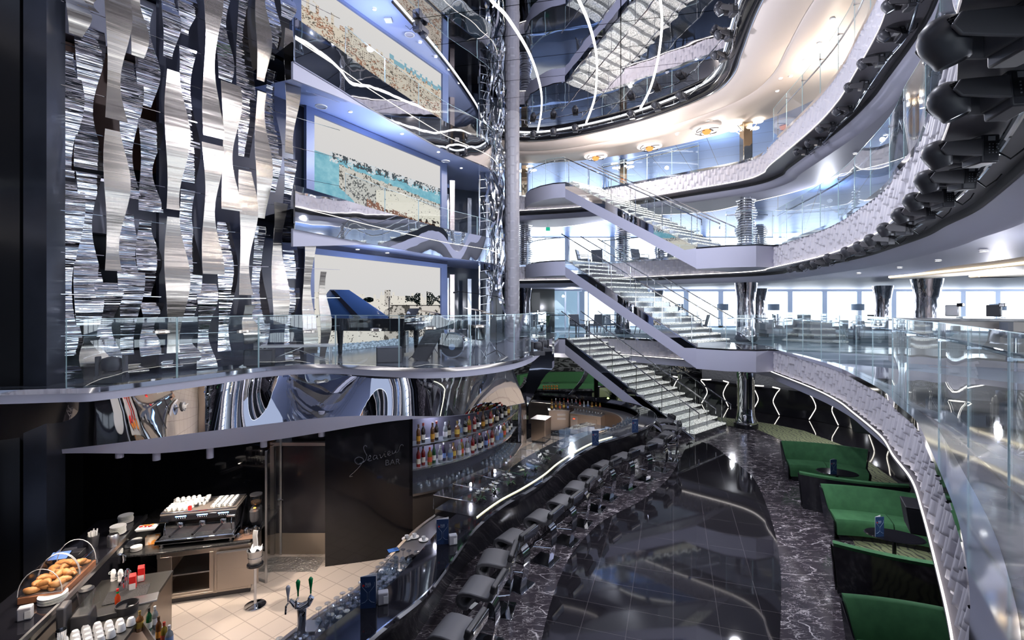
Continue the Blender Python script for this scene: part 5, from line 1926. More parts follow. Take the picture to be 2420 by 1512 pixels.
# downlight cylinders under the bar ceiling edge
for k, (px, py) in enumerate([(265, 1078), (352, 1084), (482, 1079), (618, 1053), (755, 1028)]):
    j = int(np.argmin(np.abs(pxs - px)))
    p = LOWC[j] + np.array([0, .12])
    root = tag(empty('cylinder_downlight', (p[0], p[1], 0)), 'short white cylinder downlight below the bar canopy, ' + OLD[k] + ' from the left', 'downlight', 'cylinder downlights of the canopy')
    z = Q(px, py, p[1]).z
    root.location.z = z
    MB().lathe([(.055, -.02), (.055, .42)], seg=18).build('can', LIL, root)
    MB().lathe([(0, -.022), (.04, -.022)], seg=14).build('lens', DLAMP, root)

# ================================================================ COFFEE STATION
ca = math.atan2(.37, 1.25)
cab = tag(empty('coffee_cabinet', (-5.35, 7.32, ZF), ca), 'stainless cabinet under the espresso machine with one open shelf bay', 'cabinet')
W_, D_, H_ = 1.26, .8, .80
m = MB()
m.box((.03, D_ / 2, H_ / 2 + .04), (.04, D_, H_ - .1)); m.box((W_, D_ / 2, H_ / 2 + .04), (.04, D_, H_ - .1)); m.box((.78, D_ / 2, H_ / 2 + .04), (.05, D_, H_ - .1))
m.box((W_ / 2, D_, H_ / 2 + .04), (W_, .03, H_ - .1)); m.box((W_ / 2, .03, .76), (W_, .05, .07)); m.box((W_ / 2, .03, .13), (W_, .05, .07)); m.box((W_ / 2, D_ / 2, .11), (W_, D_, .03))
m.box((.12, .02, .44), (.16, .04, .6)); m.box((.74, .02, .44), (.08, .04, .6))
m.build('carcass', WARMSTEEL, cab, bevel=.004)
MB().box((.45, D_ / 2, .42), (.6, D_ - .1, .02)).build('shelf', STEEL, cab)
MB().box((W_ / 2, .08, .04), (W_, .05, .09)).build('plinth', DKGREY, cab)
MB().box((1.1, -.06, .60), (.56, .03, .28)).build('drawer', WARMSTEEL, cab, bevel=.006)
MB().box((1.1, -.08, .745), (.56, .05, .012)).build('drawer_lip', STEEL, cab)
MB().box((1.1, .0, .3), (.58, .03, .3)).build('door', WARMSTEEL, cab, bevel=.006)
ctop = [(-4.15, 7.68), (-5.36, 7.30), (-6.1, 7.15), (-6.5, 8.9), (-4.25, 8.95)]
o = MB().prism([(x + 5, y - 8) for x, y in ctop], 0, .03).build('worktop', mat('speckled_black_stone', (.02, .02, .022), .15, mott=(60, (.05, .05, .05), .5, .6)), bevel=.006)
o.location = (-5, 8, ZF + H_ + .0)
tag(o, 'black stone worktop carrying the espresso machine and plates', 'worktop')
ZC_ = ZF + H_ + .03

# espresso machine
em = tag(empty('espresso_machine', (-5.0, 7.93, ZC_), ca - .05), 'large three-group espresso machine with white cups warming on top', 'espresso machine')
MB().box((0, .02, .30), (1.05, .42, .30), 0, .94).build('body', BLACK, em, bevel=.015)
MB().box((0, .02, .455), (1.08, .56, .02)).build('cup_tray', mat('ribbed_steel', (.42, .37, .33), .35, .6, bump=(30, .6, (8, .3, 1))), em)
m = MB()
m.tube([(-.53, -.25, .48), (.53, -.25, .48), (.53, .3, .48), (-.53, .3, .48)], .008, 6, closed=True)
m.build('cup_rail', CHROME, em)
MB().box((0, -.24, .39), (1.08, .06, .09)).build('control_bar', BLACK, em, bevel=.01)
BLUEL = emis('blue_button_glow', (.25, .5, 1), 5)
for x in (-.25, .05, .35):
    b = MB().box((x, -.273, .42), (.15, .006, .014)).build('button_strip', BLUEL, em)
    mm = MB()
    for k in range(5):
        mm.box((x - .06 + .03 * k, -.274, .392), (.01, .004, .008))
    mm.build('buttons', WHITE, b)
MB().box((0, -.1, .18), (1.0, .28, .12)).build('back_splash', STEEL, em)
MB().box((0, -.22, .10), (1.12, .42, .07), 0, .97).build('drip_tray', CHROME, em, bevel=.012)
MB().box((0, -.22, .137), (1.0, .34, .006)).build('drip_grid', mat('grid_steel', (.3, .31, .34), .25, .9, bump=(30, 1, (10, .4, 1))), em)
for x in (-.28, .03, .33):
    g = MB().lathe([(.05, 0), (.052, .07), (.035, .09)], (x, -.2, .235), 18).build('group_head', CHROME, em, smooth=50)
    MB().tube([(x, -.2, .235), (x - .02, -.3, .22), (x - .06, -.44, .19)], [.016, .015, .018], 8).build('portafilter', BLACK, g)
    MB().tube([(x, -.2, .23), (x, -.21, .19), (x - .015, -.21, .175)], .009, 6).build('spout', CHROME, g)
for x in (-.46, .47):
    MB().tube([(x, -.26, .36), (x, -.3, .28), (x + .01, -.31, .16)], .007, 6).build('steam_wand', CHROME, em)
    MB().tube([(x - .06, -.29, .37), (x + .06, -.31, .375)], .02, 8).build('steam_lever', CHROME, em)
for x in (-.48, .48):
    for y in (-.35, .2):
        MB().lathe([(.03, 0), (.018, .01), (.018, .08)], (x, y, -.0), 12).build('foot', STEEL, em)
m = MB().slab([(.53, -.4, .05), (.53, -.1, .08), (.53, .22, .44), (.53, .3, .44), (.53, .3, .05)], (.03, 0, 0))
m.build('side_panel', BLACK, em, bevel=.008)
EM = em.matrix_basis.copy()
def on_machine(x, y, z):
    return tuple(EM @ Vector((x, y, z)))
for i in range(7):
    for j in range(5):
        if j < 2 and i > 4:
            continue
        cup(on_machine(-.47 + i * .075 + .01 * (j % 2), -.14 + j * .082, .466), 3.9, 'white cup on the left of the machine, ' + OLD[j] + ' row from front, ' + OLD[i] + ' from left', 'cups warming on the espresso machine', 1.05)
for i in range(4):
    for j in range(5):
        cup(on_machine(.18 + i * .082, -.14 + j * .08, .466), 3.9, 'white cup on the right of the machine, ' + OLD[j] + ' row from front, ' + OLD[i] + ' from left', 'cups warming on the espresso machine', 1.05)
for i in range(5):
    cup(on_machine(-.44 + i * .075, .12 + .01 * i, .527), 3.7, 'white cup stacked on the other cups of the machine, ' + OLD[i] + ' from the left', 'cups warming on the espresso machine', 1.0, True)
for k in range(3):
    cup(on_machine(-.1 + .06 * k, -.1 + .1 * k, .527), 3.7, 'white cup in the second tier by the red box, ' + OLD[k] + ' from the front', 'cups warming on the espresso machine', 1.1)
o = MB().box((0, 0, .035), (.04, .03, .07)).build('sugar_box', REDM); o.location = on_machine(-.16, -.17, .466)
tag(o, 'small red box among the cups on the espresso machine', 'box')

# grinder
p = P(598, 1268, ZC_)
gr = tag(empty('coffee_grinder', (-4.28, 8.12, ZC_), ca), 'black coffee grinder with clear bean hopper right of the espresso machine', 'coffee grinder')
MB().box((0, 0, .03), (.2, .3, .06)).build('base', BLACK, gr, bevel=.015)
MB().box((0, .05, .2), (.16, .18, .3)).build('body', MATTE, gr, bevel=.03)
MB().lathe([(.05, .35), (.085, .42), (.09, .54)], (0, .05, 0), 20, cap=False).build('hopper', GLASS2, gr)
MB().lathe([(.07, .40), (.08, .44), (0, .45)], (0, .05, 0), 16).build('beans', mat('coffee_beans', (.06, .03, .015), .5, bump=(40, 1)), gr)
MB().lathe([(.095, .54), (.095, .56), (0, .565)], (0, .05, 0), 20).build('hopper_lid', DKGREY, gr)
MB().lathe([(.05, .16), (.065, .2), (.065, .32), (.07, .335), (0, .335)], (0, -.1, 0), 18).build('dosing_chamber', DKGREY, gr)
MB().lathe([(.02, 0), (.02, .008), (0, .01)], (0, -.06, .36), 10).build('power_light', emis('orange_glow', (1, .35, .05), 4), gr)
for k, (x, y, r, h) in enumerate([(578, 1268, .035, .07), (603, 1272, .05, .11), (640, 1240, .04, .10)]):
    pp = (-4.36 + .08 * k, 7.76 + .1 * k, ZC_ + .01)
    root = tag(empty('milk_jug', pp), 'small steel milk jug by the grinder, ' + OLD[k] + ' from the left', 'jug', 'steel jugs by the grinder')
    MB().lathe([(r * .9, 0), (r, h * .5), (r * .75, h), (r * .7, h), (r * .9, h * .4), (0, .01)], seg=18).build('body', CHROME, root, smooth=50)
    MB().tube([(r * .8, 0, h * .85), (r * 1.5, 0, h * .8), (r * 1.5, 0, h * .3), (r * .95, 0, h * .2)], .004, 5).build('handle', CHROME, root)
o = MB().box((0, 0, .008), (.3, .5, .016), 0).build('serving_tray', mat('brown_tray', (.16, .09, .06), .5), bevel=.006); o.location = (-4.32, 7.95, ZC_ - .002); o.rotation_euler = (0, 0, ca)
tag(o, 'brown tray under the jugs and grinder', 'tray')

# wine bucket on a stand
p = P(603, 1432, ZF)
st_ = tag(empty('wine_cooler_stand', (p.x, p.y, ZF)), 'chrome pedestal stand on the beige floor holding an ice bucket', 'stand')
MB().lathe([(.15, 0), (.15, .02), (.1, .035), (.025, .05), (.02, .08), (.02, .6), (.03, .62)], seg=28).build('pedestal', CHROME, st_, smooth=50)
MB().lathe([(.09, .61), (.115, .62), (.115, .645), (.09, .65)], seg=26).build('ring', BLACK, st_)
bk = tag(empty('ice_bucket', (p.x, p.y, ZF + .65)), 'silver ice bucket with a white cloth on the pedestal stand', 'bucket')
MB().lathe([(.082, 0), (.088, .01), (.105, .18), (.118, .21), (.11, .212), (.1, .18), (.08, .02), (0, .02)], seg=28).build('pail', STEEL, bk, smooth=40)
MB().lathe([(.1, .10), (.104, .105), (.1, .11)], seg=26, cap=False).build('band', CHROME, bk)
cl = MB().grid([[(x * .1 * (1 - .3 * abs(y)), y * .085, .19 + .05 * math.sin(x * 3 + 1) * math.cos(y * 3) + .02) for x in np.linspace(-1, 1, 9)] for y in np.linspace(-1, 1, 9)])
o = cl.build('white_cloth', WHITE, smooth=60); o.location = (p.x, p.y, ZF + .66)
tag(o, 'crumpled white cloth lying in the ice bucket', 'cloth')
o = MB().path([(-.0, 0), (.01, .1), (-.005, .22), (.012, .3)], .02, .07).build('rolled_napkin', WHITE, smooth=60); o.location = (p.x, p.y, ZF + .84); o.rotation_euler = (0, 0, 1.4)
tag(o, 'white rolled napkin standing upright in the ice bucket', 'napkin')

# ---------------------------------------------------------------- pastry end of the bar
pe = tag(empty('side_counter', (-5.6, 6.2, ZF)), 'black raised counter at the lower left carrying the pastry case', 'counter')
SCc = cr([(-4.7, 3.9), (-5.0, 4.7), (-5.2, 5.4), (-5.45, 6.2), (-5.75, 7.1), (-6.05, 8.0)], .15)
SCn = normals(SCc, (0, 6))
if SCn[3][0] > 0:
    SCn = -SCn
m = MB(); m.M = Matrix.Translation((5.6, -6.2, -ZF)); m.band(SCc, SCn, -.02, .62, ZT - .04, ZT); m.build('top', CSTONE, pe)
m = MB(); m.M = Matrix.Translation((5.6, -6.2, -ZF)); m.band(SCc, SCn, .05, .5, ZF, ZT - .04); m.build('front', BLACK, pe)
m = MB(); m.M = Matrix.Translation((5.6, -6.2, -ZF)); m.band(SCc, SCn, -.05, -.02, ZT - .05, ZT + .01); m.build('metal_edge', STEEL, pe)
m = MB(); m.M = Matrix.Translation((5.6, -6.2, -ZF)); m.band(SCc[:20], SCn[:20], -.85, -.02, ZF + .78, ZF + .82); m.build('inner_worktop', mat('steel_worktop', (.16, .155, .15), .3, .85), pe)
m = MB(); m.M = Matrix.Translation((5.6, -6.2, -ZF)); m.band(SCc[:20], SCn[:20], -.83, -.79, ZF, ZF + .78); m.build('inner_front', WARMSTEEL, pe)
# dark marble floor beyond it at the far left
tag_s(MB().add([(-9.4, 3, ZF + .003), (-6.3, 3.6, ZF + .003), (-6.3, 8.6, ZF + .003), (-9.4, 8.6, ZF + .003)], [(0, 1, 2, 3)]).build('floor', MARBLE))

ZI = ZF + .82
pc = P(196, 1392, ZT)
case = tag(empty('pastry_case', (-5.6, 6.02, ZT), .3), 'arched clear pastry case on a wooden base full of croissants', 'pastry case')
WOODM = mat('reddish_wood', (.20, .085, .045), .4, mott=(8, (.28, .12, .06), .3, .7))
MB().box((0, 0, .04), (.42, .78, .08)).build('wooden_base', WOODM, case, bevel=.008)
MB().box((0, 0, .087), (.38, .74, .012)).build('steel_tray', STEEL, case)
arc = [(.21 * math.cos(a), .09 + .29 * math.sin(a)) for a in np.linspace(0, PI, 14)]
for y0, y1, nm in ((-.38, -.01, 'lid'), (.01, .38, 'lid')):
    m = MB().grid([[(x, y0, z) for x, z in arc], [(x, y1, z) for x, z in arc]])
    m.add([(x, y0, z) for x, z in arc], [tuple(range(14))])
    g = m.build(nm, ACRYL, case, smooth=60)
    m = MB()
    for y in (y0, y1):
        m.tube([(x, y, z) for x, z in arc], .005, 5)
    m.build('rim', mat('acrylic_edge', (.5, .5, .52), .15) if 'acrylic_edge' not in bpy.data.materials else bpy.data.materials['acrylic_edge'], g)
CM = case.matrix_basis.copy()
PAST = mat('golden_pastry', (.42, .17, .05), .55, mott=(20, (.55, .28, .10), .4, .7))
PAST2 = mat('dark_pastry', (.14, .05, .025), .5)
def croissant_mesh():
    m = MB()
    pts = [(.07 * math.cos(a), .05 * math.sin(a) - .02, .025) for a in np.linspace(.2, PI - .2, 11)]
    rad = [.008 + .03 * math.sin(PI * i / 10) * (1 + .13 * (i % 2)) for i in range(11)]
    return m.tube(pts, rad, 10)
cr0 = croissant_mesh().build('croissant', PAST, smooth=40)
first = True
n_ = 0
for j in range(6):
    for i in range(3):
        for lay in range(2):
            if lay and (i == 0 or j % 2):
                continue
            o = cr0 if first else dup(cr0)
            first = False
            o.location = tuple(CM @ Vector((-.12 + i * .12, -.3 + j * .12, .095 + lay * .05)))
            o.rotation_euler = (rnd.uniform(-.3, .3), rnd.uniform(-.3, .3), rnd.uniform(0, 6))
            s = rnd.uniform(.9, 1.15); o.scale = (s, s, s)
            tag(o, 'golden croissant, ' + ('upper' if lay else 'bottom') + ' layer, ' + OLD[j] + ' row from the near end, ' + OLD[i] + ' from the left', 'croissant', 'croissants in the pastry case')
pp = P(125, 1418, ZT)
plates((pp.x, pp.y, ZT), .135, 6, 'beside the pastry case on the black counter')
for k, (x, y, n, nm) in enumerate([(276, 1318, 5, 'nearest saucer stack'), (303, 1300, 5, 'left rear saucer stack'), (322, 1308, 5, 'right front saucer stack'), (322, 1290, 4, 'rearmost saucer stack')]):
    pp = P(x, y - 8, ZC_)
    plates((pp.x, pp.y, ZC_), .075, n, 'in the ' + nm)
pp = P(268, 1262, ZT); plates((-5.95, 7.35, ZT), .10, 10, 'on the raised counter behind the steel canister')
plates((-6.15, 7.75, ZT), .10, 9, 'on the raised counter beside the dark wall')
# canisters, straws, tablet, boxes on the raised counter
o = tag(empty('straw_holder', (-5.98, 6.95, ZT)), 'fluted steel cup full of white straws and napkins', 'holder')
MB().lathe([(.05, 0), (.07, .17), (.066, .17), (.05, .02), (0, .02)], seg=18).build('cup', STEEL, o)
m = MB()
for k in range(16):
    a = k * 2.4; r = .012 * math.sqrt(k)
    m.tube([(r * math.cos(a), r * math.sin(a), .1), (r * 1.3 * math.cos(a), r * 1.3 * math.sin(a), .22 + .01 * (k % 3))], .009, 5)
s_ = m.build('straws', WHITE, o); s_['kind'] = 'stuff'
o = MB().lathe([(.065, 0), (.07, .01), (.07, .15), (.055, .17), (.02, .17), (0, .168)], seg=24).build('steel_canister', STEEL, smooth=50); o.location = (-5.72, 6.98, ZT)
tag(o, 'brushed steel canister on the raised counter beside the straws', 'canister')
for k, (x, y, nm) in enumerate([(-5.98, 6.7, 'in front of the straws'), (-6.12, 6.72, 'left of the straws')]):
    o = MB().box((0, 0, .04), (.14, .12, .08)).build('card_holder', MATTE if k == 0 else DKGREY, bevel=.006); o.location = (x, y, ZT); o.rotation_euler = (0, 0, .3)
    tag(o, 'dark square holder box ' + nm, 'box')
tb = tag(empty('order_tablet', (-6.0, 6.45, ZT), .3), 'tilted tablet with blue glowing screen on the raised counter', 'tablet')
MB().slab([(-.11, -.06, .09), (.11, -.06, .09), (.11, .08, .14), (-.11, .08, .14)], (0, -.004, .012)).build('case', BLACK, tb)
MB().slab([(-.10, -.052, .106), (.10, -.052, .106), (.10, .068, .149), (-.10, .068, .149)], (0, 0, .003)).build('display', emis('tablet_glow', (.22, .35, .75), 1.2), tb)
MB().lathe([(.06, 0), (.05, .01), (.015, .02), (.012, .1)], (0, 0, 0), 14).build('stand', BLACK, tb)
wb = tag(empty('dish_of_sachets', (-5.62, 7.5, ZT), .3), 'white dish of coloured sachets on the raised counter', 'dish')
MB().box((0, 0, .02), (.24, .16, .04), 0, 1.15).build('dish', WHITE, wb, bevel=.01)
for k in range(9):
    MB().box((-.08 + .02 * k, .03 * math.sin(k * 2), .05), (.05, .03, .008), k * .7).build('sachet', [REDM, mat('orange_paper', (.8, .25, .03), .5) if k == 1 else bpy.data.materials.get('orange_paper') or REDM, WHITE][k % 3], wb)
o = MB().box((0, 0, .06), (.18, .12, .12)).build('paper_box', mat('orange_white_carton', (.75, .62, .5), .5, mott=(9, (.8, .3, .05), .5, .55)), bevel=.003); o.location = (-5.62, 7.62, ZC_); o.rotation_euler = (0, 0, .4)
tag(o, 'open orange and white cardboard box behind the saucer stacks', 'box')

# inner worktop clutter
def carton(p, rz, label):
    root = tag(empty('milk_carton', p, rz), label, 'milk carton', 'red milk cartons')
    MB().box((0, 0, .09), (.07, .07, .18)).build('body', REDM, root, bevel=.002)
    MB().slab([(-.035, -.035, .18), (.035, -.035, .18), (.035, 0, .215), (-.035, 0, .215)], (0, .004, 0)).build('gable', REDM, root)
    MB().slab([(-.035, .035, .18), (.035, .035, .18), (.035, 0, .215), (-.035, 0, .215)], (0, .004, 0)).build('gable', REDM, root)
    MB().box((0, -.036, .05), (.068, .002, .08)).build('white_panel', WHITE, root)
pp = P(314, 1392, ZI); carton(tuple(pp), .5, 'red and white milk carton on the steel worktop, nearer of the two')
pp = P(334, 1372, ZI); carton(tuple(pp), .5, 'red and white milk carton on the steel worktop, farther of the two')
pp = P(278, 1428, ZI)
hs = tag(empty('sauce_bottle', tuple(pp)), 'bottle of red hot sauce with a green neck on the steel worktop', 'bottle')
MB().lathe([(.028, 0), (.03, .09), (.012, .13), (.011, .16)], seg=14).build('body', mat('hot_sauce', (.5, .05, .01), .15), hs, smooth=50)
MB().lathe([(.014, .14), (.014, .165)], seg=10).build('neck', GRH, hs)
MB().lathe([(.013, .165), (.013, .195), (0, .196)], seg=10).build('cap', REDM, hs)
for k, (x, y) in enumerate([(287, 1395), (295, 1380), (283, 1368), (300, 1362)]):
    pp = P(x, y, ZI)
    root = tag(empty('steel_jug', tuple(pp)), 'small polished steel jug on the cluttered worktop, ' + OLD[k] + ' from the camera', 'jug', 'steel jugs on the worktop')
    MB().lathe([(.035, 0), (.04, .05), (.03, .1), (.028, .1), (.036, .05), (0, .01)], seg=16).build('body', CHROME, root, smooth=50)
    MB().tube([(.03, 0, .09), (.055, 0, .08), (.055, 0, .03), (.038, 0, .02)], .004, 5).build('handle', CHROME, root)
pp = P(300, 1320, ZC_)
root = tag(empty('cream_pitcher', (pp.x, pp.y - .1, ZC_)), 'silver pitcher at the edge of the black worktop by the saucers', 'jug')
MB().lathe([(.04, 0), (.045, .05), (.035, .1), (.042, .12), (.04, .12), (.03, .1), (.0, .01)], seg=16).build('body', CHROME, root, smooth=50)
MB().tube([(.035, 0, .1), (.065, 0, .09), (.06, 0, .03), (.042, 0, .02)], .004, 5).build('handle', CHROME, root)
for k in range(6):
    pp = P(262 + 5 * (k % 2), 1375, ZI)
    cup((pp.x + .07 * (k % 2), pp.y + .04, ZI + .045 * (k // 2)), k, 'white cup in the small pile on the worktop, ' + OLD[k // 2] + ' tier, ' + ('left', 'right')[k % 2], 'cups piled by the milk cartons', 1.0, True)
bx = tag(empty('blender', (-4.95, 5.62, ZI), .4), 'grey blender base with clear pitchers standing in the lower left corner', 'blender')
MB().box((0, 0, .1), (.2, .24, .2), 0, .9).build('motor_base', MATTE, bx, bevel=.02)
MB().box((-.16, -.04, .17), (.09, .18, .34)).build('control_tower', DKGREY, bx, bevel=.02)
MB().lathe([(.06, .2), (.085, .42), (.08, .42), (.055, .21)], (.02, .02, 0), 18, cap=False).build('pitcher', GLASS2, bx)
MB().tube([(.1, .02, .4), (.15, .02, .38), (.15, .02, .26), (.08, .02, .24)], .009, 6).build('pitcher_handle', GLASS2, bx)
MB().lathe([(.07, .42), (.075, .44), (.05, .46), (0, .46)], (.02, .02, 0), 18).build('pitcher_lid', MATTE, bx)
o = MB().lathe([(.035, 0), (.05, .18), (.047, .18), (.033, .01), (0, .01)], seg=22).build('cocktail_tin', CHROME, smooth=50); o.location = (-4.93, 5.32, ZI)
tag(o, 'tall chrome mixing tin in front of the blender', 'tin')
o = MB().lathe([(.11, 0), (.12, .1), (.11, .1), (.1, .02), (0, .02)], seg=24).build('round_bin', MATTE, smooth=50); o.location = tuple(P(300, 1445, ZI))
tag(o, 'round black tub beside the hot sauce bottle', 'tub')
o = MB().box((0, 0, .006), (.45, .32, .012)).build('bar_mat', mat('black_rubber', (.015, .015, .017), .7, bump=(60, .5)), bevel=.004); o.location = tuple(P(300, 1405, ZI)); o.rotation_euler = (0, 0, .5)
tag(o, 'black rubber bar mat under the jugs and milk cartons', 'mat')
o = MB().box((0, 0, .012), (.34, .2, .024)).build('utensil_tray', STEEL, bevel=.006); o.location = tuple(P(335, 1420, ZI)); o.rotation_euler = (0, 0, .5)
tag(o, 'shallow steel utensil tray near the worktop edge', 'tray')
o = MB().box((0, 0, .03), (.3, .2, .06)).build('cutlery_box', MATTE, bevel=.01); o.location = tuple(P(262, 1452, ZI)); o.rotation_euler = (0, 0, .5)
tag(o, 'black cutlery box behind the block of mugs', 'box')
# rack of mugs
for j in range(5):
    for i in range(5):
        p = Vector((-4.98 + .105 * i + .03 * j, 5.13 + .03 * i + .105 * j, ZI + .01))
        cup(tuple(p), 2.2, 'white mug in the lower left block, ' + OLD[j] + ' row from front, ' + OLD[i] + ' from left', 'mugs at the lower left', 1.45, True)
for k, (x, y, st__) in enumerate([(330, 1476, 2), (352, 1478, 6), (366, 1468, 7), (375, 1500, 0), (388, 1508, 8), (400, 1512, 4)]):
    pp = P(x, y + 14, ZF + .70)
    bottle(st__, tuple(pp), 'in the speed rail, ' + OLD[k] + ' from left', 'bottles in the speed rail', .9)
sr = tag(empty('speed_rail', tuple(P(365, 1500, ZF + .68)), -.7), 'stainless steel bottle rail below the worktop edge', 'rail')
MB().box((0, 0, 0), (.75, .14, .015)).build('tray', STEEL, sr)
MB().box((0, -.07, .06), (.75, .01, .12)).build('front_lip', STEEL, sr)
MB().box((0, .08, -.1), (.75, .015, .3)).build('bracket', STEEL, sr)

# ---------------------------------------------------------------- far end of the bar
ub = [((1255, 1288), 1050, 'narrow steel unit by the chrome column'), ((1297, 1346), 1022, 'steel cabinet with two paper holders'), ((1347, 1420), 1030, 'angled steel cabinet below the row of glasses')]
for k, ((xa, xb), yb, nm) in enumerate(ub):
    a, b = P(xa, yb - (4 if k == 0 else 0), ZF), P(xb, yb + (10 if k == 2 else 0), ZF)
    d = b - a
    root = tag(empty('bar_cabinet', tuple(a), math.atan2(d.y, d.x)), nm + ' at the far end of the bar', 'cabinet', 'steel cabinets of the far bar')
    L = d.length
    MB().box((L / 2, .3, .43), (L, .6, .70)).build('carcass', WARMSTEEL, root, bevel=.008)
    MB().box((L / 2, .3, .79), (L + .04, .64, .02)).build('top', STEEL, root)
    MB().box((L / 2, .32, .04), (L - .04, .56, .08)).build('plinth', DKGREY, root)
    if k == 1:
        for z in (.64, .50):
            MB().box((L * .6, -.03, z), (.3, .06, .06)).build('paper_holder', STEEL, root)
    if k == 2:
        MB().box((L * .14, -.01, .42), (.24, .02, .6)).build('door', STEEL, root)
        MB().box((L * .14, -.025, .62), (.07, .01, .03)).build('red_display', emis('red_digits', (1, .05, .02), 3), root)
        MB().box((L * .62, -.01, .4), (.5 * L, .02, .55)).build('door', WARMSTEEL, root)
for k in range(26):
    x = 1304 + (k % 13) * 9.5
    a = P(x, 967 - (k % 2) * 2 + (k // 13) * -6, -2.40)
    bottle([2, 0, 8, 2, 9, 1, 3, 5, 7, 4][k % 10], (a.x, a.y, -2.40), 'at the far bar, %s row, %s from the left' % (('front', 'rear')[k // 13], OLD[k % 13]), 'bottles at the far end of the bar', 1.0)
for k in range(10):
    a = P(1358 + k * 7, 974 + k * 1.2, -2.40)
    wglass((a.x, a.y, -2.40), 'glass on the far steel cabinet, ' + OLD[k] + ' from the left', 'glasses on the far cabinet', False, .8)
for k in range(40):
    i = bidx(13.2 + 1.8 * (k // 4) / 9)
    p = BO[i] + BN[i] * (-.56 - .1 * (k % 4))
    wglass((p[0], p[1], ZT - .2), 'glass behind the far bar curve, ' + OLD[k // 4] + ' rank, ' + OLD[k % 4] + ' column', 'glasses behind the far curve', False, .9)
back_c = tag(empty('rear_bar_shelf', (1.4, 19.9, ZF)), 'black rear counter behind the far bar with bottles', 'counter')
MB().box((0.4, .35, .5), (3.0, .4, 1.0)).build('body', BLACK, back_c)
MB().box((0.4, .35, 1.02), (3.1, .5, .04)).build('top', CSTONE, back_c)
o = tag(empty('fruit_basket', (1.6, 20.2, -2.16)), 'clear case of oranges on the rear counter', 'fruit case')
MB().box((0, 0, .15), (.7, .3, .3)).build('case', GLASS2, o)
for k in range(12):
    MB().lathe([(0, 0), (.03, .01), (.04, .04), (.03, .07), (0, .08)], (-.28 + .11 * (k % 6), -.05 + .1 * (k // 6), .02 + .09 * (k // 6)), 12).build('orange', mat('orange_peel', (.85, .28, .03), .5) if k == 0 else bpy.data.materials['orange_peel'], o, smooth=60)

# ================================================================ LOUNGE FURNITURE
def sofa(cx_, cy_, rz, W, label):
    """local: seat faces -y, back along +y"""
    root = tag(empty('lounge_sofa', (cx_, cy_, ZF), rz), label, 'sofa', 'green lounge sofas')
    us = np.linspace(-1, 1, 17)
    def curve(y0, z, bow, wd):
        return [(u * wd / 2, y0 + bow * (1 - u * u), z) for u in us]
    bow = .16
    back = MB().grid([curve(.36, .04, bow, W * 1.0), curve(.44, .45, bow, W * 1.05), curve(.54, .84, bow, W * 1.12), curve(.48, .86, bow, W * 1.12), curve(.42, .84, bow, W * 1.1), curve(.30, .42, bow, W * 1.02), curve(.26, .04, bow, W)], close=True)
    n = 17
    b0 = len(back.v) - 7 * n
    back.f.append(tuple(b0 + i * n for i in range(7)))
    back.f.append(tuple(b0 + i * n + n - 1 for i in range(6, -1, -1)))
    sh = MB().grid([curve(.37, .0, bow, W * 1.01), curve(.455, .45, bow, W * 1.06), curve(.555, .80, bow, W * 1.13), curve(.575, .81, bow, W * 1.14), curve(.475, .45, bow, W * 1.08), curve(.39, .0, bow, W * 1.03)])
    sh.build('outer_shell', BLACK, root, smooth=60)
    back.build('backrest', GREEN, root, smooth=60, bevel=0)
    for s in (-1, 1):
        us2 = np.linspace(-1, -.01, 9) if s < 0 else np.linspace(.01, 1, 9)
        def c2(y0, z, wd):
            return [(u * wd / 2, y0 + bow * (1 - u * u), z) for u in us2]
        st_ = MB().grid([c2(-.20, .12, W * .94), c2(-.26, .36, W * .96), c2(-.22, .43, W * .97), c2(.0, .44, W * .98), c2(.31, .42, W * 1.0), c2(.3, .12, W * .98)], close=True)
        b0 = len(st_.v) - 6 * 9
        st_.f.append(tuple(b0 + i * 9 for i in range(6))); st_.f.append(tuple(b0 + i * 9 + 8 for i in range(5, -1, -1)))
        st_.build('seat_cushion', GREEN, root, smooth=50)
    bs = MB().grid([curve(-.14, .0, bow, W * .9), curve(-.16, .12, bow, W * .92), curve(.3, .12, bow, W * .92), curve(.3, .0, bow, W * .92)], close=True)
    bs.build('base', BLACK, root)
    for s in (-1, 1):
        e = MB().slab([(s * W * .49, -.2, .04), (s * W * .5, -.26, .4), (s * W * .51, .28, .44), (s * W * .56, .42, .8), (s * W * .565, .5, .8), (s * W * .52, .38, .04)], (s * .02, 0, 0))
        e.build('end_panel', BLACK, root)
    m = MB().tube([(.0, .43 + .11 + bow * .95 - .14, .5), (0, .5 + bow - .02, .86)], .004, 4)
    m.build('seam', MATTE, root)
    return root
DEG = -.42
sofa(8.05, 12.45, DEG, 1.75, 'green curved sofa facing the camera, farthest, beside the column')
sofa(7.5, 10.9, DEG + PI, 1.75, 'green sofa turned away, black back visible, between the two front-facing far sofas')
sofa(7.2, 9.2, DEG, 1.95, 'green curved sofa facing the camera in the middle of the row')
sofa(6.2, 7.65, DEG + PI, 1.9, 'green sofa with large black back turned to the camera, near the balcony front')
sofa(5.0, 5.35, DEG, 1.9, 'green sofa at the bottom edge of the picture')
for k, (x, y, nm) in enumerate([(7.75, 11.6, 'between the two farthest sofas'), (6.6, 8.4, 'between the two nearer sofas')]):
    root = tag(empty('cocktail_table', (x, y, ZF), DEG), 'glossy black oval table ' + nm, 'table', 'black cocktail tables')
    MB().lathe([(0, 0), (.42, 0), (.44, .012), (.42, .025), (0, .025)], (0, 0, .555), 36, sx=1, sy=.62).build('top', CSTONE, root)
    MB().lathe([(.2, 0), (.2, .02), (.03, .04), (.03, .555)], seg=20).build('pedestal', BLACK, root)

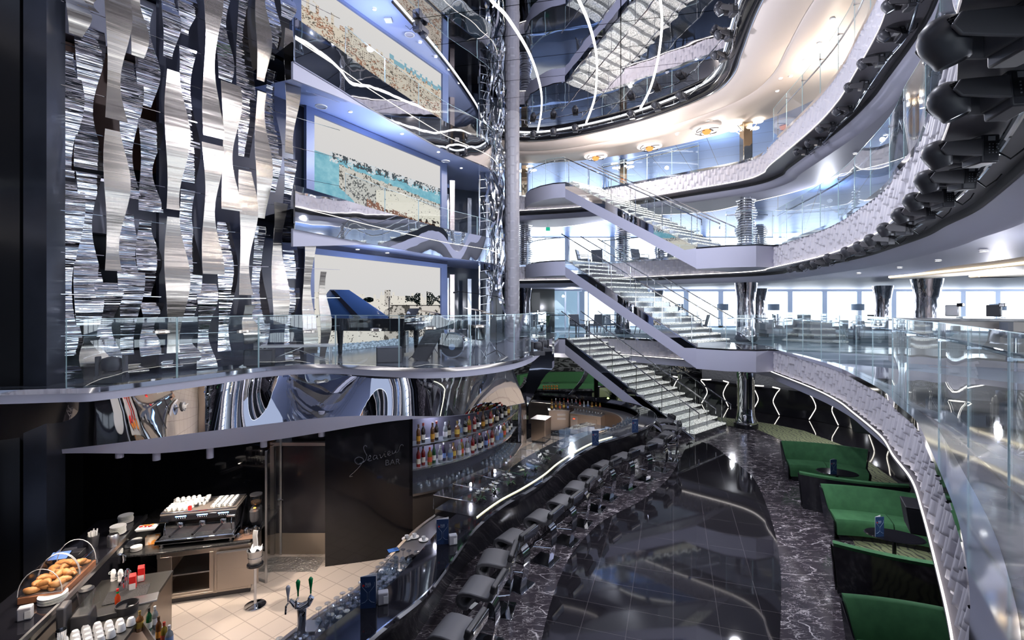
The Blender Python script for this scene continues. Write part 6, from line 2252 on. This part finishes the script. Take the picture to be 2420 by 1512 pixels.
# hanging black loudspeakers under the promenade edge
for k, (x, y, z, r, s) in enumerate([(2196, 1222, -1.22, -.5, 1), (2042, 1000, -1.2, -.6, 1), (1878, 898, -1.15, -.4, .9)]):
    p = P(x, y, z)
    root = tag(empty('hanging_speaker', tuple(p), r), 'black wedge loudspeaker hanging below the balcony front, ' + OLD[k] + ' from the camera', 'loudspeaker', 'hanging wedge loudspeakers')
    MB().slab([(-.26 * s, -.18, .14), (.26 * s, -.18, .14), (.20 * s, -.12, -.2), (-.20 * s, -.12, -.2)], (0, .34, .02)).build('cabinet', MATTE, root, bevel=.01)
    MB().slab([(-.24 * s, -.19, .12), (.24 * s, -.19, .12), (.19 * s, -.13, -.18), (-.19 * s, -.13, -.18)], (0, -.004, 0)).build('grille', DKGREY, root)
    MB().tube([(0, 0, .15), (0, .05, .35)], .015, 6).build('bracket', BLACK, root)

# black lounge bar with glowing squiggles
LBc = cr([(7.6, 23.6), (8.7, 22.7), (9.4, 22.2), (10.5, 20.8), (11.3, 19.9), (11.9, 19.3), (12.3, 18.6), (12.6, 17.8), (12.7, 16.9), (12.6, 15.6)], .12)
LBn = normals(LBc, (14.5, 24), inward=False)
lb = tag(empty('lounge_bar', (10.5, 20.8, ZF)), 'long black lounge bar with thin glowing zigzag lines at the back right', 'bar counter')
LM = Matrix.Translation((-10.5, -20.8, -ZF))
m = MB(); m.M = LM; m.band(LBc, LBn, -.5, 0, ZF, ZF + 1.05); m.build('front', BLACK, lb)
m = MB(); m.M = LM; m.band(LBc, LBn, -.55, .06, ZF + 1.05, ZF + 1.1); m.build('top', CSTONE, lb)
for k in range(9):
    i = int((k + .5) / 9 * (len(LBc) - 1))
    def lp(di, dn, z):
        j = min(max(i + di, 0), len(LBc) - 1)
        p = LBc[j] + LBn[j] * dn
        return (p[0], p[1], ZF + z)
    s = 1 if k % 2 else -1
    pts = [lp(3 * s, -.25, 1.11), lp(0, .0, 1.11), lp(0, .07, 1.04), lp(1 * s, .02, .88), lp(2 * s, .015, .55), lp(1 * s, .015, .25), lp(0, .015, .02)]
    m = MB(); m.M = LM; m.tube([tuple(p) for p in cr(pts, .06)], .013, 6); m.build('glow_line', emis('line_glow', (1, .93, .82), 3) if k == 0 else bpy.data.materials['line_glow'], lb)
o = tag_s(MB().band(LBc[8:], LBn[8:], -2.0, -1.9, ZF, -.9).build('wall_lounge', mat('embossed_grey_wall', (.22, .22, .24), .4, bump=(7, .9))))
# flower arrangement, booth and armchairs at the far end
o = tag(empty('flower_arrangement', (7.9, 22.9, ZF + 1.1)), 'cream flower arrangement on the lounge bar end', 'flowers')
MB().lathe([(.08, 0), (.12, .2), (.1, .22)], seg=14).build('vase', CHROME, o)
m = MB()
for k in range(46):
    a, e = rnd.uniform(0, 6.3), rnd.uniform(0, 1.5)
    r = rnd.uniform(.2, .42)
    c = (r * math.cos(a) * math.cos(e), r * math.sin(a) * math.cos(e), .3 + r * math.sin(e))
    m.lathe([(0, -.03), (.04, 0), (0, .03)], c, 6)
m.build('blossoms', mat('cream_blossom', (.75, .68, .52), .6), o)
bt = tag(empty('green_booth', (2.4, 25.3, ZF)), 'bright green curved booth sofa in front of the feather pattern wall', 'sofa')
c = cr([(-2.0, -.6), (-1.2, .4), (.4, .7), (2.2, .5), (3.0, -.5)], .15); nn_ = normals(c, (.5, -3))
GRB = mat('bright_green_velvet', (.09, .28, .11), .8)
MB().band(c, nn_, 0, .2, 0, 1.0).build('backrest', GRB, bt)
MB().band(c, nn_, -.6, 0, .1, .48).build('seat', GRB, bt)
MB().band(c, nn_, -.5, 0, 0, .1).build('base', BLACK, bt)
for k, (x, y) in enumerate([(1.55, 21.3), (2.55, 21.4), (4.2, 22.4)]):
    root = tag(empty('club_chair', (x, y, ZF), .1), 'black framed club chair with pale green back before the green booth, ' + OLD[k] + ' from the left', 'chair', 'club chairs before the booth')
    MB().box((0, 0, .25), (.7, .6, .3)).build('seat', BLACK, root, bevel=.03)
    MB().box((0, -.3, .6), (.72, .1, .6)).build('back_frame', BLACK, root, bevel=.02)
    MB().box((0, -.36, .62), (.56, .02, .42)).build('back_panel', mat('pale_green_fabric', (.28, .32, .17), .8), root)
# dark post, arched chrome strip and planted screen
tag_s(MB().box((3.55, 20.6, -1.9), (.16, .16, 2.6)).build('column', BLACK))
o = rib_strip([(2.3 + .75 * math.sin(t * 2.4), 19.6, -2.3 + 1.9 * t) for t in np.linspace(0, 1, 20)], [.2] * 20, .01, [(1, .3, 0)] * 20).build('chrome_arch', CHROME_W, smooth=60)
tag(o, 'curved chrome strip arching in front of the green booth', 'sculpture')
PLANT = mat('dark_foliage', (.01, .035, .015), .5)
def grass_plant(x, y, z, n, h, label, pot=True, mt=None, name='potted_plant'):
    root = tag(empty(name, (x, y, z)), label, 'plant', 'spiky plants')
    m = MB()
    for k in range(n):
        a = rnd.uniform(0, 6.3); L = h * rnd.uniform(.6, 1); b = rnd.uniform(.15, .7)
        w_ = .014 + h * .008
        pts = [(0, 0, 0), (b * L * .3 * math.cos(a), b * L * .3 * math.sin(a), L * .6), (b * L * .8 * math.cos(a), b * L * .8 * math.sin(a), L * (.95 - b * .4))]
        px_, py_ = -math.sin(a) * w_, math.cos(a) * w_
        m.add([(px_ * .6, py_ * .6, 0), (-px_ * .6, -py_ * .6, 0), (pts[1][0] - px_, pts[1][1] - py_, pts[1][2]), (pts[1][0] + px_, pts[1][1] + py_, pts[1][2]), pts[2]], [(0, 1, 2, 3), (3, 2, 4)])
    f_ = m.build('leaves', mt or PLANT, root, smooth=0)
    f_.location = (0, 0, .3 if pot else 0)
    if pot:
        MB().lathe([(.16, 0), (.2, .32), (.18, .32), (0, .3)], seg=18).build('pot', BLACK, root)
    return root
for k, (x, y, h) in enumerate([(4.1, 19.6, 1.3), (4.6, 19.0, 1.7), (5.3, 18.9, 1.1), (5.6, 18.3, .8)]):
    grass_plant(x, y, ZF, 60, h, 'dark spiky plant under the lowest staircase, ' + OLD[k] + ' from the left')
for k, (x, y) in enumerate([(1437, 941), (1505, 955)]):
    p = P(x, y, -2.5)
    o = MB().lathe([(0, -.04), (.05, 0), (0, .04)], seg=10).build('plant_uplight', emis('lime_glow', (.5, 1, .1), 10)); o.location = (p.x, p.y, -2.5)
    tag(o, 'lime green glowing uplight among the plants, ' + ('left', 'right')[k], 'light', 'lime uplights')

# ================================================================ STAGE EQUIPMENT
PBLK = mat('piano_black', (.012, .012, .016), .04, coat=1)
pn = tag(empty('grand_piano', (-3.25, 11.35, ZS), -.12), 'black grand piano with raised lid in front of the lit screen', 'piano')
body = [(.95, -.55), (.95, .75), (.55, .78), (.1, .70), (-.35, .45), (-.75, .42), (-1.0, .15), (-1.02, -.25), (-.8, -.5), (-.4, -.55)]
MB().prism(body, .58, .86).build('case', PBLK, pn, bevel=.01)
MB().prism([(.95, -.55), (1.2, -.55), (1.2, .75), (.95, .75)], .60, .74).build('keybed', PBLK, pn, bevel=.01)
MB().box((1.07, .1, .75), (.16, 1.2, .02)).build('keyboard', WHITE, pn)
m = MB()
for k in range(30):
    if k % 7 not in (2, 6):
        m.box((1.03, -.46 + k * .038, .768), (.09, .012, .014))
m.build('black_keys', BLACK, pn)
PI_ = (Matrix.Translation(pn.location) @ Matrix.Rotation(-.12, 4, 'Z')).inverted()
lidpx = [(779, 685), (824, 686), (921, 752), (921, 768), (845, 771), (806, 761), (776, 745), (763, 718), (766, 700)]
lp3 = [PI_ @ Q(x, y, 11.55 + (771 - y) / 86 * .45) for x, y in lidpx]
MB().slab(lp3, (0, .02, .015)).build('lid', mat('piano_lid_sheen', (.03, .08, .22), .25, coat=1), pn, bevel=.004)
fs = [PI_ @ Q(x, y, 11.5 + (771 - y) / 86 * .45) for x, y in ((780, 686), (790, 686), (868, 766), (852, 768))]
MB().slab(fs, (0, -.012, 0)).build('lid_fold', PBLK, pn)
MB().tube([(.55, -.4, .86), (.5, -.25, 1.35)], .012, 6).build('lid_prop', PBLK, pn)
MB().slab([(.88, -.35, .87), (.88, .45, .87), (.98, .45, 1.08), (.98, -.35, 1.08)], (.01, 0, 0)).build('music_desk', PBLK, pn)
for (x, y) in ((.85, -.4), (.85, .6), (-.75, -.1)):
    MB().lathe([(.035, 0), (.05, .05), (.05, .1), (.075, .5), (.08, .58)], (x, y, 0), 14).build('leg', PBLK, pn)
MB().box((.75, .1, .3), (.1, .2, .5)).build('pedal_lyre', PBLK, pn)
bn = tag(empty('piano_bench', (-1.75, 11.1, ZS)), 'black bench at the keyboard end of the grand piano', 'bench')
MB().box((0, 0, .47), (.35, .75, .08)).build('seat', BLACK, bn, bevel=.02)
for (x, y) in ((-.13, -.32), (.13, -.32), (-.13, .32), (.13, .32)):
    MB().box((x, y, .22), (.04, .04, .44)).build('leg', BLACK, bn)

dk = tag(empty('drum_kit', (-1.28, 10.75, ZS), -.1), 'drum kit with a large bass drum on the right of the stage', 'drum kit')
bd = MB(); bd.M = Matrix.Translation((0, 0, .29)) @ Matrix.Rotation(PI / 2, 4, 'X')
bd.lathe([(.26, -.2), (.27, -.2), (.27, .2), (.26, .2)], seg=40, cap=False)
bdo = bd.build('bass_drum', PBLK, dk, smooth=50)
h_ = MB(); h_.M = Matrix.Translation((0, -.2, .29)) @ Matrix.Rotation(PI / 2, 4, 'X')
h_.lathe([(0, 0), (.26, 0), (.26, .01)], seg=40); h_.build('drum_head', mat('dark_drum_head', (.03, .035, .05), .3), bdo)
h_ = MB(); h_.M = Matrix.Translation((0, -.2, .29)) @ Matrix.Rotation(PI / 2, 4, 'X')
h_.lathe([(.255, .0), (.28, .0), (.28, .03), (.255, .03)], seg=40, cap=False); h_.build('hoop', CHROME, bdo)
h_ = MB(); h_.M = Matrix.Translation((0, -.212, .25)) @ Matrix.Rotation(PI / 2, 4, 'X')
h_.lathe([(0, .0), (.07, .0), (.07, .004)], seg=24); h_.build('port_ring', mat('blue_grey_patch', (.25, .35, .55), .3), bdo)
text('YAMAHA', .075, WHITE, bdo).location = (0.02, -.218, .40)
for x, y, z, r, d in ((-.14, .0, .62, .13, .2), (.17, .0, .62, .14, .22), (.48, .2, .38, .19, .34), (-.48, .3, .5, .17, .14)):
    t = MB().lathe([(r, 0), (r, d)], (x, y, z), 28).build('drum', PBLK, dk, smooth=50)
    MB().lathe([(r * 1.03, d - .02), (r * 1.04, d), (r * .98, d), (0, d - .004)], (x, y, z), 28).build('rim', CHROME, t)
    MB().lathe([(r * 1.03, 0), (r * 1.04, .02)], (x, y, z), 28, cap=False).build('rim', CHROME, t)
    for a in range(6):
        MB().tube([(x + r * 1.04 * math.cos(a), y + r * 1.04 * math.sin(a), z + .02), (x + r * 1.04 * math.cos(a), y + r * 1.04 * math.sin(a), z + d - .01)], .006, 5).build('lug', CHROME, t)
    if z < .6:
        for a in range(3):
            MB().tube([(x + r * math.cos(a * 2.1), y + r * math.sin(a * 2.1), z + .1), (x + r * 1.15 * math.cos(a * 2.1), y + r * 1.15 * math.sin(a * 2.1), 0)], .008, 5).build('drum_leg', CHROME, t)
for x, y, z, r in ((-.55, .0, 1.0, .24), (.5, -.1, 1.05, .26), (.75, .3, .95, .2)):
    c_ = MB(); c_.M = Matrix.Translation((x, y, z)) @ Matrix.Rotation(.18, 4, 'Y')
    c_.lathe([(0, .02), (.04, .015), (r, 0), (r, .003), (.03, .02)], seg=28)
    c_ = c_.build('cymbal', mat('bronze_cymbal', (.55, .40, .22), .25, 1) if 'bronze_cymbal' not in bpy.data.materials else bpy.data.materials['bronze_cymbal'], dk, smooth=50)
    m = MB().tube([(x, y, .3), (x, y, z)], .009, 6)
    for a in range(3):
        m.tube([(x, y, .35), (x + .24 * math.cos(a * 2.1), y + .24 * math.sin(a * 2.1), 0)], .008, 5)
    m.build('stand', CHROME, dk)
def mic_stand(x, y, h, rz, bx_, label):
    root = tag(empty('microphone_stand', (x, y, ZS), rz), label, 'microphone stand', 'microphone stands')
    m = MB().tube([(0, 0, .05), (0, 0, h)], .009, 6)
    m.build('pole', BLACK, root)
    for a in range(3):
        MB().tube([(0, 0, .15), (.28 * math.cos(a * 2.1), .28 * math.sin(a * 2.1), 0)], .008, 5).build('foot', BLACK, root)
    MB().tube([(-.2, 0, h - .08), (0, 0, h), (bx_, 0, h + .12)], .007, 6).build('boom', BLACK, root)
    MB().tube([(bx_, 0, h + .12), (bx_ + .12, 0, h + .09)], [.012, .022], 8).build('microphone', MATTE, root)
mic_stand(-2.05, 10.6, .85, -.1, .4, 'black microphone stand right of the piano keyboard')
mic_stand(-.35, 10.9, 1.35, 2.9, .9, 'tall microphone stand leaning over the drum kit')
# keyboard case leaning, pa cabinet, monitor wedges, folding tables
o = MB().slab([(-.16, 0, 0), (.16, 0, 0), (.16, .25, 1.0), (-.16, .25, 1.0)], (0, .12, 0)).build('equipment_case', MATTE, bevel=.01); o.location = (-1.95, 10.1, ZS); o.rotation_euler = (0, .45, -.1)
tag(o, 'tall dark padded case leaning beside the drum kit', 'case')
for k, (x, y) in enumerate([(-4.85, 9.35), (-2.5, 9.9)]):
    root = tag(empty('stage_monitor', (x, y, ZS), .3), 'black wedge floor monitor on the stage, ' + ('left' if k == 0 else 'right'), 'loudspeaker', 'stage floor monitors')
    MB().slab([(-.25, -.18, 0), (.25, -.18, 0), (.25, -.1, .3), (-.25, -.1, .3)], (0, .3, -.0)).build('cabinet', MATTE, root, bevel=.01)
    MB().slab([(-.23, -.185, .02), (.23, -.185, .02), (.23, -.108, .28), (-.23, -.108, .28)], (0, -.004, 0)).build('grille', DKGREY, root)
tabs = [((-4.25, 9.75), 1.15, .5, 'white folding table with crossed legs behind the stage glass')]
a, b = P(515, 900, ZS), P(680, 890, ZS)
tt = tag(empty('folding_table', (-4.7, 9.15, ZS), .75), 'long white folding table with crossed steel legs behind the stage glass', 'table')
tt.location = (-4.35, 9.9, ZS)
tt.rotation_euler = (0, 0, .25)
MB().box((0, 0, .33), (1.5, .4, .04)).build('tabletop', WHITE, tt, bevel=.005)
for s in (-1, 1):
    for q_ in (-1, 1):
        MB().tube([(s * .62, q_ * .16, 0), (s * .62, q_ * .16, .31)], .014, 6).build('leg', STEEL, tt)
MB().tube([(-.62, -.17, .02), (.1, -.17, .31)], .009, 5).build('cross_brace', STEEL, tt)
MB().tube([(.62, -.17, .02), (-.1, -.17, .31)], .009, 5).build('cross_brace', STEEL, tt)
# lower-left moving head standing on the stage lip
for k, (x, y, s) in enumerate([(264, 905, 1.6), (1270, 815, 1.3), (1285, 806, 1.2)]):
    p = P(x, y, ZS) if k == 0 else P(x, y + 25, ZS)
    root = tag(empty('floor_moving_light', (p.x, p.y, ZS), .4), 'black moving light standing on the stage edge, ' + ['at its left end', 'left of the pair at its right end', 'right of the pair at its right end'][k], 'stage light', 'moving lights on the stage edge')
    MB().box((0, 0, .04 * s), (.22 * s, .18 * s, .07 * s)).build('base', HEADM, root, bevel=.01)
    for q_ in (-1, 1):
        MB().box((q_ * .1 * s, 0, .15 * s), (.03 * s, .07 * s, .2 * s)).build('yoke_arm', HEADM, root, bevel=.008)
    MB().lathe([(0, 0), (.07 * s, .02 * s), (.085 * s, .07 * s), (.07 * s, .13 * s), (0, .15 * s)], (0, 0, .1 * s), 20).build('lamp_head', HEADM, root, smooth=50)

# ================================================================ PROMENADE FURNITURE
CHG = mat('grey_chair_fabric', (.28, .30, .34), .8)
CHL = mat('pale_chair_fabric', (.60, .60, .62), .8)
def armchair():
    root = empty('armchair')
    MB().box((0, 0, .40), (.56, .54, .12)).build('seat', CHG, root, bevel=.03)
    m = MB().slab([(-.28, .22, .40), (.28, .22, .40), (.30, .34, .92), (-.30, .34, .92)], (0, .08, 0)); m.build('backrest', CHG, root, bevel=.02)
    for s in (-1, 1):
        MB().tube([(s * .32, -.26, .0), (s * .32, -.24, .62), (s * .32, .26, .64)], .018, 6).build('arm', DKGREY, root)
        MB().tube([(s * .27, .28, .4), (s * .29, .36, 0)], .018, 6).build('leg', DKGREY, root)
        MB().tube([(s * .27, -.24, .36), (s * .3, -.27, 0)], .018, 6).build('leg', DKGREY, root)
    return root
ac0 = armchair()
acp = [(3.2, 23.6, .5, 0, 'leftmost by the doors'), (4.1, 24.0, 3.6, 0, 'second by the doors'), (4.9, 24.6, 2.4, 0, 'behind the left chrome column'), (6.3, 23.2, .9, 0, 'near the stairs'), (7.2, 22.6, 4.5, 0, 'with curved arms near the stairs'), (7.9, 23.4, 3.2, 0, 'under the middle staircase'), (8.8, 22.8, 4.2, 0, 'right of the middle staircase'),
       (13.6, 24.4, .5, 0, 'first right of the chrome column'), (14.8, 24.6, 2.5, 0, 'second right of the chrome column'), (15.4, 22.5, 1.0, 0, 'before the windows on the right'), (17.2, 23.0, 2.4, 0, 'further right before the windows'), (3.6, 24.2, 1.2, 1, 'upstairs by the windows, leftmost'), (4.4, 24.5, 2.6, 1, 'upstairs by the windows, second'), (6.2, 23.5, .6, 1, 'upstairs, third'), (7.3, 23.2, 3.9, 1, 'upstairs, fourth'), (8.2, 23.0, 2.2, 1, 'upstairs, fifth')]
for k, (x, y, a, lev, nm) in enumerate(acp):
    o = ac0 if k == 0 else dup(ac0)
    o.location = (x, y, lev * DH)
    o.rotation_euler = (0, 0, a)
    tag(o, 'grey armchair ' + nm, 'armchair', 'grey armchairs of the lounge')
for k, (x, y, lev) in enumerate([(3.7, 23.3, 0), (7.7, 22.0, 0), (14.2, 24.0, 0), (16.3, 22.8, 0)]):
    root = tag(empty('side_table', (x, y, lev * DH)), 'small round dark table between the armchairs, ' + OLD[k] + ' from the left', 'table', 'small round lounge tables')
    MB().lathe([(0, 0), (.3, 0), (.3, .03), (0, .03)], (0, 0, .6), 24).build('top', BLACK, root)
    MB().lathe([(.18, 0), (.03, .03), (.03, .6)], seg=14).build('pedestal', DKGREY, root)
for k, (x, y, W) in enumerate([(11.5, 21.0, 1.6), (13.0, 20.2, 1.8), (14.2, 19.3, 1.6), (18.0, 20.2, 2.0)]):
    root = tag(empty('lounge_settee', (x, y, 0), .1), 'pale low settee behind the promenade glass, ' + OLD[k] + ' from the left', 'sofa', 'pale settees of the promenade')
    MB().box((0, 0, .3), (W, .8, .3)).build('seat', CHL, root, bevel=.04)
    MB().box((0, -.34, .55), (W, .16, .4)).build('backrest', CHL, root, bevel=.04)
    for s in (-1, 1):
        MB().box((s * W / 2, 0, .45), (.14, .8, .3)).build('armrest', CHL, root, bevel=.03)
        MB().box((s * W * .42, 0, .08), (.05, .6, .15)).build('leg', DKGREY, root)
SHADE = mat('grey_lamp_shade', (.30, .36, .45), .8)
for k, (x, s) in enumerate([(1605, .8), (1708, 1), (1828, 1), (2027, 1.05), (2358, 1.2)]):
    p = Q(x, 726, 27.5)
    root = tag(empty('floor_lamp', (p.x, 27.5, 0)), 'floor lamp with a drum shade against the bright windows, ' + OLD[k] + ' from the left', 'floor lamp', 'drum shade lamps at the windows')
    MB().lathe([(.3 * s, 0), (.3 * s, .36)], (0, 0, 1.08), 24, cap=False).build('lamp_shade', SHADE, root)
    MB().tube([(0, 0, 0), (0, 0, 1.25)], .015, 6).build('pole', CHROME, root)
    MB().lathe([(.16, 0), (.16, .02), (0, .03)], seg=18).build('base', CHROME, root)
grass_plant(1.75, 23.9, 0, 70, .9, 'green spiky plant in a dark planter by the washroom door', mt=mat('plant_green', (.03, .10, .03), .5))
# washroom door and sign
dr = empty('door_2', (.95, 24.5, 0)); dr['kind'] = 'structure'
MB().box((0, 0, 1.0), (.9, .04, 2.0)).build('leaf', mat('dark_green_door', (.015, .022, .022), .2), dr)
MB().box((.35, -.03, 1.0), (.03, .04, .2)).build('handle', CHROME, dr)
sgn = tag(empty('washroom_sign', (.85, 24.45, 1.2)), 'small dark washroom sign with white figures on the green door', 'sign')
MB().box((0, 0, 0), (.3, .01, .26)).build('plate', MATTE, sgn)
for x in (-.06, .06):
    m = MB(); m.M = Matrix.Translation((x, -.008, 0)) @ Matrix.Rotation(PI / 2, 4, 'X')
    m.lathe([(0, 0), (.018, 0), (.018, .004)], (0, .07, 0), 10)
    m.box((0, -.0, .002), (.045 if x < 0 else .03, .1, .004)); m.box((-.01, -.07, .002), (.012, .06, .004)); m.box((.012, -.07, .002), (.012, .06, .004))
    m.build('figure', WHITE, sgn)
gd = empty('door_3', (3.2, 26.5, 0)); gd['kind'] = 'structure'
MB().box((0, 0, 1.05), (1.9, .02, 2.1)).build('pane', GLASS, gd)
m = MB()
for x in (-.95, -.3, .4, .95):
    m.box((x, 0, 1.05), (.08, .06, 2.1))
m.build('frame', WALLM, gd)
tag_s(MB().box((2.3, 29.9, 1.1), (3.9, .1, 2.3)).build('wall_far', mat('pale_blue_glass', (.35, .5, .62), .2, emit=.45)))
# exit signs
for k, (x, y, Yd) in enumerate([(1802, 491, 23.0), (1295, 541, 24.0)]):
    p = Q(x, y, Yd)
    root = tag(empty('exit_sign', tuple(p)), 'green emergency exit sign under the blue ceiling, ' + ('right' if k == 0 else 'left'), 'sign', 'green exit signs')
    MB().box((0, 0, 0), (.42 if k == 0 else .2, .03, .17)).build('case', emis('exit_green', (.02, .35, .22), 1.0) if k == 0 else bpy.data.materials['exit_green'], root)
    if k == 0:
        MB().slab([(-.15, -.02, 0), (-.08, -.02, .05), (-.08, -.02, .02), (0, -.02, .02), (0, -.02, -.02), (-.08, -.02, -.02), (-.08, -.02, -.05)], (0, -.003, 0)).build('arrow', WHITE, root)
        MB().box((.1, -.018, 0), (.06, .004, .12)).build('doorway_symbol', WHITE, root)
    MB().tube([(0, 0, .08), (0, 0, .3)], .008, 5).build('hanger', STEEL, root)
# promenade bar at the far right
pb = tag(empty('promenade_bar', (10.6, 10.8, 0), 1.15 - PI / 2 - .1), 'dark marble bar counter at the right edge behind the glass balustrade', 'bar counter')
MB().box((1.0, 0, .5), (5.5, .6, 1.0)).build('front', mat('pale_stone_front', (.55, .50, .46), .25), pb)
MB().box((1.0, 0, 1.03), (5.7, .8, .06)).build('top', mat('grey_marble_top', (.20, .20, .22), .1, mott=(3, (.4, .4, .42), .45, .6)), pb, bevel=.01)
PM = pb.matrix_basis.copy()
for k, x in enumerate([-.6, .1, 1.2, 2.0]):
    p = PM @ Vector((x, .1, 1.06))
    root = tag(empty('coffee_brewer', tuple(p), .6), 'coffee machine on the promenade bar at the right edge, ' + OLD[k] + ' from the left', 'coffee machine', 'machines on the promenade bar')
    MB().box((0, 0, .17), (.16, .24, .26)).build('body', DKGREY if k % 2 else STEEL, root, bevel=.02)
    MB().box((0, -.14, .3), (.2, .1, .08)).build('head', BLACK, root, bevel=.01)
    MB().box((0, -.14, .02), (.2, .12, .03)).build('drip_tray', CHROME, root)
for k, x in enumerate([-1.0, .2, 1.4]):
    p = PM @ Vector((x, -.75, 0))
    root = tag(empty('counter_stool', (p.x, p.y, 0), .6), 'grey stool at the promenade bar, ' + OLD[k] + ' from the left', 'stool', 'stools of the promenade bar')
    MB().lathe([(.2, .68), (.24, .74), (.2, .8), (0, .8)], seg=20).build('seat', CHG, root, smooth=60)
    m = MB().grid([[(.24 * math.cos(a), .24 * math.sin(a), z) for a in np.linspace(.3, PI - .3, 10)] for z in (.74, 1.0)]); m.build('backrest', CHG, root, smooth=60)
    MB().lathe([(.2, 0), (.03, .03), (.03, .7)], seg=14).build('pedestal', CHROME, root)
